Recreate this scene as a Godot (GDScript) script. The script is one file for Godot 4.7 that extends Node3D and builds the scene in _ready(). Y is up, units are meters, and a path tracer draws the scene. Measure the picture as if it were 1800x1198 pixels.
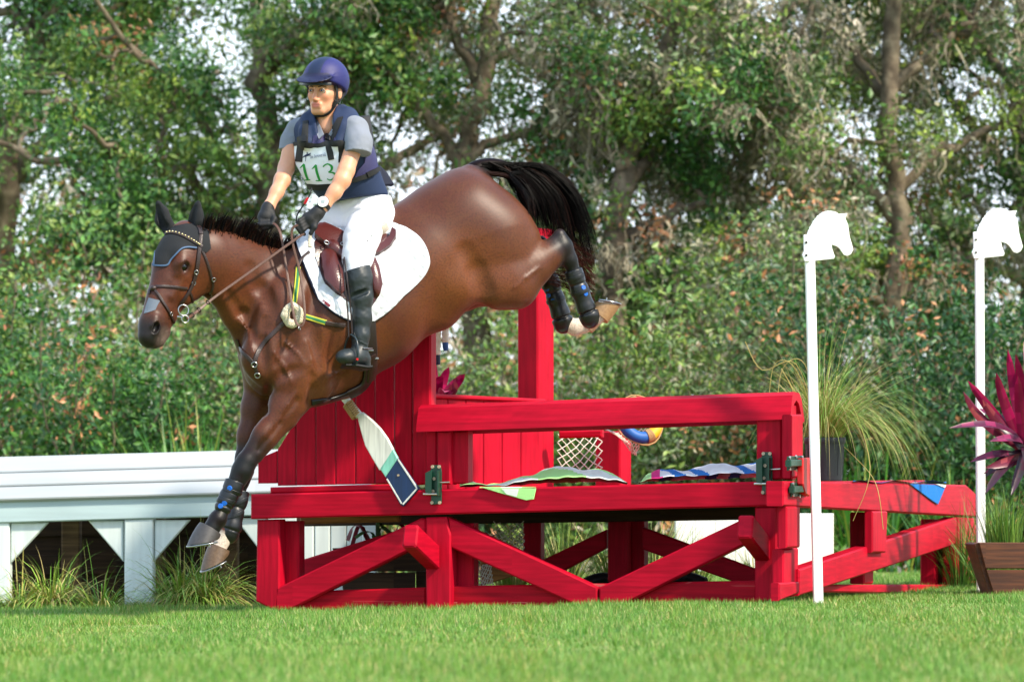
extends Node3D

const FPX := 7000.0          # focal length in pixels of an 1800 px wide picture
const EYE := Vector3(0, 0.5, 20.0)
var M := {}                  # materials by name
var used_names := {}
var noise := FastNoiseLite.new()

# ---------------------------------------------------------------- mesh builder
class MB:
	var v := PackedVector3Array()
	var n := PackedVector3Array()
	var c := PackedColorArray()
	var ix := PackedInt32Array()
	var col := Color(1, 1, 1)
	func tri(a: Vector3, b: Vector3, d: Vector3) -> void:  # counter-clockwise seen from outside
		var m := (b - a).cross(d - a).normalized()
		var k := v.size()
		v.append(a); v.append(d); v.append(b)
		n.append(m); n.append(m); n.append(m)
		c.append(col); c.append(col); c.append(col)
		ix.append(k); ix.append(k + 1); ix.append(k + 2)
	func quad(a: Vector3, b: Vector3, d: Vector3, e: Vector3) -> void:
		tri(a, b, d)
		tri(a, d, e)
	# rings of points, each ring counter-clockwise seen from the far end looking back along the loft
	func loft(rings: Array, smooth := true, caps := true, closed := true) -> void:
		var m: int = rings[0].size()
		var last := m if closed else m - 1
		if smooth:
			var k0 := v.size()
			var acc := PackedVector3Array()
			acc.resize(rings.size() * m)
			for r in rings:
				for p in r:
					v.append(p)
					c.append(col)
			for i in rings.size() - 1:
				for j in last:
					var j2 := (j + 1) % m
					var a: int = i * m + j
					var b: int = i * m + j2
					var d: int = (i + 1) * m + j2
					var e: int = (i + 1) * m + j
					var fn := (v[k0 + d] - v[k0 + a]).cross(v[k0 + e] - v[k0 + b])
					acc[a] += fn; acc[b] += fn; acc[d] += fn; acc[e] += fn
					ix.append(k0 + a); ix.append(k0 + d); ix.append(k0 + b)
					ix.append(k0 + a); ix.append(k0 + e); ix.append(k0 + d)
			for q in acc:
				n.append(q.normalized())
		else:
			for i in rings.size() - 1:
				for j in last:
					var j2 := (j + 1) % m
					quad(rings[i][j], rings[i][j2], rings[i + 1][j2], rings[i + 1][j])
		if caps and closed:
			for w in 2:
				var r: PackedVector3Array = rings[0] if w == 0 else rings[rings.size() - 1]
				var mid := Vector3.ZERO
				for p in r:
					mid += p
				mid /= m
				for j in m:
					var j2 := (j + 1) % m
					if w == 0:
						tri(mid, r[j2], r[j])
					else:
						tri(mid, r[j], r[j2])
	func tube(pts: Array, radii, sides := 8, caps := true) -> void:
		var rings := []
		var up := Vector3.ZERO
		for i in pts.size():
			var t: Vector3 = (pts[mini(i + 1, pts.size() - 1)] - pts[maxi(i - 1, 0)]).normalized()
			if up == Vector3.ZERO:
				up = t.cross(Vector3(0.3, 0.2, 0.93)).normalized()
				if up.length() < 0.5:
					up = t.cross(Vector3.UP).normalized()
			up = (up - t * up.dot(t)).normalized()
			var s := t.cross(up)
			var rad: float = radii[i] if radii is Array or radii is PackedFloat32Array else radii
			var ring := PackedVector3Array()
			for j in sides:
				var a := TAU * j / sides
				ring.append(pts[i] + (up * cos(a) + s * sin(a)) * rad)
			rings.append(ring)
		loft(rings, true, caps)
	# a timber from a to b; hv and wv are its half extents; ch the chamfer
	func bar(a: Vector3, b: Vector3, wv: Vector3, hv: Vector3, ch := 0.008) -> void:
		var t := (b - a).normalized()
		var wn := wv.normalized()
		var hn := hv.normalized()
		if wn.cross(hn).dot(t) < 0:
			var q := wv; wv = hv; hv = q
			q = wn; wn = hn; hn = q
		var rings := []
		for e in 4:
			var at := a if e < 2 else b
			var inset := ch if e == 0 or e == 3 else 0.0
			if e == 1: at = a + t * ch
			if e == 2: at = b - t * ch
			var w := wv - wn * inset
			var h := hv - hn * inset
			var cw := wn * ch
			var cn := hn * ch
			var ring := PackedVector3Array([at + w - cw + h, at - w + cw + h, at - w + h - cn, at - w - h + cn, at - w + cw - h, at + w - cw - h, at + w - h + cn, at + w + h - cn])
			rings.append(ring)
		loft(rings, false, true)
	func box(ctr: Vector3, size: Vector3, bs := Basis.IDENTITY, ch := 0.006) -> void:
		bar(ctr - bs.y * size.y * 0.5, ctr + bs.y * size.y * 0.5, bs.x * size.x * 0.5, bs.z * size.z * 0.5, ch)
	# strap: a flat band along points with surface normals
	func strap(pts: Array, nrm: Array, width: float, thick: float) -> void:
		var rings := []
		for i in pts.size():
			var t: Vector3 = (pts[mini(i + 1, pts.size() - 1)] - pts[maxi(i - 1, 0)]).normalized()
			var u: Vector3 = nrm[i]
			u = (u - t * u.dot(t)).normalized()
			var s := t.cross(u) * width * 0.5
			var o: Vector3 = pts[i]
			rings.append(PackedVector3Array([o + s * 0.8 + u * thick, o + s + u * thick * 0.6, o + s, o - s, o - s + u * thick * 0.6, o - s * 0.8 + u * thick]))
		# orientation check: rings must run counter-clockwise seen along -t
		for r in rings:
			r.reverse()
		loft(rings, true, true)
	func ball(ctr: Vector3, r, seg := 12) -> void:
		var rr: Vector3 = r if r is Vector3 else Vector3(r, r, r)
		ellip(ctr, Basis.from_scale(rr), seg)
	func ellip(ctr: Vector3, bs: Basis, seg := 12) -> void:
		var rings := []
		var half := seg / 2
		for i in half + 1:
			var th := PI * clampf(float(i) / half, 0.01, 0.99) - PI / 2
			var ring := PackedVector3Array()
			for j in seg:
				var a := TAU * j / seg
				ring.append(ctr + bs * Vector3(cos(th) * cos(a), cos(th) * -sin(a), sin(th)) * 1.0)
			ring.reverse()
			rings.append(ring)
		loft(rings, true, false)
	# flat outline in the plane o + x*ax + y*ay, thickness th along az (outward front is +az)
	func slab(poly: PackedVector2Array, o: Vector3, ax: Vector3, ay: Vector3, az: Vector3, th: float) -> void:
		var p := poly.duplicate()
		if Geometry2D.is_polygon_clockwise(p):
			p.reverse()
		var ti := Geometry2D.triangulate_polygon(p)
		var flip := ax.cross(ay).dot(az) < 0
		for k in range(0, ti.size(), 3):
			var q := [p[ti[k]], p[ti[k + 1]], p[ti[k + 2]]]
			if Geometry2D.is_polygon_clockwise(PackedVector2Array(q)):
				q.reverse()
			var w := []
			for e in q:
				w.append(o + ax * e.x + ay * e.y)
			if flip:
				w.reverse()
			tri(w[0] + az * th * 0.5, w[1] + az * th * 0.5, w[2] + az * th * 0.5)
			tri(w[2] - az * th * 0.5, w[1] - az * th * 0.5, w[0] - az * th * 0.5)
		for k in p.size():
			var e: Vector2 = p[k]
			var f: Vector2 = p[(k + 1) % p.size()]
			var a := o + ax * e.x + ay * e.y
			var b := o + ax * f.x + ay * f.y
			var u := az * th * 0.5
			if flip:
				quad(b - u, a - u, a + u, b + u)
			else:
				quad(a - u, b - u, b + u, a + u)
	func mesh() -> ArrayMesh:
		var ar := []
		ar.resize(Mesh.ARRAY_MAX)
		ar[Mesh.ARRAY_VERTEX] = v
		ar[Mesh.ARRAY_NORMAL] = n
		ar[Mesh.ARRAY_COLOR] = c
		ar[Mesh.ARRAY_INDEX] = ix
		var m := ArrayMesh.new()
		m.add_surface_from_arrays(Mesh.PRIMITIVE_TRIANGLES, ar)
		return m

# ---------------------------------------------------------------- distance field meshed as surface nets
class Field:
	var o: Vector3
	var h: float
	var nx: int
	var ny: int
	var nz: int
	var d := PackedFloat32Array()
	func _init(lo: Vector3, hi: Vector3, cell: float) -> void:
		o = lo
		h = cell
		nx = int(ceil((hi.x - lo.x) / cell)) + 1
		ny = int(ceil((hi.y - lo.y) / cell)) + 1
		nz = int(ceil((hi.z - lo.z) / cell)) + 1
		d.resize(nx * ny * nz)
		d.fill(9.0)
	# tapered capsule from a to b, flattened along lat by s; k is the blend; cut removes it instead
	func cone(a: Vector3, b: Vector3, ra: float, rb: float, k := 0.03, lat := Vector3.ZERO, s := 1.0, cut := false) -> void:
		var m := maxf(ra, rb) + k + 3.0 * h
		var i0 := maxi(0, int((minf(a.x, b.x) - m - o.x) / h))
		var i1 := mini(nx - 1, int((maxf(a.x, b.x) + m - o.x) / h) + 1)
		var j0 := maxi(0, int((minf(a.y, b.y) - m - o.y) / h))
		var j1 := mini(ny - 1, int((maxf(a.y, b.y) + m - o.y) / h) + 1)
		var k0 := maxi(0, int((minf(a.z, b.z) - m - o.z) / h))
		var k1 := mini(nz - 1, int((maxf(a.z, b.z) + m - o.z) / h) + 1)
		var f := 1.0 / s - 1.0
		var ba := b - a
		ba += lat * (ba.dot(lat) * f)
		var inv := 1.0 / maxf(ba.length_squared(), 1e-9)
		var dr := rb - ra
		var ik := 1.0 / maxf(k, 1e-5)
		var sq := s < 0.999
		for kk in range(k0, k1 + 1):
			for jj in range(j0, j1 + 1):
				var at := (kk * ny + jj) * nx
				var base := Vector3(o.x - a.x, o.y + jj * h - a.y, o.z + kk * h - a.z)
				for ii in range(i0, i1 + 1):
					var pa := base
					pa.x += ii * h
					if sq:
						pa += lat * (pa.dot(lat) * f)
					var t := clampf(pa.dot(ba) * inv, 0.0, 1.0)
					var e := ((pa - ba * t).length() - ra - dr * t) * s
					var q := d[at + ii]
					if cut:
						e = -e
						var g := k - absf(q - e)
						d[at + ii] = maxf(q, e) + (g * g * ik * 0.25 if g > 0.0 else 0.0)
					else:
						var g := k - absf(q - e)
						d[at + ii] = minf(q, e) - (g * g * ik * 0.25 if g > 0.0 else 0.0)
	func chain(pts: Array, k := 0.03, lat := Vector3.ZERO, s := 1.0) -> void:  # [[Vector3, radius], ...]
		for i in pts.size() - 1:
			cone(pts[i][0], pts[i + 1][0], pts[i][1], pts[i + 1][1], k, lat, s)
	# ellipsoid with half axes given by the columns of bs
	func ell(ctr: Vector3, bs: Basis, k := 0.02, cut := false) -> void:
		var rx := bs.x.length()
		var ry := bs.y.length()
		var rz := bs.z.length()
		var inv := bs.inverse()
		var m := maxf(rx, maxf(ry, rz)) + k + 3.0 * h
		var i0 := maxi(0, int((ctr.x - m - o.x) / h))
		var i1 := mini(nx - 1, int((ctr.x + m - o.x) / h) + 1)
		var j0 := maxi(0, int((ctr.y - m - o.y) / h))
		var j1 := mini(ny - 1, int((ctr.y + m - o.y) / h) + 1)
		var k0 := maxi(0, int((ctr.z - m - o.z) / h))
		var k1 := mini(nz - 1, int((ctr.z + m - o.z) / h) + 1)
		var ir := Vector3(1.0 / rx, 1.0 / ry, 1.0 / rz)
		var ik := 1.0 / maxf(k, 1e-5)
		for kk in range(k0, k1 + 1):
			for jj in range(j0, j1 + 1):
				var at := (kk * ny + jj) * nx
				for ii in range(i0, i1 + 1):
					var p := inv * Vector3(o.x + ii * h - ctr.x, o.y + jj * h - ctr.y, o.z + kk * h - ctr.z)
					var l := p.length()
					var e := l * (l - 1.0) / maxf((p * ir).length(), 1e-6)
					var q := d[at + ii]
					if cut:
						e = -e
						var g := k - absf(q - e)
						d[at + ii] = maxf(q, e) + (g * g * ik * 0.25 if g > 0.0 else 0.0)
					else:
						var g := k - absf(q - e)
						d[at + ii] = minf(q, e) - (g * g * ik * 0.25 if g > 0.0 else 0.0)
	# keep only the side of a plane to which nrm does not point
	func clip(at: Vector3, nrm: Vector3, k := 0.004) -> void:
		var ik := 1.0 / k
		for kk in nz:
			for jj in ny:
				var r := (kk * ny + jj) * nx
				var e := (Vector3(o.x, o.y + jj * h, o.z + kk * h) - at).dot(nrm)
				var st := nrm.x * h
				for ii in nx:
					var q := d[r + ii]
					if q < 3.0 * h or e > -3.0 * h:
						var w := e + st * ii
						var g := k - absf(q - w)
						d[r + ii] = maxf(q, w) + (g * g * ik * 0.25 if g > 0.0 else 0.0)
	func value(p: Vector3) -> float:
		var q := (p - o) / h
		var i := int(q.x)
		var j := int(q.y)
		var k := int(q.z)
		if q.x < 0 or q.y < 0 or q.z < 0 or i >= nx - 1 or j >= ny - 1 or k >= nz - 1:
			return 9.0
		var f := Vector3(q.x - i, q.y - j, q.z - k)
		var a := (k * ny + j) * nx + i
		var b := a + nx * ny
		var c0 := lerpf(lerpf(d[a], d[a + 1], f.x), lerpf(d[a + nx], d[a + nx + 1], f.x), f.y)
		var c1 := lerpf(lerpf(d[b], d[b + 1], f.x), lerpf(d[b + nx], d[b + nx + 1], f.x), f.y)
		return lerpf(c0, c1, f.z)
	func grad(p: Vector3) -> Vector3:
		var e := h * 1.2
		return Vector3(value(p + Vector3(e, 0, 0)) - value(p - Vector3(e, 0, 0)), value(p + Vector3(0, e, 0)) - value(p - Vector3(0, e, 0)), value(p + Vector3(0, 0, e)) - value(p - Vector3(0, 0, e))).normalized()
	# first point of the surface along a ray; [] where it misses
	func hit(from: Vector3, dir: Vector3, far := 24.0) -> Array:
		var t := maxf(0.0, (o.z + nz * h - from.z) / dir.z)
		var end := (o.z - from.z) / dir.z
		var prev := 9.0
		while t < end:
			var q := value(from + dir * t)
			if q < 0.0:
				if prev < 5.0:
					t -= h * 0.6 * (-q) / (prev - q + 1e-9)
				var p := from + dir * t
				return [p, grad(p)]
			prev = q
			t += h * 0.6
		return []
	# nearest point of the surface, by stepping along the gradient
	func pull(p: Vector3) -> Array:
		for i in 12:
			var q := value(p)
			if q > 5.0:
				return []
			var g := grad(p)
			p -= g * q * 0.9
			if absf(q) < h * 0.02:
				break
		return [p, grad(p)]
	func net(tint = null, keep = null) -> ArrayMesh:
		var vs := PackedVector3Array()
		var ns := PackedVector3Array()
		var cs := PackedColorArray()
		var ix := PackedInt32Array()
		var at := PackedInt32Array()
		at.resize(d.size())
		at.fill(-1)
		var cells := PackedInt32Array()
		var sl := nx * ny
		var lim := 3.0 * h
		for k in nz - 1:
			for j in ny - 1:
				var r := (k * ny + j) * nx
				for i in nx - 1:
					var a := r + i
					var d0 := d[a]
					if d0 > lim or d0 < -lim:
						continue
					var d1 := d[a + 1]
					var d2 := d[a + nx]
					var d3 := d[a + nx + 1]
					var d4 := d[a + sl]
					var d5 := d[a + sl + 1]
					var d6 := d[a + sl + nx]
					var d7 := d[a + sl + nx + 1]
					var neg := int(d0 < 0) + int(d1 < 0) + int(d2 < 0) + int(d3 < 0) + int(d4 < 0) + int(d5 < 0) + int(d6 < 0) + int(d7 < 0)
					if neg == 0 or neg == 8:
						continue
					var s := Vector3.ZERO
					var w := 0
					if (d0 < 0) != (d1 < 0): s += Vector3(d0 / (d0 - d1), 0, 0); w += 1
					if (d2 < 0) != (d3 < 0): s += Vector3(d2 / (d2 - d3), 1, 0); w += 1
					if (d4 < 0) != (d5 < 0): s += Vector3(d4 / (d4 - d5), 0, 1); w += 1
					if (d6 < 0) != (d7 < 0): s += Vector3(d6 / (d6 - d7), 1, 1); w += 1
					if (d0 < 0) != (d2 < 0): s += Vector3(0, d0 / (d0 - d2), 0); w += 1
					if (d1 < 0) != (d3 < 0): s += Vector3(1, d1 / (d1 - d3), 0); w += 1
					if (d4 < 0) != (d6 < 0): s += Vector3(0, d4 / (d4 - d6), 1); w += 1
					if (d5 < 0) != (d7 < 0): s += Vector3(1, d5 / (d5 - d7), 1); w += 1
					if (d0 < 0) != (d4 < 0): s += Vector3(0, 0, d0 / (d0 - d4)); w += 1
					if (d1 < 0) != (d5 < 0): s += Vector3(1, 0, d1 / (d1 - d5)); w += 1
					if (d2 < 0) != (d6 < 0): s += Vector3(0, 1, d2 / (d2 - d6)); w += 1
					if (d3 < 0) != (d7 < 0): s += Vector3(1, 1, d3 / (d3 - d7)); w += 1
					at[a] = vs.size()
					cells.append(a)
					vs.append(o + (Vector3(i, j, k) + s / w) * h)
					ns.append(Vector3(d1 + d3 + d5 + d7 - d0 - d2 - d4 - d6, d2 + d3 + d6 + d7 - d0 - d1 - d4 - d5, d4 + d5 + d6 + d7 - d0 - d1 - d2 - d3).normalized())
		var tinted: bool = tint != null
		for i in vs.size():
			cs.append(tint.call(vs[i], ns[i]) if tinted else Color.WHITE)
		var kept: bool = keep != null
		var steps := [1, nx, sl]
		for a in cells:
			for ax in 3:
				var e: int = steps[ax]
				if (d[a] < 0) == (d[a + e] < 0):
					continue
				var u: int = steps[(ax + 1) % 3]
				var w: int = steps[(ax + 2) % 3]
				if a - u - w < 0:
					continue
				var q0 := at[a]
				var q1 := at[a - u]
				var q2 := at[a - u - w]
				var q3 := at[a - w]
				if q1 < 0 or q2 < 0 or q3 < 0:
					continue
				if kept and not keep.call(vs[q0]):
					continue
				if d[a] < 0:
					ix.append(q0); ix.append(q2); ix.append(q1)
					ix.append(q0); ix.append(q3); ix.append(q2)
				else:
					ix.append(q0); ix.append(q1); ix.append(q2)
					ix.append(q0); ix.append(q2); ix.append(q3)
		var ar := []
		ar.resize(Mesh.ARRAY_MAX)
		ar[Mesh.ARRAY_VERTEX] = vs
		ar[Mesh.ARRAY_NORMAL] = ns
		ar[Mesh.ARRAY_COLOR] = cs
		ar[Mesh.ARRAY_INDEX] = ix
		var m := ArrayMesh.new()
		m.add_surface_from_arrays(Mesh.PRIMITIVE_TRIANGLES, ar)
		return m

# ---------------------------------------------------------------- scene helpers
# the point of the plane z that the photograph shows at (px, py): used to read places off the picture
func P(px: float, py: float, z: float) -> Vector3:
	var t := EYE.z - z
	return Vector3((px - 900.0) / FPX * t, EYE.y + (900.0 - py) / FPX * t, z)

func ray(px: float, py: float) -> Vector3:
	return Vector3((px - 900.0) / FPX, (900.0 - py) / FPX, -1.0)

func ground_y(x: float, z: float) -> float:
	return 0.012 + 0.018 * clampf(x, -7, 7) + 0.012 * sin(x * 0.9 + z * 0.4) + 0.01 * sin(z * 0.7 - x * 0.3)

func numbered(called: String) -> String:
	if not used_names.has(called):
		used_names[called] = 0
		return called
	used_names[called] += 1
	return "%s_%03d" % [called, used_names[called]]

func thing(called: String, label: String, category: String, group := "", at := Vector3.ZERO) -> Node3D:
	var o := Node3D.new()
	o.name = numbered(called)
	add_child(o)
	o.position = at
	o.set_meta("label", label)
	o.set_meta("category", category)
	if group != "":
		o.set_meta("group", group)
	return o

func part(called: String, mesh: Mesh, m: Material, parent: Node3D, label := "") -> MeshInstance3D:
	var o := MeshInstance3D.new()
	o.name = called
	o.mesh = mesh
	o.material_override = m
	parent.add_child(o, true)
	if label != "":
		o.set_meta("label", label)
	if parent.position != Vector3.ZERO and parent.get_parent() == self:
		o.position = -parent.position   # meshes are written in world coordinates
	return o

func solo(called: String, mesh: Mesh, m: Material, label: String, category: String, group := "") -> MeshInstance3D:
	var o := MeshInstance3D.new()
	o.name = numbered(called)
	o.mesh = mesh
	o.material_override = m
	add_child(o)
	o.set_meta("label", label)
	o.set_meta("category", category)
	if group != "":
		o.set_meta("group", group)
	return o

func setting(called: String, mesh: Mesh, m: Material) -> MeshInstance3D:
	var o := MeshInstance3D.new()
	o.name = called
	o.mesh = mesh
	o.material_override = m
	add_child(o)
	o.set_meta("kind", "structure")
	return o

func lin(r: float, g: float, b: float) -> Color:  # an sRGB colour as a linear vertex colour
	return Color(r, g, b).srgb_to_linear()

func noise_tex(size: int, freq: float, ramp: Array, oct := 4, sd := 1, seamless := true) -> NoiseTexture2D:
	var f := FastNoiseLite.new()
	f.seed = sd
	f.noise_type = FastNoiseLite.TYPE_SIMPLEX_SMOOTH
	f.frequency = freq
	f.fractal_octaves = oct
	var t := NoiseTexture2D.new()
	t.width = size
	t.height = size
	t.seamless = seamless
	t.noise = f
	var g := Gradient.new()
	var offs := PackedFloat32Array()
	var cols := PackedColorArray()
	for r in ramp:
		offs.append(r[0])
		cols.append(r[1])
	g.offsets = offs
	g.colors = cols
	t.color_ramp = g
	return t

func bump_tex(size: int, freq: float, oct := 4, sd := 1) -> NoiseTexture2D:
	return noise_tex(size, freq, [[0.0, Color.BLACK], [1.0, Color.WHITE]], oct, sd)

# wood grain drawn along one axis of a picture: fine fibres, some darker streaks, a knot now and then
func grain_tex(size: int, lo: Color, hi: Color, sd: int, stretch := 14.0, along_y := true) -> ImageTexture:
	var f := FastNoiseLite.new()
	f.seed = sd
	f.frequency = 0.05
	f.fractal_octaves = 4
	var g := FastNoiseLite.new()
	g.seed = sd + 7
	g.frequency = 0.006
	g.fractal_octaves = 3
	var im := Image.create(size, size, false, Image.FORMAT_RGB8)
	for y in size:
		for x in size:
			var u := float(x) if along_y else float(y)
			var w := float(y) if along_y else float(x)
			var q := f.get_noise_2d(u * 2.0, w / stretch * 2.0) * 0.75 + 0.5
			q += g.get_noise_2d(x, y) * 0.5
			im.set_pixel(x, y, lo.lerp(hi, clampf(q, 0, 1)))
	im.generate_mipmaps()
	return ImageTexture.create_from_image(im)

func mat(called: String, color: Color, rough := 0.7, tex: Texture2D = null, scale := 1.0, bump: Texture2D = null, bump_cm := 0.0, world := true) -> StandardMaterial3D:
	var m := StandardMaterial3D.new()
	m.resource_name = called
	m.albedo_color = color
	m.roughness = rough
	m.metallic_specular = 0.5
	if tex or bump:
		m.uv1_triplanar = true
		m.uv1_world_triplanar = world
		m.uv1_scale = Vector3(scale, scale, scale)
	if tex:
		m.albedo_texture = tex
	if bump:
		m.heightmap_enabled = true
		m.heightmap_texture = bump
		m.heightmap_scale = bump_cm
	M[called] = m
	return m

func vmat(called: String, rough := 0.7, tex: Texture2D = null, scale := 1.0, bump: Texture2D = null, bump_cm := 0.0) -> StandardMaterial3D:
	var m := mat(called, Color.WHITE, rough, tex, scale, bump, bump_cm)
	m.vertex_color_use_as_albedo = true
	return m

# a smooth curve through points
func spline(pts: Array, steps := 6) -> Array:
	var out := []
	var n := pts.size()
	for i in n - 1:
		var p0 = pts[maxi(i - 1, 0)]
		var p1 = pts[i]
		var p2 = pts[i + 1]
		var p3 = pts[mini(i + 2, n - 1)]
		for s in steps:
			out.append(p1.cubic_interpolate(p2, p0, p3, float(s) / steps))
	out.append(pts[n - 1])
	return out

func _ready() -> void:
	# camera: a long lens, low down, horizon at row 900 of 1198
	var cam := Camera3D.new()
	cam.name = "camera"
	add_child(cam)
	cam.projection = Camera3D.PROJECTION_FRUSTUM
	cam.near = 1.0
	cam.far = 600.0
	cam.size = 2.0 * 599.0 / FPX
	cam.frustum_offset = Vector2(0, 301.0 / FPX)
	cam.position = EYE
	var lens := CameraAttributesPhysical.new()
	lens.frustum_focal_length = 200.0
	lens.frustum_near = 1.0
	lens.frustum_far = 600.0
	lens.exposure_aperture = 5.8
	lens.frustum_focus_distance = 19.5
	cam.attributes = lens
	cam.current = true
	# sky
	var env := Environment.new()
	env.background_mode = Environment.BG_SKY
	env.tonemap_mode = Environment.TONE_MAPPER_LINEAR
	env.tonemap_exposure = 1.72
	env.sdfgi_enabled = true
	env.ssao_enabled = true
	env.ssil_enabled = true
	var sm := ProceduralSkyMaterial.new()
	sm.sky_top_color = Color(0.66, 0.77, 0.90)
	sm.sky_horizon_color = Color(0.93, 0.96, 0.99)
	sm.sky_curve = 0.25
	sm.sky_energy_multiplier = 1.1
	sm.ground_bottom_color = Color(0.25, 0.3, 0.16)
	sm.ground_horizon_color = Color(0.5, 0.56, 0.45)
	sm.sun_angle_max = 25.0
	var sky := Sky.new()
	sky.sky_material = sm
	env.sky = sky
	env.background_energy_multiplier = 1.0
	var we := WorldEnvironment.new()
	we.name = "environment"
	we.environment = env
	add_child(we)
	# sun: high on the right, on the camera's side
	var sun := DirectionalLight3D.new()
	sun.name = "sun"
	add_child(sun)
	sun.look_at_from_position(Vector3(0.62, 0.74, 0.44), Vector3.ZERO)
	sun.light_energy = 1.35
	sun.light_color = Color(1.0, 0.95, 0.87)
	sun.light_angular_distance = 4.0
	sun.shadow_enabled = true

	noise.seed = 5
	noise.frequency = 1.0
	make_materials()
	var t0 := Time.get_ticks_msec()
	make_ground()
	make_woods()
	print("woods ", Time.get_ticks_msec() - t0)
	make_white_table()
	make_red_jump()
	make_markers()
	make_props()
	make_plants()
	print("props ", Time.get_ticks_msec() - t0)
	make_horse()
	print("horse ", Time.get_ticks_msec() - t0)
	make_rider()
	make_tack()
	print("rider ", Time.get_ticks_msec() - t0)

func make_materials() -> void:
	# paint: coat variation in tone plus raised grain
	var gh := grain_tex(512, Color(0.80, 0.80, 0.80), Color(1, 1, 1), 3, 16.0, false)
	var gv := grain_tex(512, Color(0.80, 0.80, 0.80), Color(1, 1, 1), 4, 16.0, true)
	mat("red_h", Color(0.74, 0.045, 0.165), 0.52, gh, 0.9, gh, 0.14)
	mat("red_v", Color(0.74, 0.045, 0.165), 0.52, gv, 0.9, gv, 0.14)
	mat("red_worn", Color(1, 1, 1), 0.62, scuffed_tex(512), 0.9, gh, 0.4)
	for k in ["red_h", "red_v", "red_worn"]:
		M[k].metallic_specular = 0.22
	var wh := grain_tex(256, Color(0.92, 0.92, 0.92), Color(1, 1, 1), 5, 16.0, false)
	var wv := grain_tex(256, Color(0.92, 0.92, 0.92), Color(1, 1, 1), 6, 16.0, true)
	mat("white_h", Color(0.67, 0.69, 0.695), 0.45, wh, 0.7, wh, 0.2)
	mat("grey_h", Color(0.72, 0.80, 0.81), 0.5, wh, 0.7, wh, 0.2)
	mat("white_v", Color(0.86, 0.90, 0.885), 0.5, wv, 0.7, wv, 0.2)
	mat("white_plastic", Color(0.93, 0.93, 0.92), 0.35)
	var wr := grain_tex(256, Color(0.42, 0.33, 0.24), Color(0.70, 0.58, 0.44), 8, 18.0, false)
	mat("timber", Color(0.75, 0.72, 0.68), 0.85, wr, 1.3, wr, 0.3)
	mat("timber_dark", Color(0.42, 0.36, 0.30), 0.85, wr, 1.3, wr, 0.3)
	mat("timber_pale", Color(1.0, 0.86, 0.62), 0.8, wr, 1.3, wr, 0.3)
	mat("grey_board", Color(0.82, 0.84, 0.86), 0.8, wr, 1.3, wr, 0.3)
	mat("brown_planter", Color(0.60, 0.42, 0.31), 0.7, wr, 1.6, wr, 0.2)
	mat("brown_grey", Color(0.50, 0.45, 0.41), 0.75, wr, 1.6, wr, 0.2)
	mat("green_metal", Color(0.02, 0.23, 0.16), 0.4)
	mat("red_metal", Color(0.75, 0.03, 0.05), 0.4)
	var zn := mat("zinc", Color(0.78, 0.77, 0.74), 0.35); zn.metallic = 0.9
	var st := mat("steel", Color(0.62, 0.62, 0.62), 0.28); st.metallic = 1.0
	mat("black_pot", Color(0.11, 0.13, 0.155), 0.5)
	mat("rope_white", Color(0.87, 0.83, 0.76), 0.9)
	mat("rope_tan", Color(0.66, 0.53, 0.36), 0.95)
	mat("net_cord", Color(0.87, 0.86, 0.80), 0.9)
	mat("screw", Color(0.70, 0.62, 0.52), 0.6)
	mat("black", Color(0.03, 0.03, 0.035), 0.6)
	mat("paint_white", Color(0.93, 0.93, 0.9), 0.5, gv, 1.0, gv, 0.15)
	mat("paint_mint", Color(0.55, 0.85, 0.77), 0.5, gv, 1.0, gv, 0.15)
	mat("paint_navy", Color(0.03, 0.18, 0.36), 0.4, gv, 1.0, gv, 0.15)
	vmat("vertex", 0.8)
	var tb := bump_tex(256, 0.08, 3, 5)
	vmat("terry", 1.0, null, 9.0, tb, 0.5)
	# ground and plants
	var gn := noise_tex(512, 0.012, [[0.0, Color(0.42, 0.50, 0.20)], [0.45, Color(0.52, 0.60, 0.27)], [0.7, Color(0.60, 0.62, 0.34)], [1.0, Color(0.66, 0.60, 0.42)]], 5, 11)
	mat("turf", Color(0.85, 0.85, 0.85), 0.95, gn, 0.4, bump_tex(256, 0.05, 4, 12), 3.0)
	for q in [["blade", 0.5], ["leaf", 0.45], ["frond", 0.4]]:
		var m := vmat(q[0], q[1])
		m.backlight_enabled = true
		m.backlight = Color(0.5, 0.5, 0.5)
	var lw := noise_tex(512, 0.01, [[0.0, Color(0.70, 0.84, 0.66)], [0.5, Color(0.97, 0.97, 0.97)], [1.0, Color(1.0, 0.90, 0.74)]], 4, 14)
	var lm := vmat("lawn", 0.5, lw, 0.28)
	lm.backlight_enabled = true
	lm.backlight = Color(0.6, 0.6, 0.6)
	var bk := noise_tex(256, 0.02, [[0.0, Color(0.25, 0.21, 0.17)], [0.5, Color(0.48, 0.43, 0.37)], [1.0, Color(0.70, 0.66, 0.58)]], 5, 21)
	mat("bark", Color(0.88, 0.86, 0.82), 0.95, bk, 1.1, bk, 3.0)
	var ms := vmat("moss", 0.95)
	ms.backlight_enabled = true
	ms.backlight = Color(0.5, 0.5, 0.5)
	var gl := mat("cordyline", Color.WHITE, 0.35)
	gl.vertex_color_use_as_albedo = true
	gl.backlight_enabled = true
	gl.backlight = Color(0.6, 0.6, 0.6)

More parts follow.
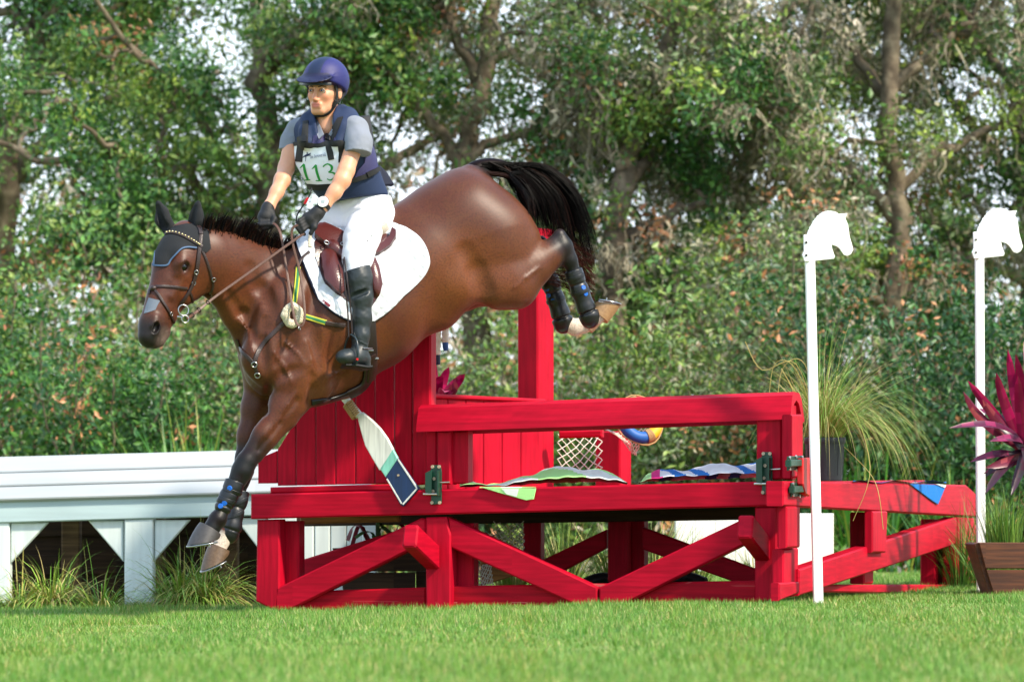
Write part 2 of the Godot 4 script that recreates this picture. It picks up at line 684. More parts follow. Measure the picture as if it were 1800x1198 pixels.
# red paint rubbed along the grain: pale streaks where hooves and mowers have scuffed it
func scuffed_tex(size: int) -> ImageTexture:
	var f := FastNoiseLite.new()
	f.seed = 23
	f.frequency = 0.05
	f.fractal_octaves = 4
	var g := FastNoiseLite.new()
	g.seed = 24
	g.frequency = 0.009
	var im := Image.create(size, size, false, Image.FORMAT_RGB8)
	for y in size:
		for x in size:
			var fib := f.get_noise_2d(x / 9.0, y * 2.0)
			var area := g.get_noise_2d(x * 0.5, y)
			var c := Color(0.66, 0.04, 0.125).lerp(Color(0.52, 0.03, 0.10), clampf(fib + 0.4, 0, 1))
			if area > 0.22 and fib > 0.16:
				c = c.lerp(Color(0.80, 0.52, 0.46), clampf((fib - 0.16) * 5.0, 0, 0.75))
			im.set_pixel(x, y, c)
	im.generate_mipmaps()
	return ImageTexture.create_from_image(im)

# ---------------------------------------------------------------- ground and woods
func make_ground() -> void:
	var b := MB.new()
	var xs := []
	var zs := []
	var x := -60.0
	while x <= 60.01:
		xs.append(x)
		x += 0.5 if absf(x) < 7 else 4.0
	var z := 24.0
	while z >= -160.0:
		zs.append(z)
		z -= 0.5 if z > -12 else 6.0
	var w := xs.size()
	for zz in zs:
		for xx in xs:
			b.v.append(Vector3(xx, ground_y(xx, zz), zz))
			b.n.append(Vector3.UP)
			b.c.append(Color.WHITE)
	for i in zs.size() - 1:
		for j in w - 1:
			var a := i * w + j
			# rows run away from the camera
			b.ix.append_array(PackedInt32Array([a, a + w, a + w + 1, a, a + w + 1, a + 1]))
	setting("ground", b.mesh(), M.turf)
	# lawn: square patches of short blades, turned and mirrored at random; the mown height and tone vary within each
	var rng := RandomNumberGenerator.new()
	rng.seed = 77
	var patch := []
	for k in 6:
		patch.append(turf_patch(rng, 0.5, 1500))
	var thin := []
	for k in 3:
		thin.append(turf_patch(rng, 0.5, 500))
	var worn := FastNoiseLite.new()
	worn.seed = 9
	worn.frequency = 0.45
	worn.fractal_octaves = 3
	var groups := {}
	var zz := 10.0
	while zz > -9.0:
		var half := (20.0 - zz) * 0.1286 + 1.0
		var xx := -half
		while xx < half:
			var q := worn.get_noise_2d(xx, zz)
			var m: ArrayMesh = patch[rng.randi() % 6] if zz > -3.0 else thin[rng.randi() % 3]
			if q > 0.28 and zz < 2.5:
				m = thin[rng.randi() % 3]
			var tall := clampf(0.85 - q * 0.8, 0.5, 1.3)
			var bs := Basis(Vector3.UP, PI * 0.5 * (rng.randi() % 4)).scaled(Vector3(1, tall, 1))
			if not groups.has(m):
				groups[m] = []
			groups[m].append(Transform3D(bs, Vector3(xx, ground_y(xx, zz) - 0.003, zz)))
			xx += 0.5
		zz -= 0.5
	var n := 0
	for m in groups:
		var tint := []
		for q in groups[m]:
			tint.append(Color.WHITE)
		var mi := copies(m, groups[m], tint, M.lawn)
		mi.name = "lawn_grass" if n == 0 else "lawn_grass_%03d" % n
		n += 1
		add_child(mi)
		mi.set_meta("label", "short pale green lawn grass in front of the jumps")
		mi.set_meta("category", "grass")
		mi.set_meta("kind", "stuff")
		mi.set_meta("group", "lawn grass")

func turf_patch(rng: RandomNumberGenerator, size: float, count: int) -> ArrayMesh:
	var b := MB.new()
	for k in count:
		var lean := rng.randf_range(0.05, 0.8)
		var az := rng.randf() * TAU
		var d := Vector3(cos(az) * lean, 1.0, sin(az) * lean).normalized()
		var an := rng.randf() * TAU
		var q := rng.randf()
		b.col = (lin(0.38, 0.57, 0.19) if q < 0.62 else lin(0.52, 0.64, 0.29) if q < 0.88 else lin(0.72, 0.69, 0.46)) * rng.randf_range(0.8, 1.2)
		blade(b, Vector3(rng.randf_range(-0.54, 0.54) * size, 0, rng.randf_range(-0.54, 0.54) * size), d, Vector3(cos(an), 0, sin(an)), 0.040 * rng.randf_range(0.45, 1.4), 0.0042, rng.randf_range(0.1, 0.9), 2)
	return b.mesh()

func copies(mesh: Mesh, where: Array, tint: Array, m: Material) -> MultiMeshInstance3D:
	var mm := MultiMesh.new()
	mm.transform_format = MultiMesh.TRANSFORM_3D
	mm.use_colors = true
	mm.mesh = mesh
	mm.instance_count = where.size()
	for i in where.size():
		mm.set_instance_transform(i, where[i])
		mm.set_instance_color(i, tint[i])
	var mi := MultiMeshInstance3D.new()
	mi.multimesh = mm
	mi.material_override = m
	return mi

# a bent, tapering blade
func blade(b: MB, root: Vector3, dir: Vector3, side: Vector3, length: float, width: float, droop: float, segs := 3, curl := 0.0) -> void:
	var pts := []
	var p := root
	var d := dir.normalized()
	for i in segs + 1:
		pts.append(p)
		p += d * length / segs
		d = (d + Vector3.DOWN * droop / segs + side * curl / segs).normalized()
	for i in segs:
		var w0 := width * (1.0 - pow(float(i) / segs, 1.6)) * 0.5
		var w1 := width * (1.0 - pow(float(i + 1) / segs, 1.6)) * 0.5
		if i == segs - 1:
			b.tri(pts[i] - side * w0, pts[i] + side * w0, pts[i + 1])
		else:
			b.quad(pts[i] - side * w0, pts[i] + side * w0, pts[i + 1] + side * w1, pts[i + 1] - side * w1)

func leaf_clump(rng: RandomNumberGenerator, count: int, radius: float, size: float, kind: int) -> ArrayMesh:
	var b := MB.new()
	for k in count:
		var c := Vector3(rng.randfn(), rng.randfn() * 0.8, rng.randfn()) * radius * 0.5
		var d := Vector3(rng.randfn(), rng.randfn() * 0.7, rng.randfn()).normalized()
		var s := d.cross(Vector3(rng.randfn(), rng.randfn() + 1.5, rng.randfn())).normalized()
		var u := s.cross(d)
		var L := size * rng.randf_range(0.6, 1.25)
		var W := L * rng.randf_range(0.34, 0.5)
		b.col = leaf_tint(rng, kind)
		var tip := c + d * L
		var m1 := c + d * L * 0.5 + s * W * 0.5 + u * L * 0.06
		var m2 := c + d * L * 0.5 - s * W * 0.5 + u * L * 0.06
		b.tri(c, m1, tip)
		b.tri(c, tip, m2)
	return b.mesh()

func moss_clump(rng: RandomNumberGenerator, count: int, length: float) -> ArrayMesh:
	var b := MB.new()
	for k in count:
		var c := Vector3(rng.randfn() * 0.09, rng.randf_range(-0.1, 0.05), rng.randfn() * 0.09)
		var p := c
		var s := Vector3(rng.randfn(), 0, rng.randfn()).normalized()
		var L := length * rng.randf_range(0.4, 1.1)
		b.col = lin(0.63, 0.59, 0.50) * rng.randf_range(0.65, 1.15)
		var segs := 3
		for i in segs:
			var w0 := 0.009 * (1.0 - 0.75 * float(i) / segs)
			var w1 := 0.009 * (1.0 - 0.75 * float(i + 1) / segs)
			var q := p + Vector3(rng.randfn() * 0.055, -L / segs, rng.randfn() * 0.055)
			b.quad(p - s * w0, p + s * w0, q + s * w1, q - s * w1)
			p = q
	return b.mesh()

var wood_clumps := []
var moss_clumps := []
func make_woods() -> void:
	var rng := RandomNumberGenerator.new()
	rng.seed = 4242
	for kind in 7:
		var set_ := []
		for k in 4:
			set_.append(leaf_clump(rng, 20, 0.20, 0.082, kind))
		wood_clumps.append(set_)
	for k in 3:
		moss_clumps.append(moss_clump(rng, 22, 0.26))
	# live oaks: trunk foot in the picture, depth, lean of the trunk, main limbs as picture points
	oak(rng, 470, -17.0, [[470, 960, 0.30], [478, 560, 0.24], [470, 250, 0.2], [455, 40, 0.15], [440, -260, 0.1]],
		[[[470, 330], [400, 280], [330, 180], [210, 60]], [[475, 420], [380, 430], [300, 400], [150, 300], [20, 260]], [[460, 120], [540, 60], [640, 40]], [[470, 250], [560, 180], [640, 150]], [[478, 480], [350, 330], [260, 280], [180, 250]], [[470, 520], [330, 560], [210, 500]]],
		"leafy live oak with a straight grey trunk behind the rider", 1.1, 0.2, 0.06)
	oak(rng, 30, -19.5, [[0, 960, 0.34], [5, 600, 0.28], [15, 300, 0.22], [60, 60, 0.16], [90, -220, 0.1]],
		[[[10, 330], [80, 250], [180, 180], [300, 170]], [[20, 250], [-60, 120], [-160, 60]], [[50, 100], [160, 30], [280, -20]], [[40, 160], [110, 90], [200, 100]], [[60, 60], [20, 20], [-60, -10]], [[55, 80], [90, 20], [130, -40]], [[5, 480], [120, 420], [240, 380], [340, 400]], [[8, 420], [-80, 330], [-200, 280]]],
		"live oak with a thick dark trunk behind the far end of the white table jump", 1.45, 0.10, 0.03)
	oak(rng, 640, -21.0, [[640, 950, 0.2], [645, 600, 0.17], [632, 300, 0.14], [628, 60, 0.12], [625, -250, 0.08]],
		[[[635, 320], [720, 260], [800, 230]], [[630, 140], [700, 60], [790, 10]], [[632, 200], [560, 120], [500, 80]], [[640, 450], [720, 420], [800, 400]]],
		"slim dark trunked oak standing between the rider and the horse's rump", 1.0, 0.2, 0.08)
	oak(rng, 830, -16.5, [[850, 960, 0.3], [840, 560, 0.24], [815, 300, 0.2], [850, 150, 0.16], [900, -200, 0.1]],
		[[[815, 300], [760, 220], [700, 150], [640, 90]], [[820, 280], [900, 240], [1000, 230], [1080, 250]], [[850, 150], [800, 60], [760, -20]], [[860, 110], [960, 60], [1050, 0]], [[835, 480], [930, 420], [1010, 380]]],
		"mossy live oak with a leaning forked trunk behind the horse's tail", 1.2, 0.5, 0.08)
	oak(rng, 1095, -15.5, [[1090, 960, 0.24], [1085, 560, 0.2], [1090, 330, 0.19], [1130, 190, 0.15], [1180, 60, 0.12], [1220, -220, 0.08]],
		[[[1090, 330], [1130, 290], [1140, 240], [1160, 150]], [[1095, 300], [1040, 220], [980, 150], [900, 90]], [[1150, 150], [1230, 120], [1330, 130], [1400, 60]], [[1130, 200], [1240, 190], [1330, 160]], [[1085, 500], [1000, 470], [940, 500]], [[1088, 420], [1180, 380], [1260, 330]]],
		"grey mossy live oak with a crooked trunk just behind the horse's hind feet", 0.95, 0.75, 0.1)
	oak(rng, 1310, -18.0, [[1300, 960, 0.28], [1310, 620, 0.24], [1300, 400, 0.2], [1345, 150, 0.15], [1390, 0, 0.12], [1430, -220, 0.08]],
		[[[1300, 420], [1240, 340], [1180, 300], [1110, 290]], [[1310, 360], [1400, 330], [1480, 350], [1560, 300]], [[1330, 200], [1290, 120], [1260, 40]], [[1350, 130], [1440, 120], [1540, 150]], [[1305, 560], [1400, 520], [1480, 500]], [[1308, 600], [1210, 560], [1130, 590]]],
		"live oak draped in grey moss with orange dead leaves beyond the top rail", 1.0, 0.95, 0.16)
	oak(rng, 1560, -16.0, [[1590, 960, 0.26], [1570, 620, 0.22], [1585, 380, 0.18], [1560, 150, 0.15], [1600, -180, 0.1]],
		[[[1580, 400], [1520, 330], [1450, 280], [1380, 260]], [[1580, 330], [1660, 260], [1760, 220], [1840, 200]], [[1565, 180], [1500, 90], [1470, 10]], [[1565, 160], [1650, 80], [1720, 40]], [[1575, 560], [1500, 500], [1420, 470]], [[1572, 520], [1660, 480], [1740, 430]]],
		"live oak with hanging grey moss rising between the two white markers", 1.0, 0.8, 0.08)
	oak(rng, 1850, -17.5, [[1830, 960, 0.3], [1825, 600, 0.26], [1800, 300, 0.2], [1790, 100, 0.16], [1800, -200, 0.1]],
		[[[1805, 320], [1740, 260], [1680, 190]], [[1795, 150], [1720, 80], [1640, 20]], [[1820, 500], [1750, 470], [1690, 500]], [[1810, 380], [1880, 300], [1960, 280]]],
		"dark leaved live oak behind the red leaved plant and brown planter", 1.15, 0.35, 0.06)
	# understorey: shrubs in front of the trunks
	var sh := [
		[60, 700, -12.0, 1.5, 2.3, 0, "dark green shrub filling the gap behind the near end of the white table jump"],
		[205, 760, -11.0, 1.1, 1.4, 0, "low glossy shrub crowded against the back of the white table jump"],
		[130, 520, -14.5, 1.5, 1.6, 1, "tall bright green shrub behind the white table jump"],
		[700, 760, -13.0, 1.1, 1.2, 2, "shrub half bare of leaves behind the tall red plank wall"],
		[860, 640, -13.5, 1.1, 1.2, 2, "leafy shrub seen through the open side of the red cabin"],
		[1030, 640, -12.5, 1.2, 1.4, 1, "leafy shrub behind the red rail, below the horse's hind feet"],
		[1200, 690, -12.0, 1.2, 1.4, 2, "mossy shrub behind the middle of the top red rail"],
		[1480, 700, -11.5, 1.2, 1.6, 3, "dark shrub in shade behind the tufted grass in the black pot"],
		[1650, 740, -11.0, 1.3, 1.9, 3, "dense dark green shrub behind the second white marker"],
		[1800, 640, -12.5, 1.3, 1.9, 3, "tall dark shrub behind the red leaved plant"],
		[1380, 560, -13.5, 1.2, 1.2, 2, "grey green thicket shrub behind the first white marker"],
		[420, 560, -15.0, 1.1, 1.4, 2, "sparse twiggy shrub behind the horse's head"],
	]
	for s in sh:
		shrub(rng, s)
	# palmetto-like clumps
	for f in [[330, 770, -9.5, 1.5, "spiky green clump of long leaves behind the horse's forelegs"], [1670, 930, -9.0, 0.8, "low fan of dark fronds behind the right side of the red jump"], [1520, 800, -10.5, 1.1, "dark fronds in the shade behind the black pot"]]:
		fronds(rng, f)
	# wood beyond: one mass that closes the view
	var st := SurfaceTool.new()
	for k in 7000:
		var x := rng.randf_range(-13, 13)
		var z := rng.randf_range(-42, -28)
		var y := 5.2 * pow(rng.randf(), 0.8) + 0.1
		if y > 3.6 + 0.9 * sin(x * 0.9) + 0.6 * sin(x * 2.3 + 1.0) and rng.randf() < 0.88:
			continue
		var q := rng.randf()
		put(st, wood_clumps[1 if q < 0.4 else 4 if q < 0.85 else 5][rng.randi() % 4], rng, Vector3(x, y, z), rng.randf_range(1.6, 2.8))
	var far := solo("distant_wood", st.commit(), M.leaf, "hazy mass of woodland far behind the oaks", "woodland")
	far.set_meta("kind", "stuff")
	# brush and leaf litter at the wood's edge
	st = SurfaceTool.new()
	for k in 1500:
		var x := rng.randf_range(-8.5, 8.5)
		var z := rng.randf_range(-21, -9.5)
		var q := rng.randf()
		put(st, wood_clumps[5 if q < 0.3 else 4 if q < 0.6 else 1][rng.randi() % 4], rng, Vector3(x, ground_y(x, z) + 0.5 * pow(rng.randf(), 2.0), z), rng.randf_range(0.6, 1.4))
	var litter := solo("leaf_litter", st.commit(), M.leaf, "brown leaf litter and low brush along the wood's edge", "leaf litter")
	litter.set_meta("kind", "stuff")

func put(st: SurfaceTool, m: ArrayMesh, rng: RandomNumberGenerator, p: Vector3, s: float) -> void:
	st.append_from(m, 0, Transform3D(Basis.from_euler(Vector3(rng.randf() * TAU, rng.randf() * TAU, rng.randf() * TAU)).scaled(Vector3.ONE * s), p))

func leaf_tint(rng: RandomNumberGenerator, kind: int) -> Color:
	var q := rng.randf()
	var c: Color
	match kind:
		0: c = lin(0.19, 0.36, 0.15) if q < 0.6 else lin(0.32, 0.49, 0.20)
		1: c = lin(0.34, 0.48, 0.21) if q < 0.65 else lin(0.50, 0.58, 0.27)
		2: c = lin(0.40, 0.47, 0.30) if q < 0.65 else lin(0.57, 0.55, 0.44)
		3: c = lin(0.13, 0.28, 0.13) if q < 0.7 else lin(0.22, 0.39, 0.16)
		4: c = lin(0.66, 0.62, 0.54) if q < 0.7 else lin(0.56, 0.51, 0.42)
		5: c = lin(0.72, 0.50, 0.33) if q < 0.7 else lin(0.60, 0.38, 0.26)
		_: c = lin(0.56, 0.64, 0.24) if q < 0.7 else lin(0.44, 0.56, 0.20)
	return c * rng.randf_range(0.75, 1.25)

func limb(b: MB, pts: Array, r0: float, r1: float, rng: RandomNumberGenerator) -> Array:
	var c := spline(pts, 5)
	var rad := []
	for i in c.size():
		var f := float(i) / (c.size() - 1)
		rad.append(lerpf(r0, r1, f) * (1.0 + 0.12 * sin(i * 2.1 + r0 * 40)))
		if i > 0:
			c[i] += Vector3(rng.randfn(), rng.randfn(), rng.randfn()) * 0.025
	b.tube(c, rad, 7)
	return c

func oak(rng: RandomNumberGenerator, _foot: float, z: float, trunk: Array, limbs: Array, label: String, dense: float, moss: float, dead: float) -> void:
	var foot := P(trunk[0][0], trunk[0][1], z)
	foot.y = ground_y(foot.x, z) - 0.05
	var t := thing("live_oak", label, "tree", "live oaks along the wood's edge", foot)
	var b := MB.new()
	var pts := []
	var rad := []
	for q in trunk:
		pts.append(P(q[0], q[1], z + rng.randf_range(-0.2, 0.2)))
		rad.append(q[2] * 0.56)
	pts[0] = foot
	var c := spline(pts, 6)
	var rr := []
	for i in c.size():
		var f := float(i) / (c.size() - 1) * (rad.size() - 1)
		var k := mini(int(f), rad.size() - 2)
		rr.append(lerpf(rad[k], rad[k + 1], f - k) * (1.0 + 0.08 * sin(i * 1.7)))
		c[i] += Vector3(rng.randfn(), 0, rng.randfn()) * 0.03
	rr[0] *= 1.5
	b.tube(c, rr, 10)
	part("trunk", b.mesh(), M.bark, t)
	var st := SurfaceTool.new()
	var sm := SurfaceTool.new()
	var mossy := 0
	var all := []
	for L in limbs:
		var lp := []
		var dz := 0.0
		var drift: float = rng.randf_range(-1.3, 1.6) / L.size()
		for q in L:
			lp.append(P(q[0], q[1], z + dz))
			dz += drift
		# carry every limb on past its last picture point
		var e: Vector3 = lp[-1] + (lp[-1] - lp[-2]) * 0.7 + Vector3(0, 0.25, rng.randf_range(-0.5, 0.5))
		lp.append(e)
		b = MB.new()
		var lc := limb(b, lp, rng.randf_range(0.05, 0.085), 0.014, rng)
		var tips := []
		for k in 7:
			var s := rng.randi_range(4, lc.size() - 1)
			var d := Vector3(rng.randfn(), rng.randfn() * 0.7 + 0.15, rng.randfn()).normalized() * rng.randf_range(0.5, 1.3)
			var tw := [lc[s], lc[s] + d * 0.4 + Vector3(0, 0.06, 0), lc[s] + d * 0.75 - Vector3(0, 0.05, 0), lc[s] + d]
			tips.append(limb(b, tw, 0.03, 0.007, rng))
		part("limb", b.mesh(), M.bark, t)
		tips.append(lc)
		for tp in tips:
			all.append(tp)
	for tp in all:
		# leaves gather in tight sprays along the twig
		for spray in int(5.4 * dense):
			var s: Vector3 = tp[rng.randi_range(tp.size() / 3, tp.size() - 1)] + Vector3(rng.randfn() * 0.16, rng.randfn() * 0.12 + 0.05, rng.randfn() * 0.2)
			if noise.get_noise_2d(s.x * 3.0, s.y * 3.2) > (0.34 if s.x < -1.0 else 0.24) and s.y > 2.3:
				continue
			var kind := 0 if noise.get_noise_3d(s.x * 0.6, s.y * 0.6, z) > -0.05 else 1
			if moss > 0.4 and rng.randf() < 0.38:
				kind = 2 if rng.randf() < 0.8 else 4
			if rng.randf() < 0.07:
				kind = 6
			if rng.randf() < dead * 0.4 or noise.get_noise_3d(s.x * 1.6, s.y * 1.6, z + 50) > 0.66 - dead * 0.5:
				kind = 5
			for k in rng.randi_range(5, 10):
				put(st, wood_clumps[kind][rng.randi() % 4], rng, s + Vector3(rng.randfn() * 0.13, rng.randfn() * 0.085, rng.randfn() * 0.13), rng.randf_range(0.55, 1.15))
		for k in int(4.5 * moss):
			var p: Vector3 = tp[rng.randi_range(2, tp.size() - 1)] + Vector3(rng.randfn() * 0.1, -0.02, rng.randfn() * 0.1)
			sm.append_from(moss_clumps[rng.randi() % 3], 0, Transform3D(Basis.from_euler(Vector3(0, rng.randf() * TAU, 0)).scaled(Vector3(1, rng.randf_range(0.5, 1.5), 1) * rng.randf_range(0.8, 1.3)), p))
			mossy += 1
	# the top of the crown, above the picture: it shades what is below
	var top: Vector3 = c[c.size() - 1]
	for k in int(120 * dense):
		var p := top + Vector3(rng.randfn() * 1.9, rng.randf_range(-0.4, 2.4), rng.randfn() * 1.6)
		put(st, wood_clumps[rng.randi() % 2][rng.randi() % 4], rng, p, rng.randf_range(1.0, 1.9))
	part("crown", st.commit(), M.leaf, t)
	if mossy > 0:
		part("hanging_moss", sm.commit(), M.moss, t)

func shrub(rng: RandomNumberGenerator, s: Array) -> void:
	var ctr := P(s[0], s[1], s[2])
	var foot := Vector3(ctr.x, ground_y(ctr.x, s[2]), s[2])
	var t := thing("shrub", s[6], "shrub", "", foot)
	var b := MB.new()
	var rx: float = s[3]
	var high: float = maxf(ctr.y + s[4] * 0.5, 0.5)
	var st := SurfaceTool.new()
	for k in 20:
		var a := rng.randf() * TAU
		var e := foot + Vector3(cos(a) * rx * rng.randf_range(0.2, 0.9), high * rng.randf_range(0.4, 1.0), sin(a) * rx * 0.7 * rng.randf())
		var stem := [foot + Vector3(rng.randfn() * 0.1, 0, rng.randfn() * 0.1), foot.lerp(e, 0.4) + Vector3(rng.randfn() * 0.1, 0.12, 0), e]
		var lc := limb(b, stem, 0.02, 0.005, rng)
		for q in 36:
			var p: Vector3 = lc[rng.randi_range(2, lc.size() - 1)] + Vector3(rng.randfn() * 0.2, rng.randfn() * 0.15, rng.randfn() * 0.2)
			if p.y < 0.05:
				continue
			put(st, wood_clumps[5 if rng.randf() < 0.03 else (1 if s[5] == 2 and rng.randf() < 0.45 else s[5])][rng.randi() % 4], rng, p, rng.randf_range(0.6, 1.05))
	part("stems", b.mesh(), M.bark, t)
	part("foliage", st.commit(), M.leaf, t)

func fronds(rng: RandomNumberGenerator, f: Array) -> void:
	var foot := P(f[0], f[1], f[2])
	foot.y = ground_y(foot.x, f[2])
	var t := thing("spiky_plant", f[4], "plant", "", foot)
	var b := MB.new()
	for k in 170:
		var a := rng.randf() * TAU
		var lean := rng.randf_range(0.05, 0.8)
		var d := Vector3(cos(a) * lean, 1.0, sin(a) * lean).normalized()
		b.col = (lin(0.26, 0.48, 0.16) if rng.randf() < 0.8 else lin(0.55, 0.60, 0.25)) * rng.randf_range(0.6, 1.2)
		blade(b, foot + Vector3(rng.randfn() * 0.14, 0, rng.randfn() * 0.14), d, Vector3(-sin(a), 0, cos(a)), f[3] * rng.randf_range(0.55, 1.1), 0.024, rng.randf_range(0.1, 1.0), 6)
	part("leaves", b.mesh(), M.frond, t)

# ---------------------------------------------------------------- planes of the built things
# where the line of sight through picture point (px, py) meets the plane through o with normal n, set back by w
func pick(px: float, py: float, o: Vector3, n: Vector3, w := 0.0) -> Vector3:
	var d := ray(px, py)
	return EYE + d * ((-w - (EYE - o).dot(n)) / d.dot(n))

# a board or timber with the outline px (points read off the photograph on its front plane), thick metres deep, edges bevelled
func plate(b: MB, px: Array, o: Vector3, n: Vector3, w: float, thick: float, ch := 0.007) -> void:
	var p := []
	for k in range(0, px.size(), 2):
		p.append(pick(px[k], px[k + 1], o, n, w))
	solid(b, p, n, thick, ch)

func solid(b: MB, p: Array, n: Vector3, thick: float, ch := 0.007) -> void:
	var area := Vector3.ZERO
	for k in p.size():
		area += p[k].cross(p[(k + 1) % p.size()])
	if area.dot(n) < 0:
		p = p.duplicate()
		p.reverse()
	var m := p.size()
	var inn := []
	for k in m:
		var e0: Vector3 = (p[k] - p[(k + m - 1) % m]).normalized()
		var e1: Vector3 = (p[(k + 1) % m] - p[k]).normalized()
		var n0 := n.cross(e0)
		var n1 := n.cross(e1)
		var q := (n0 + n1)
		q = q / maxf(q.length_squared() * 0.5, 0.3)
		inn.append(p[k] + q * ch)
	var rings := []
	for r in 4:
		var ring := PackedVector3Array()
		for k in m:
			var src: Vector3 = inn[k] if r == 0 or r == 3 else p[k]
			ring.append(src - n * [thick, thick - ch, ch, 0.0][r])
		rings.append(ring)
	# sides
	for r in 3:
		for k in m:
			var k2 := (k + 1) % m
			b.quad(rings[r][k], rings[r][k2], rings[r + 1][k2], rings[r + 1][k])
	# faces
	var u := n.cross(Vector3.UP if absf(n.y) < 0.8 else Vector3.RIGHT).normalized()
	var v := n.cross(u)
	var flat := PackedVector2Array()
	for k in m:
		flat.append(Vector2(rings[3][k].dot(u), rings[3][k].dot(v)))
	var ti := Geometry2D.triangulate_polygon(flat)
	for k in range(0, ti.size(), 3):
		var t := [ti[k], ti[k + 1], ti[k + 2]]
		if (rings[3][t[1]] - rings[3][t[0]]).cross(rings[3][t[2]] - rings[3][t[0]]).dot(n) < 0:
			t.reverse()
		b.tri(rings[3][t[0]], rings[3][t[1]], rings[3][t[2]])
		b.tri(rings[0][t[2]], rings[0][t[1]], rings[0][t[0]])

const JA := 0.314            # the red jump is turned by this angle: its right end is nearer
var J0 := Vector3(-1.313, 0, -0.2)
var JN := Vector3(-sin(JA), 0, cos(JA))     # front normal
var JT := Vector3(cos(JA), 0, sin(JA))      # along the front, to the right
var JC := Vector3.ZERO                      # front right corner
var jump: Node3D

func rp(called: String, px: Array, w: float, thick: float, m := "red_h", parent: Node3D = null, ch := 0.008) -> MeshInstance3D:
	var b := MB.new()
	plate(b, px, J0, JN, w, thick, ch)
	return part(called, b.mesh(), M[m], parent if parent else jump)

func rs(called: String, px: Array, w: float, thick: float, m := "red_h", parent: Node3D = null, ch := 0.008) -> MeshInstance3D:
	var b := MB.new()
	plate(b, px, JC, JT, w, thick, ch)
	return part(called, b.mesh(), M[m], parent if parent else jump)

func jl(t: float, y: float, w: float) -> Vector3:  # along the front, height, depth behind the front
	return J0 + JT * t - JN * w + Vector3.UP * y

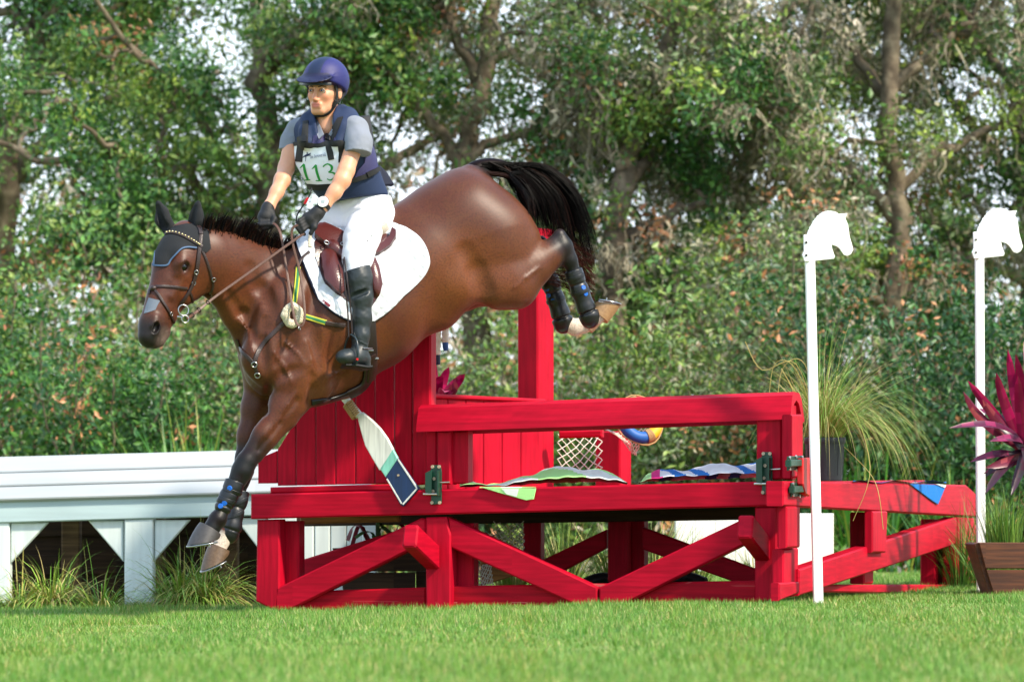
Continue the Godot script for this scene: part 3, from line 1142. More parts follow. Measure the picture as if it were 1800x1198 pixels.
func make_red_jump() -> void:
	JC = J0 + JT * 2.86
	jump = thing("red_table_jump", "red painted timber table jump with crossed braces, a top rail and a plank cabin", "jump", "", Vector3(0.2, 0, 0))
	# --- front frame
	rp("table_beam", [440, 868, 1372, 845, 1372, 889, 440, 912], -0.03, 0.09)
	rp("table_beam", [474, 856, 694, 850, 694, 862, 474, 867], 0.012, 0.05)
	rp("bottom_rail", [497, 1040, 748, 1032, 748, 1074, 516, 1078, 478, 1074], 0.04, 0.09, "red_worn")
	rp("bottom_rail", [790, 1030, 1330, 1020, 1330, 1064, 790, 1075], 0.04, 0.09, "red_worn")
	rp("post", [451, 913, 491, 912, 491, 1036, 484, 1074, 449, 1056], 0.0, 0.09, "red_v")
	rp("post", [494, 915, 525, 915, 525, 1040, 494, 1045], 0.09, 0.09, "red_v")
	rp("post", [748, 909, 784, 908, 792, 940, 792, 1072, 748, 1074], -0.012, 0.1, "red_v")
	rp("post", [796, 920, 832, 919, 832, 1032, 796, 1032], 0.12, 0.09, "red_v")
	rp("brace", [484, 1034, 740, 910, 748, 912, 748, 952, 508, 1072, 484, 1074], 0.0, 0.08)
	rp("brace", [787, 909, 1050, 1032, 1050, 1074, 1032, 1072, 792, 962], 0.0, 0.08)
	rp("brace", [1053, 1032, 1318, 906, 1326, 908, 1326, 948, 1075, 1072, 1053, 1074], 0.0, 0.08)
	rp("post", [1327, 891, 1366, 890, 1366, 1053, 1330, 1061, 1327, 1060], -0.015, 0.1, "red_v")
	# --- projecting stubs at the tops of the braces
	for q in [[763, 982, 0.0], [1343, 967, 0.0]]:
		var root := pick(q[0], q[1], J0, JN, 0.02)
		var dir := (JN * 0.95 + Vector3.UP * 0.31).normalized()
		var hv := (Vector3.UP * 0.95 - JN * 0.31).normalized()
		var b := MB.new()
		b.bar(root, root + dir * 0.38, JT * 0.038, hv * 0.058, 0.008)
		part("brace_stub", b.mesh(), M.red_h, jump)
	# --- corner post and right side
	rp("post", [1367, 892, 1391, 891, 1391, 1048, 1367, 1052], 0.07, 0.09, "red_v")
	rs("post", [1384, 890, 1407, 889, 1407, 962, 1384, 963], -0.012, 0.05, "red_v")
	rs("post", [1378, 965, 1404, 962, 1404, 1040, 1378, 1046], 0.02, 0.06, "red_v")
	rs("foot_block", [1371, 1024, 1406, 1022, 1406, 1042, 1371, 1056], -0.006, 0.05, "red_h")
	rs("side_beam", [1378, 845, 1700, 852, 1716, 866, 1716, 908, 1378, 889], -0.01, 0.09)
	rs("side_brace", [1406, 1000, 1683, 908, 1683, 956, 1406, 1047], 0.0, 0.08)
	rs("side_rail", [1406, 1027, 1690, 1027, 1690, 1044, 1406, 1040], 0.05, 0.09)
	rs("side_post", [1520, 900, 1536, 900, 1536, 1026, 1520, 1026], 0.08, 0.08, "red_v")
	rs("side_post", [1535, 898, 1561, 898, 1558, 971, 1535, 971], -0.03, 0.05, "red_v")
	rs("side_post", [1684, 908, 1716, 910, 1716, 1046, 1684, 1046], 0.0, 0.09, "red_v")
	rs("side_post", [1645, 912, 1668, 912, 1668, 1030, 1645, 1030], 0.12, 0.09, "red_v")
	# --- upper right post and top rail
	rp("rail_post", [1330, 726, 1374, 724, 1374, 842, 1330, 844], -0.012, 0.1, "red_v")
	rp("rail_post", [1376, 712, 1392, 712, 1392, 842, 1376, 843], 0.05, 0.1, "red_v")
	rs("rail_post", [1392, 728, 1412, 728, 1412, 838, 1392, 840], 0.03, 0.05, "red_v")
	rp("rail_post", [768, 757, 792, 757, 792, 851, 768, 851], 0.02, 0.1, "red_v")
	rp("rail_post", [793, 757, 822, 757, 822, 850, 793, 850], 0.06, 0.09, "red_v")
	rp("rail_post", [748, 748, 767, 748, 767, 852, 748, 852], 0.045, 0.09, "red_v")
	# the rail is capped like a roof: two sloping boards, one each side of a rounded ridge
	var a := pick(731, 735, J0, JN, -0.03)
	var e := pick(1390, 712, J0, JN, -0.03)
	var b := MB.new()
	var rings := []
	for at in [a - JT * 0.0, e + JT * 0.0]:
		var ring := PackedVector3Array()
		for q in [[0.0, -0.068], [0.030, -0.066], [0.075, 0.010], [0.12, 0.028], [0.17, 0.012], [0.25, -0.08], [0.285, -0.070], [0.225, 0.035], [0.18, 0.064], [0.075, 0.068], [0.038, 0.050], [0.008, -0.03]]:
			ring.append(at - JN * q[0] + Vector3.UP * q[1])
		ring.reverse()
		rings.append(ring)
	b.loft(rings, false, false)
	# end faces of the cap
	for w in 2:
		var r: PackedVector3Array = rings[w]
		var flat := PackedVector2Array()
		for p in r:
			flat.append(Vector2(p.dot(JN), p.y))
		var ti := Geometry2D.triangulate_polygon(flat)
		for k in range(0, ti.size(), 3):
			var t := [r[ti[k]], r[ti[k + 1]], r[ti[k + 2]]]
			if (t[1] - t[0]).cross(t[2] - t[0]).dot(JT) * (1 if w == 1 else -1) < 0:
				t.reverse()
			b.tri(t[0], t[1], t[2])
	part("top_rail", b.mesh(), M.red_h, jump)
	# --- deck boards
	var deck_y := pick(900, 858, J0, JN, 0.0).y
	for k in 19:
		var t0 := 0.06 + k * 0.147
		b = MB.new()
		b.bar(jl(t0 + 0.072, deck_y - 0.012 + 0.02 * (t0 - 1.4) * 0.9, 0.07), jl(t0 + 0.072, deck_y - 0.012 + 0.02 * (t0 - 1.4) * 0.9 + 0.03, 2.9), JT * 0.07, Vector3.UP * 0.018, 0.004)
		part("deck_board", b.mesh(), M.red_h if k < 17 else M.red_v, jump)
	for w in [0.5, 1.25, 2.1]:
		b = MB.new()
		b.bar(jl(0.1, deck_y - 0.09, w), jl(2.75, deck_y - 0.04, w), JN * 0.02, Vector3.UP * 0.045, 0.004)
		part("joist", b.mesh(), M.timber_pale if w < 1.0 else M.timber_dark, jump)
	# --- back frame, seen through the front
	rp("back_post", [919, 915, 950, 915, 950, 1015, 919, 1015], 1.3, 0.08, "red_v")
	rp("back_post", [1068, 912, 1102, 912, 1102, 1022, 1068, 1022], 1.3, 0.09, "red_v")
	rp("back_post", [1104, 912, 1132, 912, 1132, 1018, 1104, 1018], 1.42, 0.09, "red_v")
	rp("back_brace", [950, 985, 1066, 930, 1066, 962, 985, 1005, 950, 1018], 1.32, 0.06)
	rp("back_brace", [1128, 926, 1328, 1000, 1328, 1036, 1128, 965], 1.32, 0.06)
	rp("back_brace", [525, 985, 735, 920, 735, 960, 525, 1030], 0.55, 0.06)
	rp("back_rail", [520, 1040, 1330, 1024, 1330, 1050, 520, 1066], 1.3, 0.08)
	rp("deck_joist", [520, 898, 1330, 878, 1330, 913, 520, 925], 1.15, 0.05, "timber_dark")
	rp("deck_joist", [526, 903, 700, 899, 700, 917, 526, 921], 0.28, 0.05, "timber_pale")
	# --- tall plank wall at the left
	var wall := part("plank_wall", plank(453, 486, 806, 792, 849, 0.10), M.red_v, jump)
	var xs := [486, 519, 554, 589, 624, 658, 692, 724]
	for k in 7:
		var lo: float = lerpf(790, 560, clampf((xs[k] - 486.0) / 150.0, 0, 1))
		var hi: float = lerpf(790, 560, clampf((xs[k + 1] - 486.0) / 150.0, 0, 1))
		part("plank", plank(xs[k] + 1.6, xs[k + 1] - 0.2, lo, hi, 853 - k * 0.7, 0.10), M.red_v, wall)
		for nq in [[0.28, 846.0], [0.74, 845.0]]:
			var nb := MB.new()
			var np := pick(lerpf(xs[k], xs[k + 1], nq[0]), nq[1] - k * 0.7, J0, JN, 0.1005)
			nb.tube([np, np + JN * 0.0012], 0.0028, 7)
			part("nail", nb.mesh(), M.timber_dark, wall)
	rp("cabin_post", [725, 560, 757, 560, 757, 851, 725, 852], 0.075, 0.09, "red_v")
	# --- open back of the cabin: low plank panel running away to the right
	var bo := P(757, 760, -0.45)
	var bn := Vector3(0.83, 0, 0.56)
	var bp := part("low_panel", plate_mesh([752, 691, 960, 701, 960, 708, 752, 699], bo, bn, -0.02, 0.06), M.red_h, jump)
	var bx := [757, 787, 819, 850, 883, 916, 949]
	for k in 6:
		part("plank", plate_mesh([bx[k] + 1.2, 700 + k * 1.3, bx[k + 1] - 0.3, 701.3 + k * 1.3, bx[k + 1] - 0.3, 862, bx[k] + 1.2, 864], bo, bn, 0.0, 0.022, 0.004), M.red_v, bp)
	# posts that carried the roof; turned like the low panel
	var tn := Vector3(bn.z, 0, -bn.x)          # towards the right and away
	for q in [[945, 400, 862, -1.35, 0.066, 0.082], [1090, 757, 862, -1.75, 0.082, 0.06], [812, 380, 500, -0.7, 0.06, 0.06], [735, 375, 560, -0.3, 0.06, 0.06]]:
		var c := P(q[0], q[1], q[3])
		var f := P(q[0], q[2], q[3])
		var mid: Vector3 = -bn * q[4] + tn * q[5] * 1.0
		b = MB.new()
		b.bar(f + mid, c + mid, bn * q[4], tn * q[5], 0.008)
		part("cabin_post", b.mesh(), M.red_v, jump)
	rp("cabin_rail", [982, 757, 1058, 755, 1058, 768, 982, 770], 1.55, 0.05)
	# roof: pale boards, all but the rear edge hidden by the horse
	var roof := part("roof", box_mesh(P(772, 383, -0.75), Vector3(0.68, 0.035, 0.9), Basis.from_euler(Vector3(0, -0.31, 0.03))), M.grey_h, jump, "pale grey slab roof behind the horse and rider")
	for k in 5:
		part("board", box_mesh(P(772, 376, -0.75) + Vector3(0.0, 0.0, 0.36 - 0.18 * k), Vector3(0.70, 0.02, 0.17), Basis.from_euler(Vector3(0, -0.31, 0.03))), M.white_h, roof)
	# --- latches
	latch([747, 817, 776, 887], J0, JN, -0.045)
	latch([1329, 794, 1358, 869], J0, JN, -0.045)
	hinge([1386, 800, 1413, 827])
	hinge([1392, 846, 1419, 873])
	b = MB.new()
	plate(b, [1412, 805, 1424, 804, 1424, 872, 1417, 868, 1412, 850], JC, JT, -0.05, 0.03, 0.005)
	part("latch_lever", b.mesh(), M.red_metal, jump, "bright red metal lever between two green hinges")
	# --- loose board under the front skid
	b = MB.new()
	plate(b, [472, 1082, 568, 1079, 568, 1094, 472, 1097], J0, JN, 0.0, 0.25, 0.006)
	solo("packing_board", b.mesh(), M.grey_board, "weathered grey board packed under the red jump's skid, beside the horse's forefeet", "board")
	b = MB.new()
	plate(b, [1196, 1073, 1298, 1070, 1298, 1078, 1196, 1081], J0, JN, 0.02, 0.2, 0.005)
	solo("packing_board", b.mesh(), M.timber_pale, "pale yellow board wedged under the red bottom rail among the grass", "board")

func plank(x0: float, x1: float, y0: float, y1: float, bottom: float, w: float) -> ArrayMesh:
	var b := MB.new()
	plate(b, [x0, y0, x1, y1, x1, bottom, x0, bottom + 0.4], J0, JN, w, 0.025, 0.004)
	return b.mesh()

func plate_mesh(px: Array, o: Vector3, n: Vector3, w: float, thick: float, ch := 0.007) -> ArrayMesh:
	var b := MB.new()
	plate(b, px, o, n, w, thick, ch)
	return b.mesh()

func box_mesh(c: Vector3, size: Vector3, bs := Basis.IDENTITY, ch := 0.006) -> ArrayMesh:
	var b := MB.new()
	b.box(c, size, bs, ch)
	return b.mesh()

func latch(r: Array, o: Vector3, n: Vector3, w: float) -> void:
	var cx: float = (r[0] + r[2]) * 0.5
	var root := part("latch", plate_mesh([cx - 2, r[1], r[2] - 2, r[1], r[2], r[1] + 12, r[2], r[3] - 2, cx - 4, r[3], cx - 4, r[3] - 14, cx - 5, r[1] + 10], o, n, w, 0.008, 0.002), M.green_metal, jump, "dark green painted metal latch bolted to the red timbers")
	part("flange", plate_mesh([r[0], r[1] + 14, cx - 3, r[1] + 8, cx - 3, r[3] - 18, r[0], r[3] - 22], o, n, w - 0.03, 0.006, 0.002), M.green_metal, root)
	part("flange", plate_mesh([cx + 6, r[1] + 10, cx + 9, r[1] + 10, cx + 9, r[3] - 16, cx + 6, r[3] - 16], o, n, w - 0.04, 0.04, 0.002), M.green_metal, root)
	var b := MB.new()
	b.tube([pick(r[0] - 3, r[3] - 19, o, n, w - 0.025), pick(cx + 8, r[3] - 19, o, n, w - 0.025)], 0.006, 8)
	part("pin", b.mesh(), M.zinc, root)
	b = MB.new()
	b.tube([pick(cx + 8, r[1] + 31, o, n, w - 0.012), pick(r[2] + 14, r[1] + 30, o, n, w - 0.012)], 0.004, 6)
	part("rod", b.mesh(), M.zinc, root)
	for q in [[cx - 1, r[1] + 3], [r[2] - 4, r[1] + 3], [cx - 2, r[3] - 4], [r[2] - 3, r[3] - 4], [cx + 2, r[1] + 24], [cx, r[1] + 46], [cx + 9, r[3] - 19]]:
		b = MB.new()
		var p := pick(q[0], q[1], o, n, w - 0.001)
		b.tube([p, p + n * 0.006], 0.0085, 10)
		part("screw", b.mesh(), M.screw, root)

func hinge(r: Array) -> void:
	var root := part("hinge_plate", plate_mesh([r[0], r[1] + 2, r[2], r[1], r[2], r[3] - 2, r[0], r[3]], JC, JT, -0.02, 0.008, 0.002), M.green_metal, jump, "small green metal hinge plate with bolts on the side post")
	part("fold", plate_mesh([r[0] + 5, r[1] + 8, r[2] - 2, r[1] + 7, r[2] - 2, r[3] - 8, r[0] + 5, r[3] - 7], JC, JT, -0.045, 0.03, 0.004), M.green_metal, root)
	for q in [[r[0] + 2, r[1] + 4], [r[0] + 13, r[1] + 2], [r[2] - 3, r[1] + 3], [r[0] + 2, r[3] - 3], [r[0] + 13, r[3] - 1], [r[2] - 3, r[3] - 3]]:
		var b := MB.new()
		var p := pick(q[0], q[1], JC, JT, -0.021)
		b.tube([p, p + JT * 0.006], 0.008, 8)
		part("bolt", b.mesh(), M.zinc, root)

# ---------------------------------------------------------------- white roll-top table at the left
func make_white_table() -> void:
	var o := P(0, 920, -2.2)
	var ang := 0.06
	var n := Vector3(-sin(ang), 0, cos(ang))
	var t := thing("white_table_jump", "white plank roll-top table jump on arched white supports", "jump", "", Vector3(o.x, 0, o.z))
	var L := -60.0
	var R := 652.0
	# sloping top boards: each leans back further
	var edges := [[878.0, -0.03], [853.0, 0.03], [829.0, 0.12], [803.0, 0.25]]
	var tilt := -0.0285
	for k in 3:
		var y0: float = edges[k][0]
		var y1: float = edges[k + 1][0]
		var gap := 2.4
		var lo := [pick(L, y0 - tilt * -L * -1.0 * 0 + tilt * L * 1.0 - gap * 0.3, o, n, edges[k][1]), pick(R, y0 + tilt * R - gap * 0.3, o, n, edges[k][1])]
		var hi := [pick(L, y1 + tilt * L + gap * 0.7, o, n, edges[k + 1][1]), pick(R, y1 + tilt * R + gap * 0.7, o, n, edges[k + 1][1])]
		var nn: Vector3 = (lo[1] - lo[0]).cross(hi[0] - lo[0]).normalized()
		var b := MB.new()
		solid(b, [lo[0], lo[1], hi[1], hi[0]], nn, 0.03, 0.006)
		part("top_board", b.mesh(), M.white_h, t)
	# flat top, just out of sight
	var hy := pick(0, 803, o, n, 0.25)
	for k in 5:
		var b := MB.new()
		var c0 := pick(L, 803 + tilt * L, o, n, 0.26 + 0.2 * k)
		var c1 := pick(R, 803 + tilt * R, o, n, 0.26 + 0.2 * k)
		c0.y = pick(L, 803 + tilt * L, o, n, 0.26).y + 0.004 * k
		c1.y = pick(R, 803 + tilt * R, o, n, 0.26).y + 0.004 * k
		b.bar(c0 - n * 0.1 - Vector3.UP * 0.02, c1 - n * 0.1 - Vector3.UP * 0.02, -n * 0.097, Vector3.UP * 0.016, 0.004)
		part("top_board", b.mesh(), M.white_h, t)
	# fascia
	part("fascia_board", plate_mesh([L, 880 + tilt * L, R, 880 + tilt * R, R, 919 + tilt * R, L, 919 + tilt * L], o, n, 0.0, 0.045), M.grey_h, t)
	# posts and gussets
	for q in [[-38, 16, 4], [218, 269, 0], [470, 522, 0], [636, 662, 0]]:
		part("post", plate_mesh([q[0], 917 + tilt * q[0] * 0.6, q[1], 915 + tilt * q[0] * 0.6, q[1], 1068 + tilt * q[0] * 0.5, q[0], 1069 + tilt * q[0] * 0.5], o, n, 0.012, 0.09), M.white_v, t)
	for q in [[18, 85, 1], [216, 154, -1], [271, 334, 1], [468, 412, -1]]:
		var x0: float = q[0]
		var x1: float = q[1]
		var y := 918 + tilt * x0 * 0.6
		part("gusset", plate_mesh([x0, y, x1, y, x0, y + 72], o, n, 0.03, 0.03), M.white_v, t)
	part("sill", plate_mesh([L, 1056, R, 1046, R, 1064, L, 1072], o, n, 0.28, 0.09), M.timber, t)
	# dark inside: back wall of rough boards and inner posts
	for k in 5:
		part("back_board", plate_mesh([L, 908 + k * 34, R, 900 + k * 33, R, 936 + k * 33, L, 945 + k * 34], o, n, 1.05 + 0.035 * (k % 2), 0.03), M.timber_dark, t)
	for x in [-20, 122, 270, 400]:
		part("inner_post", plate_mesh([x - 15, 905, x + 17, 905, x + 17, 1064, x - 15, 1065], o, n, 0.62, 0.09), M.timber, t)
	for k in 4:
		part("end_board", plate_mesh([524 + k * 28.5, 915, 551 + k * 28.5, 914, 551 + k * 28.5, 1052, 524 + k * 28.5, 1053], o, n, 0.025, 0.03), M.white_v, t)
	# white panel of another jump, seen under the red table
	var o2 := P(1330, 950, -3.4)
	var n2 := Vector3(0.18, 0, 0.983)
	var w := thing("white_panel_jump", "bright white boarded panel behind and below the right half of the red jump", "jump", "", Vector3(o2.x, 0, o2.z))
	for k in 8:
		part("board", plate_mesh([1188 + k * 34.8, 902, 1222.5 + k * 34.8, 902, 1222.5 + k * 34.8, 1004, 1188 + k * 34.8, 1004], o2, n2, 0.0, 0.03, 0.003), M.white_plastic, w)
	part("leg", plate_mesh([1190, 1003, 1215, 1003, 1215, 1042, 1190, 1042], o2, n2, 0.002, 0.06), M.white_plastic, w)
	part("leg", plate_mesh([1440, 1003, 1465, 1003, 1465, 1040, 1440, 1040], o2, n2, 0.002, 0.06), M.white_plastic, w)

# ---------------------------------------------------------------- white markers with horse head cut-outs
func make_markers() -> void:
	var hz := [140, 465, 122, 435, 135, 405, 133, 290, 158, 286, 165, 255, 185, 215, 210, 175, 245, 140, 285, 122, 320, 120, 360, 130, 380, 143, 440, 138, 425, 172, 445, 220, 455, 300, 475, 370, 480, 395, 465, 425, 440, 438, 415, 430, 385, 385, 365, 370, 328, 358, 335, 395, 352, 440, 345, 458, 205, 472]
	for k in 2:
		var z := 0.85 if k == 0 else -1.6
		var dx := 0.0 if k == 0 else 298.5
		var dy := 0.0 if k == 0 else -5.0
		var o := P(1430 + dx, 900, z)
		var n := Vector3(0.10, 0, 0.995)
		var foot := P(1439.5 if k == 0 else 1725.5, 1076 if k == 0 else 1057, z)
		var t := thing("horse_head_marker", ["white marker pole with a horse head cut-out standing at the red jump's front corner", "white marker pole with a horse head cut-out standing beside the red leaved plant"][k], "marker", "white horse head markers", foot)
		var px := []
		for i in range(0, hz.size(), 2):
			px.append(1380 + hz[i] / 3.993 + dx)
			px.append(340 + hz[i + 1] / 3.993 + dy)
		# notched mane
		var out := []
		for i in range(0, px.size(), 2):
			out.append(px[i]); out.append(px[i + 1])
			if i >= 10 and i <= 18:
				for s in 3:
					var f := (s + 0.5) / 3.0
					var q := 1.0 if s % 2 == 0 else -0.4
					out.append(lerpf(px[i], px[i + 2], f) + q * 0.9)
					out.append(lerpf(px[i + 1], px[i + 3], f) + q * 0.9)
		part("horse_head_cutout", plate_mesh(out, o, n, -0.005, 0.012, 0.002), M.white_plastic, t)
		var b := MB.new()
		var tp := P(1423 + dx + (0 if k == 0 else 0.5), 415 + dy, z)
		b.bar(foot - Vector3.UP * 0.05 + (foot - tp) * 0.0, tp, Vector3.RIGHT * 0.0235, Vector3.BACK * 0.0235, 0.005)
		part("pole", b.mesh(), M.white_plastic, t)
		# side strip that takes the bolts
		part("bracket", plate_mesh([1413.5 + dx, 412.5 + dy, 1423 + dx, 412 + dy, 1424 + dx, 459 + dy, 1415 + dx, 459 + dy, 1411 + dx, 448 + dy, 1414 + dx, 441 + dy], o, n, -0.032, 0.02, 0.002), M.white_plastic, t)
		for y in [426.0, 448.5]:
			b = MB.new()
			var c := pick(1417.6 + dx, y + dy, o, n, -0.033)
			b.tube([c, c + n * 0.004], 0.006, 10)
			part("bolt", b.mesh(), M.black, t)

# ---------------------------------------------------------------- loose things on and around the red jump
func make_props() -> void:
	var rng := RandomNumberGenerator.new()
	rng.seed = 31
	# paddle fixed to the plank wall
	var pd := thing("paddle", "white paddle with a mint band and navy tip hanging aslant on the red plank wall", "paddle", "", P(670, 890, 0.1))
	var w := -0.055
	var o := J0
	part("blade", plate_mesh([626, 727, 637, 724, 654, 738, 668, 752, 681, 770, 691, 789, 672, 826, 666, 826, 654, 806, 641, 783, 633, 755], o, JN, w, 0.022, 0.005), M.paint_white, pd)
	part("mint_band", plate_mesh([667, 823, 690, 788.5, 699, 805, 677, 838], o, JN, w, 0.022, 0.004), M.paint_mint, pd)
	part("navy_tip", plate_mesh([677, 838, 699, 804.5, 736, 859, 708, 890, 703, 887], o, JN, w, 0.022, 0.005), M.paint_navy, pd)
	var edge := MB.new()
	for q in [[700, 808, 733, 858], [733, 858, 708, 886], [706, 885, 680, 841]]:
		edge.strap([pick(q[0], q[1], o, JN, w - 0.0005), pick(q[2], q[3], o, JN, w - 0.0005)], [JN, JN], 0.008, 0.0015)
	part("white_border", edge.mesh(), M.paint_white, pd)
	var b := MB.new()
	b.tube([pick(572, 640, o, JN, w), pick(604, 697, o, JN, w + 0.01), pick(632, 731, o, JN, w + 0.012)], 0.021, 10)
	part("shaft", b.mesh(), M.paint_white, pd)
	b = MB.new()
	for k in 7:
		var c := pick(612 + k * 2.3, 710 + k * 3.3, o, JN, w + 0.01)
		var ax := (pick(632, 731, o, JN, w) - pick(604, 697, o, JN, w)).normalized()
		var u := JN
		var s := ax.cross(u)
		var ring := []
		for j in 13:
			var an := TAU * j / 12.0
			ring.append(c + (u * cos(an) + s * sin(an)) * 0.025)
		b.tube(ring, 0.0065, 6)
	part("rope_whipping", b.mesh(), M.rope_tan, pd)
	b = MB.new()
	var sc := pick(700, 835, o, JN, w - 0.001)
	b.tube([sc, sc + JN * 0.004], 0.006, 8)
	part("screw", b.mesh(), M.screw, pd)

	towels()
	# fishing nets
	net_thing("fishing_net", "white fishing net stretched between two red posts behind the towels", P(980, 762, -1.5), P(1058, 760, -1.62), P(1058, 838, -1.62), P(980, 838, -1.5), 5, 5, 0.05, rng)
	net_thing("fishing_net", "grey fishing net hanging under the deck behind the red brace", P(868, 915, -0.9), P(920, 915, -0.95), P(924, 985, -0.95), P(862, 965, -0.9), 5, 6, 0.04, rng)
	net_thing("fishing_net", "loose tangle of white net beside the tan board under the deck", P(826, 985, -0.35), P(862, 980, -0.4), P(868, 1032, -0.4), P(828, 1034, -0.35), 6, 7, 0.06, rng)
	net_thing("fishing_net", "white net bunched over the life ring behind the top rail", P(1056, 752, -1.45), P(1138, 748, -1.45), P(1118, 800, -1.5), P(1096, 764, -1.45), 8, 4, 0.05, rng)
	# life ring
	var lr := thing("life_ring", "blue, yellow and red life ring with rope bands behind the top rail", "life ring", "", P(1127, 778, -1.4))
	var ctr := P(1126, 738, -1.35)
	var ax := Vector3(0.25, 0.3, 0.9).normalized()
	var ux := Vector3.UP.cross(ax).normalized()
	var uy := ax.cross(ux)
	var cols := [["segment", Color(0.03, 0.33, 0.62), 200, 285], ["segment", Color(0.85, 0.66, 0.10), 305, 370], ["segment", Color(0.80, 0.06, 0.10), 30, 100], ["segment", Color(0.9, 0.88, 0.82), 118, 182]]
	for q in cols:
		b = MB.new()
		var pts := []
		for k in 13:
			var an := deg_to_rad(lerpf(q[2], q[3], k / 12.0))
			pts.append(ctr + (ux * cos(an) + uy * sin(an) * 1.05) * 0.095)
		b.tube(pts, 0.033, 12)
		part(q[0], b.mesh(), mat("ring%d" % q[2], q[1], 0.55), lr)
	for q in [[285, 305], [370, 390], [100, 118], [182, 200]]:
		b = MB.new()
		for k in 6:
			var an := deg_to_rad(lerpf(q[0], q[1], (k + 0.5) / 6.0))
			var c := ctr + (ux * cos(an) + uy * sin(an) * 1.05) * 0.095
			var r := (c - ctr).normalized()
			var ring := []
			for j in 13:
				var al := TAU * j / 12.0
				ring.append(c + (r * cos(al) + ax * sin(al)) * 0.035)
			b.tube(ring, 0.004, 5)
		part("rope_band", b.mesh(), M.rope_tan, lr)
	b = MB.new()
	var rp_ := []
	for k in 25:
		var an := TAU * k / 24.0
		rp_.append(ctr + (ux * cos(an) + uy * sin(an) * 1.05) * (0.133 + 0.006 * sin(an * 4)) )
	b.tube(rp_, 0.0045, 6)
	part("grab_line", b.mesh(), M.rope_tan, lr)
	# rope fenders with dipped ends
	for q in [[786, 540, 602, 616, 6.5, "rope fender with a pale blue dipped end hanging from the cabin roof"], [772, 545, 624, 641, 6.5, "longer rope fender with a navy dipped end hanging beside the cabin post"]]:
		var f := thing("rope_fender", q[5], "rope", "rope fenders", P(q[0], q[3], -0.55))
		b = MB.new()
		var pts := []
		var rad := []
		for k in 60:
			pts.append(P(q[0] - k * 0.06, lerpf(q[1] - 140, q[2], k / 59.0), -0.55))
			rad.append(q[4] * 0.00285 * (1.0 + 0.14 * sin(k * 2.1)))
		b.tube(pts, rad, 10)
		part("rope", b.mesh(), M.rope_white, f)
		b = MB.new()
		b.tube([P(q[0] - 3.4, q[2] - 1, -0.55), P(q[0] - 3.0, q[3] - 5, -0.55), P(q[0] - 2.0, q[3], -0.55)], [0.0165, 0.016, 0.012], 10)
		part("dipped_end", b.mesh(), mat("dip%d" % q[3], Color(0.10, 0.30, 0.55) if q[3] < 630 else Color(0.04, 0.10, 0.22), 0.5), f)
	# tan board and black edging seen through the frame
	solo("tan_board", plate_mesh([845, 985, 905, 972, 905, 1012, 845, 1030], P(870, 1000, -1.0), Vector3(0.1, 0, 1).normalized(), 0, 0.03), M.timber_pale, "tan board standing under the deck behind the loose net", "board")
	b = MB.new()
	b.tube(spline([P(1030, 1024, -1.7), P(1060, 1015, -1.75), P(1110, 1024, -1.72), P(1170, 1022, -1.7), P(1205, 1013, -1.75), P(1240, 1024, -1.7)], 5), 0.03, 8)
	solo("drain_hose", b.mesh(), M.black_pot, "black corrugated hose lying in the grass behind the red braces", "hose")

func towels() -> void:
	towel("towel", "green and white striped towel heaped on the red deck with one corner hanging down", [[808, 852], [830, 846], [860, 850], [885, 851], [905, 843], [930, 833], [962, 823], [1000, 822], [1050, 823], [1075, 834], [1103, 849]], 0.03, [845, 856, 942, 858, 938, 877, 925, 879, 885, 868], 0, 0.62)
	towel("towel", "white towel with pink and blue stripes heaped beside the right hand post", [[1122, 849], [1140, 832], [1158, 828], [1190, 826], [1230, 820], [1280, 815], [1330, 814], [1352, 818]], 0.035, [], 1, 0.62)
	# blue towel on the right hand deck
	var b := MB.new()
	var n := JT
	b.col = lin(0.05, 0.45, 0.78)
	solid(b, [pick(1600, 850, JC, n, -0.018), pick(1664, 852, JC, n, -0.018), pick(1650, 886, JC, n, -0.022), pick(1640, 880, JC, n, -0.02)], n, 0.006, 0.001)
	b.col = lin(0.92, 0.94, 0.95)
	solid(b, [pick(1645, 850, JC, n, -0.0245), pick(1664, 852, JC, n, -0.0245), pick(1662, 857, JC, n, -0.0245)], n, 0.003, 0.001)
	b.col = lin(0.05, 0.45, 0.78)
	var rows := []
	for k in 6:
		var ring := []
		for j in 14:
			var px := lerpf(1500, 1664, j / 13.0)
			var p := pick(px, 849 + 0.3 * sin(j * 1.9), JC, n, -0.016 + 0.07 * k)
			p.y = pick(px, 850.0, JC, n, -0.016).y + 0.012 + 0.008 * sin(j * 1.3 + k)
			ring.append(p)
		rows.append(ring)
	for k in 5:
		for j in 13:
			b.col = lin(0.05, 0.45, 0.78) if (j / 3) % 3 != 2 else lin(0.9, 0.93, 0.95)
			b.quad(rows[k][j], rows[k][j + 1], rows[k + 1][j + 1], rows[k + 1][j])
	solo("towel", b.mesh(), M.terry, "blue towel laid over the right hand end of the red deck, corner hanging", "towel")

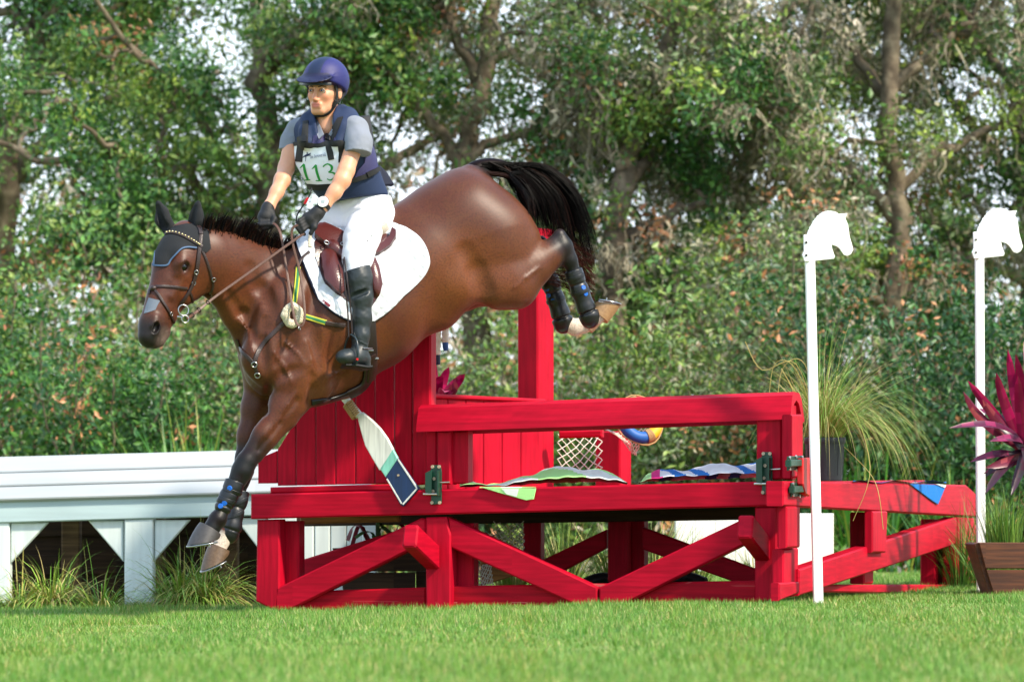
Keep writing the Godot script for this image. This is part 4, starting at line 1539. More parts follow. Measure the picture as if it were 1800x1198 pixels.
func towel(called: String, label: String, prof: Array, w0: float, drape: Array, kind: int, deep: float) -> void:
	var b := MB.new()
	var nx := 90
	var nz := 24
	var rows := []
	for i in nx + 1:
		var px: float = lerpf(prof[0][0], prof[-1][0], float(i) / nx)
		var k := 0
		while k < prof.size() - 2 and prof[k + 1][0] < px:
			k += 1
		var f: float = (px - prof[k][0]) / (prof[k + 1][0] - prof[k][0])
		f = f * f * (3 - 2 * f) * 0.6 + f * 0.4
		var py: float = lerpf(prof[k][1], prof[k + 1][1], f)
		var row := []
		for j in nz + 1:
			var v := float(j) / nz
			var base := pick(px, 857 - (px - 900) * 0.026, J0, JN, w0 + deep * v)
			var flat_y := pick(px, 857 - (px - 900) * 0.026, J0, JN, 0.0).y + 0.012
			var top := pick(px, py, J0, JN, w0 + deep * 0.45).y
			var bulge := pow(sin(PI * clampf(v * 0.9 + 0.08, 0, 1)), 0.7)
			base.y = lerpf(flat_y, top, bulge) + 0.009 * sin(px * 0.07 + v * 4.0) * bulge + 0.002 * sin(px * 0.21 - v * 6.0)
			row.append(base)
		rows.append(row)
	for i in nx:
		for j in nz:
			var s := float(i) / nx
			var v := float(j) / nz
			var d := s * 7.0 + v * 2.2
			if kind == 0:
				b.col = lin(0.70, 0.93, 0.58) if int(floor(s * 3.4 + v * 2.2 + 0.45)) % 2 == 0 else lin(0.93, 0.96, 0.92)
			else:
				var q := int(floor(d * 1.6)) % 6
				b.col = [lin(0.72, 0.92, 0.62), lin(0.88, 0.10, 0.50), lin(0.94, 0.95, 0.96), lin(0.05, 0.45, 0.78), lin(0.94, 0.95, 0.96), lin(0.05, 0.47, 0.80)][q]
				if s < 0.10:
					b.col = lin(0.72, 0.92, 0.62)
				elif s < 0.16 and v < 0.6:
					b.col = lin(0.88, 0.10, 0.50)
				elif s > 0.25 and q < 2:
					b.col = lin(0.94, 0.95, 0.96)
			smooth_quad(b, rows, i, j, nx, nz)
	if drape.size() > 0:
		var dn := JN
		b.col = lin(0.70, 0.93, 0.58)
		var p := []
		for k in range(0, drape.size(), 2):
			p.append(pick(drape[k], drape[k + 1], J0, JN, -0.046))
		solid(b, p, dn, 0.008, 0.002)
		b.col = lin(0.93, 0.96, 0.92)
		solid(b, [pick(882, 859, J0, JN, -0.0485), pick(912, 859, J0, JN, -0.0485), pick(908, 873, J0, JN, -0.0485), pick(890, 868, J0, JN, -0.0485)], dn, 0.002, 0.0005)
		b.col = lin(0.70, 0.93, 0.58)
		# from the deck edge over the beam
		for k in 8:
			var x0 := lerpf(843, 942, k / 8.0)
			var x1 := lerpf(843, 942, (k + 1) / 8.0)
			b.col = lin(0.93, 0.96, 0.92) if k >= 3 and k < 6 else lin(0.70, 0.93, 0.58)
			b.quad(pick(x0, 857, J0, JN, -0.046), pick(x1, 857, J0, JN, -0.046), pick(x1, 855, J0, JN, w0 + 0.02), pick(x0, 855, J0, JN, w0 + 0.02))
	solo(called, b.mesh(), M.terry, label, "towel")

func smooth_quad(b: MB, g: Array, i: int, j: int, nx: int, nz: int) -> void:
	var k := b.v.size()
	for e in [[i, j], [i + 1, j], [i + 1, j + 1], [i, j + 1]]:
		var du: Vector3 = g[mini(e[0] + 1, nx)][e[1]] - g[maxi(e[0] - 1, 0)][e[1]]
		var dv: Vector3 = g[e[0]][mini(e[1] + 1, nz)] - g[e[0]][maxi(e[1] - 1, 0)]
		var n := du.cross(dv).normalized()
		b.v.append(g[e[0]][e[1]])
		b.n.append(n)
		b.c.append(b.col)
	b.ix.append_array(PackedInt32Array([k, k + 2, k + 1, k, k + 3, k + 2]))

func net_thing(called: String, label: String, a: Vector3, b_: Vector3, c: Vector3, d: Vector3, nu: int, nv: int, sag: float, rng: RandomNumberGenerator) -> void:
	var b := MB.new()
	var at := func(u: float, v: float) -> Vector3:
		var p := a.lerp(b_, u).lerp(d.lerp(c, u), v)
		return p + Vector3(0, -sag * sin(PI * clampf(u, 0, 1)) * 0.6, sag * 0.6 * sin(PI * clampf(v, 0, 1)))
	for k in range(-nv, nu + 1):
		for dirn in 2:
			var pts := []
			for j in nv * 2 + 1:
				var v := float(j) / (nv * 2)
				var u := (k + v * nv) / nu if dirn == 0 else 1.0 - (k + v * nv) / nu
				if u < 0.0 or u > 1.0:
					continue
				pts.append(at.call(u, v) + Vector3(rng.randfn(), rng.randfn(), rng.randfn()) * 0.0018)
			if pts.size() > 1:
				b.tube(pts, 0.0027, 4, false)
	solo(called, b.mesh(), M.net_cord, label, "net", "fishing nets")

# ---------------------------------------------------------------- potted and planted things
func grass_clump(foot: Vector3, count: int, lo: float, hi: float, spread: float, droop: float, tints: Array, rng: RandomNumberGenerator, width := 0.006, segs := 6, bias := Vector3.ZERO) -> MB:
	var b := MB.new()
	for k in count:
		var a := rng.randf() * TAU
		var lean := spread * pow(rng.randf(), 0.7)
		var d := (Vector3(cos(a) * lean, 1.0, sin(a) * lean) + bias * rng.randf()).normalized()
		b.col = tints[rng.randi() % tints.size()] * rng.randf_range(0.7, 1.2)
		var r := rng.randf() * 0.09
		blade(b, foot + Vector3(cos(a) * r, 0, sin(a) * r), d, Vector3(-sin(a), 0, cos(a)).rotated(Vector3.UP, rng.randf_range(-0.9, 0.9)), rng.randf_range(lo, hi), width * rng.randf_range(0.7, 1.3), droop * rng.randf_range(0.5, 1.5), segs)
	return b

func make_plants() -> void:
	var rng := RandomNumberGenerator.new()
	rng.seed = 99
	var green := [lin(0.55, 0.66, 0.25), lin(0.42, 0.58, 0.20), lin(0.68, 0.70, 0.36), lin(0.76, 0.68, 0.42)]
	# black pot of drooping grass on the deck
	var foot := P(1450, 845, -0.35)
	var t := thing("potted_grass", "black nursery pot of long drooping grass standing on the red deck", "potted plant", "", foot)
	var b := MB.new()
	var rings := []
	for q in [[0.0, 0.088], [0.01, 0.09], [0.19, 0.1], [0.192, 0.106], [0.217, 0.107], [0.222, 0.102], [0.2, 0.096], [0.19, 0.09]]:
		var ring := PackedVector3Array()
		for j in 24:
			var a := -TAU * j / 24
			ring.append(foot + Vector3(cos(a) * q[1], q[0], sin(a) * q[1]))
		rings.append(ring)
	b.loft(rings, true, true)
	part("pot", b.mesh(), M.black_pot, t)
	b = MB.new()
	for j in 10:
		var a := TAU * j / 10 + 0.2
		var r := Vector3(cos(a), 0, sin(a))
		b.bar(foot + r * 0.09 + Vector3.UP * 0.03, foot + r * 0.0985 + Vector3.UP * 0.18, r * 0.003, Vector3(-r.z, 0, r.x) * 0.004, 0.001)
	part("rib", b.mesh(), M.black_pot, t)
	var top := foot + Vector3.UP * 0.21
	b = grass_clump(top, 900, 0.40, 0.85, 0.85, 2.6, [lin(0.50, 0.64, 0.25), lin(0.42, 0.58, 0.20), lin(0.62, 0.68, 0.36), lin(0.74, 0.68, 0.44)], rng, 0.0032, 9, Vector3(0.5, 0, -0.1))
	var b2 := grass_clump(top, 130, 0.1, 0.26, 0.5, 0.3, [lin(0.66, 0.56, 0.40), lin(0.55, 0.50, 0.30)], rng, 0.004, 3)
	b.v.append_array(b2.v); b.n.append_array(b2.n); b.c.append_array(b2.c)
	var k0 := b.ix.size()
	for q in b2.ix: b.ix.append(q + b.v.size() - b2.v.size())
	part("grass", b.mesh(), M.blade, t)
	b = MB.new()
	for q in [[[1442, 765], [1400, 650], [1362, 640], [1350, 720]], [[1445, 765], [1415, 640], [1375, 650], [1365, 745]], [[1460, 765], [1500, 800], [1540, 850], [1553, 930]], [[1455, 765], [1490, 700], [1530, 820], [1500, 915]], [[1442, 765], [1400, 640], [1340, 650], [1310, 600]], [[1440, 765], [1375, 650], [1395, 690], [1385, 725]]]:
		var pts := []
		for e in q: pts.append(P(e[0], e[1], -0.3 + 0.35 * (1.0 if e[0] < 1420 or e[1] > 800 else 0.0)))
		b.col = lin(0.70, 0.64, 0.36)
		b.tube(spline(pts, 6), 0.002, 4)
	part("loose_blades", b.mesh(), M.blade, t)
	# brown planter with a red cordyline
	foot = P(1790, 1052, -1.2)
	var o := P(1780, 1000, -1.0)
	var n := Vector3(0, 0, 1)
	t = thing("red_leaf_planter", "tapered brown board planter with a crimson leaved plant at the right of the red jump", "planter", "", foot)
	part("board", plate_mesh([1721, 953, 1872, 953, 1864, 999, 1733, 999], o, n, 0.0, 0.03, 0.004), M.brown_planter, t)
	part("board", plate_mesh([1734, 1001, 1863, 1001, 1850, 1045, 1748, 1045], o, n, 0.004, 0.03, 0.004), M.brown_planter, t)
	part("base_board", plate_mesh([1750, 1046, 1848, 1046, 1846, 1056, 1752, 1056], o, n, 0.012, 0.03, 0.004), M.brown_planter, t)
	for s in [-1.0, 1.0]:
		b = MB.new()
		var x0 := 1722.0 if s < 0 else 1871.0
		var x1 := 1749.0 if s < 0 else 1849.0
		var q0 := P(x0, 953, -1.03); var q1 := P(x1, 1045, -1.03); var q2 := q1 - Vector3(0, 0, 0.36); var q3 := q0 - Vector3(0, 0, 0.42)
		solid(b, [q0, q1, q2, q3], (q1 - q0).cross(q3 - q0).normalized() * 1.0, 0.03, 0.004)
		part("side_board", b.mesh(), M.brown_planter, t)
	part("soil", box_mesh(P(1796, 960, -1.22), Vector3(0.40, 0.02, 0.36)), M.timber_dark, t)
	var root := P(1806, 800, -1.2)
	b = MB.new()
	b.tube([P(1803, 957, -1.2), P(1806, 870, -1.2), root], [0.016, 0.014, 0.012], 8)
	part("stem", b.mesh(), M.timber_dark, t)
	var spec := [[1702, 669, 0.1, 0], [1694, 688, 0.3, 1], [1669, 752, 0.35, 2], [1706, 812, 0.1, 2], [1733, 822, 0.25, 1], [1730, 832, -0.1, 2], [1733, 838, 0.1, 3], [1772, 614, 0.0, 0], [1786, 622, 0.15, 0], [1752, 655, 0.25, 0], [1732, 868, 0.3, 3], [1722, 718, -0.15, 2], [1728, 702, 0.2, 1], [1740, 775, 0.4, 2], [1800, 600, -0.1, 1], [1840, 620, 0.2, 0], [1880, 660, 0.1, 1], [1900, 720, 0.2, 2], [1890, 800, 0.2, 2], [1870, 850, 0.1, 3], [1850, 700, 0.4, 0], [1812, 840, 0.45, 3], [1745, 740, 0.05, 3], [1760, 690, -0.2, 1], [1778, 870, 0.35, 3], [1790, 660, 0.3, 0]]
	for q in spec:
		var tip := P(q[0], q[1], -1.2 + q[2])
		cordy_leaf(t, root + Vector3(0, rng.randf_range(-0.04, 0.05), 0), tip, q[3], rng)
	b = grass_clump(P(1775, 958, -1.2), 150, 0.15, 0.36, 0.35, 0.8, [lin(0.32, 0.52, 0.16), lin(0.45, 0.58, 0.22)], rng, 0.005, 5)
	var b3 := grass_clump(P(1755, 958, -1.25), 90, 0.15, 0.36, 0.35, 0.8, [lin(0.32, 0.52, 0.16), lin(0.45, 0.58, 0.22)], rng, 0.005, 5)
	append(b, b3)
	part("underplanting", b.mesh(), M.blade, t)
	# pink cordyline behind the cabin wall
	root = P(772, 705, -1.4)
	t = thing("pink_leaf_plant", "pink leaved plant showing above the low red panel beside the cabin post", "plant", "", Vector3(root.x, ground_y(root.x, -1.4), -1.4))
	b = MB.new()
	b.tube([Vector3(root.x, 0.0, -1.4), root], 0.012, 8)
	part("stem", b.mesh(), M.timber_dark, t)
	for q in [[762, 622, 0.05], [789, 645, 0.0], [817, 657, 0.05], [776, 660, 0.2], [801, 668, 0.2], [797, 690, 0.1], [745, 640, 0.1], [782, 690, 0.25]]:
		cordy_leaf(t, root, P(q[0], q[1], -1.4 + q[2]), 0 if q[0] != 801 else 1, rng)
	# brown-grey planter under the deck with arching leaves
	o = P(650, 1000, -1.0)
	t = thing("grey_planter", "brown grey board planter seen through the left half of the red frame", "planter", "", P(665, 1040, -1.2))
	part("board", plate_mesh([584, 963, 760, 957, 756, 1003, 596, 1004], o, n, 0.0, 0.03, 0.004), M.brown_grey, t)
	part("board", plate_mesh([597, 1006, 730, 1006, 730, 1042, 604, 1043], o, n, 0.004, 0.03, 0.004), M.brown_grey, t)
	part("side_board", plate_mesh([731, 1004, 756, 1004, 752, 1042, 731, 1042], o, n, 0.02, 0.3, 0.004), M.timber_dark, t)
	part("soil", box_mesh(P(668, 966, -1.2), Vector3(0.42, 0.02, 0.3)), M.timber_dark, t)
	for q in [[[655, 965], [640, 930], [622, 925], [611, 950]], [[660, 965], [655, 938], [640, 935], [625, 945]], [[665, 965], [668, 930], [685, 938], [690, 965]], [[655, 966], [640, 938], [630, 925], [618, 962]], [[665, 965], [664, 920], [672, 925], [690, 940]], [[690, 965], [700, 925], [712, 930], [720, 955]]]:
		b = MB.new()
		var pts := []
		for e in q: pts.append(P(e[0], e[1], -1.1 + 0.06 * rng.randfn()))
		var c := spline(pts, 6)
		var nn := []
		for e in c: nn.append(Vector3(rng.randf() * 0.1, 0.8, 0.6))
		b.col = lin(0.22, 0.36, 0.16) if rng.randf() < 0.7 else lin(0.45, 0.12, 0.16)
		b.strap(c, nn, 0.022, 0.002)
		part("leaf", b.mesh(), M.cordyline, t)
	# grasses at the white table
	for q in [[88, 1066, 330, 0.26, 0.50, "bright green ornamental grass clump spilling from an arch of the white table", -1.72], [352, 1060, 360, 0.30, 0.60, "yellowing ornamental grass clump behind the horse's front hooves", -1.86], [10, 1068, 50, 0.1, 0.2, "small grass tuft against the end post of the white table", -1.9]]:
		foot = P(q[0], q[1], q[6])
		foot.y = ground_y(foot.x, q[6])
		var tt := thing("ornamental_grass", q[5], "grass", "ornamental grasses at the white table", foot)
		b = grass_clump(foot, q[2], q[3], q[4], 1.3, 2.8, [lin(0.50, 0.64, 0.20), lin(0.38, 0.55, 0.15), lin(0.66, 0.66, 0.30), lin(0.66, 0.60, 0.36)], rng, 0.008, 7)
		for k in 3:
			append(b, grass_clump(foot + Vector3(rng.randfn() * 0.14, 0, rng.randfn() * 0.05), int(q[2] * 0.5), q[3] * 0.6, q[4] * 0.9, 1.2, 2.6, [lin(0.50, 0.64, 0.20), lin(0.38, 0.55, 0.15), lin(0.68, 0.64, 0.34)], rng, 0.008, 6))
		part("blades", b.mesh(), M.blade, tt)
	# tall grass behind the red frame
	for q in [[900, -2.6, 0.55], [990, -2.9, 0.6], [1080, -2.7, 0.55], [1150, -2.9, 0.6], [1215, -2.8, 0.4], [1330, -2.6, 0.35], [1740, -2.6, 0.6], [1690, -2.9, 0.55], [1790, -2.9, 0.6]]:
		foot = P(q[0], 1030, q[1])
		foot.y = ground_y(foot.x, q[1])
		var lb: String = "tall yellow green grass clump behind the red back frame" if q[0] < 1400 else "tall green grass clump behind the second white marker and planter"
		var tt := thing("tall_grass", lb, "grass", "tall grass behind the frame" if q[0] < 1400 else "tall grass behind the planter", foot)
		b = grass_clump(foot, 190, q[2] * 0.6, q[2] * 1.1, 0.55, 1.2, green if q[0] < 1400 else [lin(0.30, 0.48, 0.16), lin(0.45, 0.58, 0.22)], rng, 0.006, 6)
		part("blades", b.mesh(), M.blade, tt)

func append(b: MB, q: MB) -> void:
	var k := b.v.size()
	b.v.append_array(q.v)
	b.n.append_array(q.n)
	b.c.append_array(q.c)
	for e in q.ix:
		b.ix.append(e + k)

func cordy_leaf(t: Node3D, root: Vector3, tip: Vector3, tone: int, rng: RandomNumberGenerator) -> void:
	var b := MB.new()
	var d := tip - root
	var L := d.length()
	var side := d.cross(Vector3(0.1, 0.4, 1.0)).normalized().rotated(d.normalized(), rng.randf_range(-0.5, 0.5))
	var up := side.cross(d).normalized()
	if up.y < 0: up = -up
	var base: Color = [lin(0.52, 0.05, 0.24), lin(0.40, 0.09, 0.20), lin(0.33, 0.11, 0.22), lin(0.25, 0.14, 0.20)][tone]
	var rim: Color = [lin(0.66, 0.07, 0.32), lin(0.55, 0.22, 0.26), lin(0.50, 0.13, 0.30), lin(0.20, 0.18, 0.20)][tone]
	var rows := []
	for i in 9:
		var f := i / 8.0
		var c := root + d * f + up * (sin(f * PI) * 0.13 * L) + Vector3.DOWN * 0.0
		var w := 0.023 * (0.25 + 1.0 * pow(sin(PI * clampf(f * 0.86 + 0.1, 0, 1)), 0.9)) * (1.0 if f < 0.99 else 0.05)
		if i == 8: w = 0.001
		rows.append([c - side * w + up * w * 0.35, c, c + side * w + up * w * 0.35])
	for i in 8:
		for s in 2:
			b.col = (rim if rng.randf() < 0.25 else base) * rng.randf_range(0.85, 1.15)
			smooth_quad(b, rows, i, s, 8, 2)
	part("leaf", b.mesh(), M.cordyline, t)

# ---------------------------------------------------------------- the horse
const HPX := 355.0                       # pixels per metre at the horse
var HLAT := Vector3(0.36, 0, 0.933)      # towards the horse's left, which is the side we see
var body: Field
var head: Field
var horse: Node3D
# head frame: poll, axis to the muzzle, front of the face, horse's left
var poll := Vector3.ZERO
var ha := Vector3(-0.30, -0.89, 0.34).normalized()
var hn := Vector3.ZERO
var hl := Vector3.ZERO

func haxis(px: float) -> float:
	return 0.5 - (px - 450.0) / 350.0 * 0.38
func hp(px: float, py: float, off := 0.0) -> Vector3:
	return P(px, py, haxis(px) + off)
func hh(u: float, v: float, w: float) -> Vector3:
	return poll + ha * u + hn * v + hl * w

func hc(f: Field, q: Array, k: float, s := 1.0) -> void:  # chain of [px, py, off, radius px]
	var c := []
	for e in q:
		c.append([hp(e[0], e[1], e[2]), e[3] / HPX])
	f.chain(c, k, HLAT, s)

func build_body() -> void:
	body = Field.new(Vector3(-1.75, 0.05, -0.42), Vector3(0.62, 2.34, 1.05), 0.0125)
	var f := body
	# trunk
	hc(f, [[826, 404, 0, 92], [748, 456, 0, 93], [640, 538, 0, 106], [565, 573, 0, 106], [508, 594, 0, 86]], 0.10, 0.86)
	hc(f, [[520, 470, 0, 36], [560, 452, 0, 30], [625, 450, 0, 34]], 0.10, 0.7)            # withers
	hc(f, [[690, 415, 0, 34], [770, 372, 0, 40], [812, 340, 0, 42]], 0.10, 1.0)            # loin
	hc(f, [[815, 345, 0, 46], [836, 312, 0, 20], [850, 303, 0, 11]], 0.05, 0.9)            # dock
	# haunches
	hc(f, [[826, 390, 0.10, 74], [868, 424, 0.12, 72], [886, 478, 0.15, 56]], 0.07, 0.72)
	hc(f, [[806, 390, -0.10, 72], [846, 424, -0.12, 70], [866, 478, -0.15, 52]], 0.07, 0.72)
	hc(f, [[866, 386, 0.06, 44], [911, 427, 0.11, 33], [922, 470, 0.13, 30]], 0.05, 0.9)
	hc(f, [[862, 386, -0.06, 42], [902, 427, -0.10, 33]], 0.05, 0.9)
	hc(f, [[878, 500, 0.17, 43], [905, 500, 0.18, 42]], 0.05, 0.75)                       # stifle
	hc(f, [[838, 470, 0.15, 30], [800, 500, 0.16, 34], [770, 540, 0.10, 40]], 0.07, 0.7)   # flank
	hc(f, [[858, 512, -0.1, 26], [815, 520, -0.05, 22], [790, 530, 0.0, 24]], 0.06)        # sheath side
	# hind legs
	hc(f, [[905, 492, 0.17, 44], [940, 468, 0.18, 30], [966, 450, 0.18, 23], [984, 436, 0.18, 20]], 0.035, 0.78)
	hc(f, [[920, 470, 0.17, 22], [950, 452, 0.18, 13], [984, 413, 0.18, 9.5]], 0.02, 0.8)
	hc(f, [[984, 413, 0.18, 11], [990, 432, 0.18, 17], [1001, 457, 0.18, 14.5], [1010, 480, 0.18, 11], [1030, 538, 0.18, 10.5], [1036, 553, 0.18, 14.5]], 0.014, 0.85)
	hc(f, [[1036, 556, 0.18, 15], [1048, 557, 0.17, 13], [1055, 553, 0.17, 14]], 0.015, 0.9)
	hc(f, [[888, 480, -0.15, 42], [925, 455, -0.16, 28], [950, 436, -0.16, 19]], 0.035, 0.78)
	hc(f, [[950, 424, -0.16, 11], [955, 440, -0.16, 16], [962, 462, -0.16, 13.5], [968, 490, -0.16, 11], [984, 548, -0.16, 10.5], [988, 562, -0.16, 15]], 0.014, 0.85)
	hc(f, [[990, 567, -0.16, 14.5], [1010, 575, -0.15, 14.5], [1029, 571, -0.14, 15]], 0.015, 0.9)
	# forehand
	hc(f, [[545, 470, 0.10, 34], [505, 545, 0.155, 48], [468, 628, 0.16, 40]], 0.06, 0.62)        # shoulder blade
	hc(f, [[545, 570, 0.16, 52], [540, 640, 0.175, 46], [556, 682, 0.175, 26]], 0.05, 0.62)         # triceps
	hc(f, [[472, 625, 0.14, 44], [505, 668, 0.16, 40]], 0.05, 0.75)
	hc(f, [[484, 560, -0.14, 42], [460, 625, -0.13, 34], [466, 668, -0.14, 36]], 0.06, 0.7)
	hc(f, [[456, 600, 0.0, 32], [462, 650, 0.03, 32]], 0.06, 1.0)                                  # breast
	hc(f, [[500, 650, 0.0, 54], [540, 660, 0.0, 48], [600, 655, 0.0, 44]], 0.08, 0.9)               # brisket
	# fore legs
	hc(f, [[524, 668, 0.17, 36], [499, 715, 0.18, 25], [464, 765, 0.19, 19], [431, 815, 0.19, 17]], 0.03, 0.8)
	hc(f, [[540, 690, 0.17, 22], [506, 738, 0.18, 14], [452, 802, 0.19, 9]], 0.02, 0.8)
	hc(f, [[432, 812, 0.19, 18], [425, 828, 0.19, 18.5], [417, 844, 0.19, 15], [405, 868, 0.19, 10.5], [388, 903, 0.19, 10.5], [384, 911, 0.19, 15]], 0.014, 0.85)
	hc(f, [[382, 912, 0.19, 15.5], [372, 928, 0.19, 13.5], [364, 938, 0.19, 14.5]], 0.015, 0.9)
	hc(f, [[466, 672, -0.13, 36], [452, 715, -0.13, 27], [438, 765, -0.12, 20], [430, 805, -0.11, 17]], 0.03, 0.8)
	hc(f, [[430, 805, -0.11, 17], [428, 826, -0.11, 18], [424, 844, -0.11, 14.5], [415, 880, -0.10, 10.5], [404, 922, -0.10, 10.5], [400, 934, -0.1, 14.5]], 0.014, 0.85)
	hc(f, [[399, 935, -0.1, 15], [391, 950, -0.1, 12.5], [384, 964, -0.1, 13.5]], 0.015, 0.9)
	# neck
	hc(f, [[512, 540, 0.0, 86], [476, 524, 0.02, 77], [430, 490, 0.06, 60], [388, 464, 0.11, 51], [362, 452, 0.16, 47]], 0.05, 0.5)
	hc(f, [[370, 420, 0.14, 11], [428, 442, 0.07, 11], [476, 461, 0.02, 14], [525, 468, 0, 18]], 0.04, 0.9)   # crest
	hc(f, [[388, 506, 0.12, 20], [414, 548, 0.07, 22], [444, 597, 0.03, 30]], 0.04, 0.8)                    # windpipe
	# grooves, wide and shallow: jugular, shoulder blade, flank, forearm, stifle, thigh
	for q in [[[394, 508], [425, 550], [452, 605], 0.026, 0.011], [[556, 500], [545, 580], [560, 640], 0.05, 0.006], [[815, 440], [834, 475], [850, 508], 0.07, 0.006], [[520, 704], [490, 744], [455, 790], 0.012, 0.005], [[490, 640], [505, 610], [512, 570], 0.05, 0.006], [[590, 660], [580, 620], [585, 580], 0.06, 0.005], [[549, 660], [548, 682], [544, 706], 0.022, 0.008], [[474, 676], [471, 700], [466, 726], 0.02, 0.008], [[468, 560], [462, 600], [466, 650], 0.035, 0.006], [[440, 470], [462, 510], [480, 550], 0.05, 0.005], [[478, 668], [500, 655], [520, 650], 0.03, 0.005]]:
		for k in 2:
			var s0 := f.hit(EYE, ray(q[k][0], q[k][1]))
			var s1 := f.hit(EYE, ray(q[k + 1][0], q[k + 1][1]))
			if s0.size() > 0 and s1.size() > 0:
				var up: float = q[3] - q[4]
				f.cone(s0[0] + s0[1] * up, s1[0] + s1[1] * up, q[3], q[3], 0.02, Vector3.ZERO, 1.0, true)

	for q in [[[470, 585], [482, 620], [500, 645], [512, 672]], [[520, 690], [505, 712], [492, 735], [470, 768]], [[640, 640], [600, 652], [575, 664]], [[905, 505], [925, 488], [948, 470]], [[420, 560], [436, 585], [444, 618]], [[538, 600], [548, 632], [552, 655]], [[500, 600], [520, 618], [536, 640]]]:
		for k in q.size() - 1:
			var s0 := f.hit(EYE, ray(q[k][0], q[k][1]))
			var s1 := f.hit(EYE, ray(q[k + 1][0], q[k + 1][1]))
			if s0.size() > 0 and s1.size() > 0:
				f.cone(s0[0] - s0[1] * 0.003, s1[0] - s1[1] * 0.003, 0.0065, 0.006, 0.012)

func build_head() -> void:
	var f0 := Vector3(-0.72, 0, 0.69)
	hn = (f0 - ha * f0.dot(ha)).normalized()
	hl = hn.cross(ha).normalized()
	if hl.z < 0: hl = -hl
	poll = P(330, 408, 0.70)
	head = Field.new(Vector3(-2.02, 1.18, 0.45), Vector3(-1.27, 1.98, 1.12), 0.0064)
	var f := head
	var c := func(q: Array, k: float, s: float) -> void:
		var e := []
		for p in q:
			e.append([hh(p[0], p[1], p[2]), p[3]])
		f.chain(e, k, hl, s)
	c.call([[0.03, 0.0, 0, 0.085], [0.15, -0.015, 0, 0.115], [0.26, -0.02, 0, 0.105]], 0.04, 0.82)         # skull
	c.call([[0.10, 0.045, 0, 0.055], [0.22, 0.045, 0, 0.058], [0.36, 0.03, 0, 0.048], [0.50, 0.012, 0, 0.046]], 0.03, 0.95)  # face bone
	c.call([[0.30, -0.02, 0, 0.085], [0.42, -0.008, 0, 0.064], [0.53, -0.004, 0, 0.058]], 0.04, 0.72)          # nose
	c.call([[0.515, 0.004, 0, 0.060], [0.575, -0.004, 0, 0.056]], 0.03, 0.92)                               # muzzle
	c.call([[0.52, -0.068, 0, 0.036], [0.565, -0.060, 0, 0.032], [0.59, -0.048, 0, 0.024]], 0.012, 0.95)                                # lower lip
	c.call([[0.28, -0.10, 0, 0.05], [0.42, -0.072, 0, 0.030], [0.52, -0.058, 0, 0.028]], 0.03, 0.9)           # jaw bars
	for s in [-1.0, 1.0]:
		c.call([[0.13, -0.085, 0.045 * s, 0.055], [0.22, -0.105, 0.052 * s, 0.068], [0.30, -0.075, 0.048 * s, 0.055]], 0.03, 0.62)   # cheek
		c.call([[0.155, 0.045, 0.072 * s, 0.032], [0.20, 0.030, 0.085 * s, 0.030], [0.245, 0.018, 0.078 * s, 0.022]], 0.03, 1.0)      # brow
		c.call([[0.25, -0.012, 0.078 * s, 0.016], [0.36, 0.0, 0.058 * s, 0.012]], 0.03, 1.0)                      # facial crest
		f.ell(hh(0.212, 0.018, 0.112 * s), Basis(ha * 0.028, hn * 0.022, hl * 0.022), 0.012, true)            # socket
		c.call([[0.195, 0.028, 0.101 * s, 0.008], [0.212, 0.036, 0.098 * s, 0.007], [0.235, 0.028, 0.094 * s, 0.006]], 0.012, 1.0)    # upper lid rim front
		c.call([[0.50, 0.028, 0.038 * s, 0.024], [0.535, 0.018, 0.046 * s, 0.022], [0.56, 0.006, 0.044 * s, 0.018]], 0.018, 1.0)     # nostril wing
		f.ell(hh(0.545, 0.022, 0.064 * s), Basis(ha * 0.030, (hn - hl * 0.5 * s).normalized() * 0.017, (hl + hn * 0.5 * s).normalized() * 0.026), 0.007, true)
	# mouth line
	f.cone(hh(0.49, -0.042, 0.074), hh(0.605, -0.034, 0.05), 0.007, 0.009, 0.006, Vector3.ZERO, 1.0, true)
	# throat and top of the neck, shared with the body
	hc(f, [[430, 490, 0.06, 60], [388, 464, 0.11, 51], [362, 452, 0.16, 47]], 0.05, 0.5)
	hc(f, [[370, 420, 0.14, 11], [428, 442, 0.07, 11]], 0.04, 0.9)
	hc(f, [[388, 506, 0.12, 20], [414, 548, 0.07, 22]], 0.04, 0.8)
	# groove behind the jaw
	f.cone(hh(0.10, -0.155, 0.07), hh(0.26, -0.185, 0.06), 0.02, 0.022, 0.03, Vector3.ZERO, 1.0, true)

var coat_spots := []
func coat(p: Vector3, n: Vector3) -> Color:
	var c := lin(0.345, 0.18, 0.098)
	for s in coat_spots:
		var d: float = p.distance_to(s[0]) / s[1]
		if d < 1.0:
			var w: float = 1.0 - d * d
			c = c.lerp(s[2], minf(1.0, w * s[3] * 1.25))
	return c * (1.0 + 0.10 * noise.get_noise_3d(p.x * 9, p.y * 9, p.z * 9) + 0.05 * noise.get_noise_3d(p.x * 70, p.y * 70, p.z * 70))

func spot(px: float, py: float, off: float, r: float, c: Color, w := 1.0) -> void:
	coat_spots.append([hp(px, py, off), r, c, w])

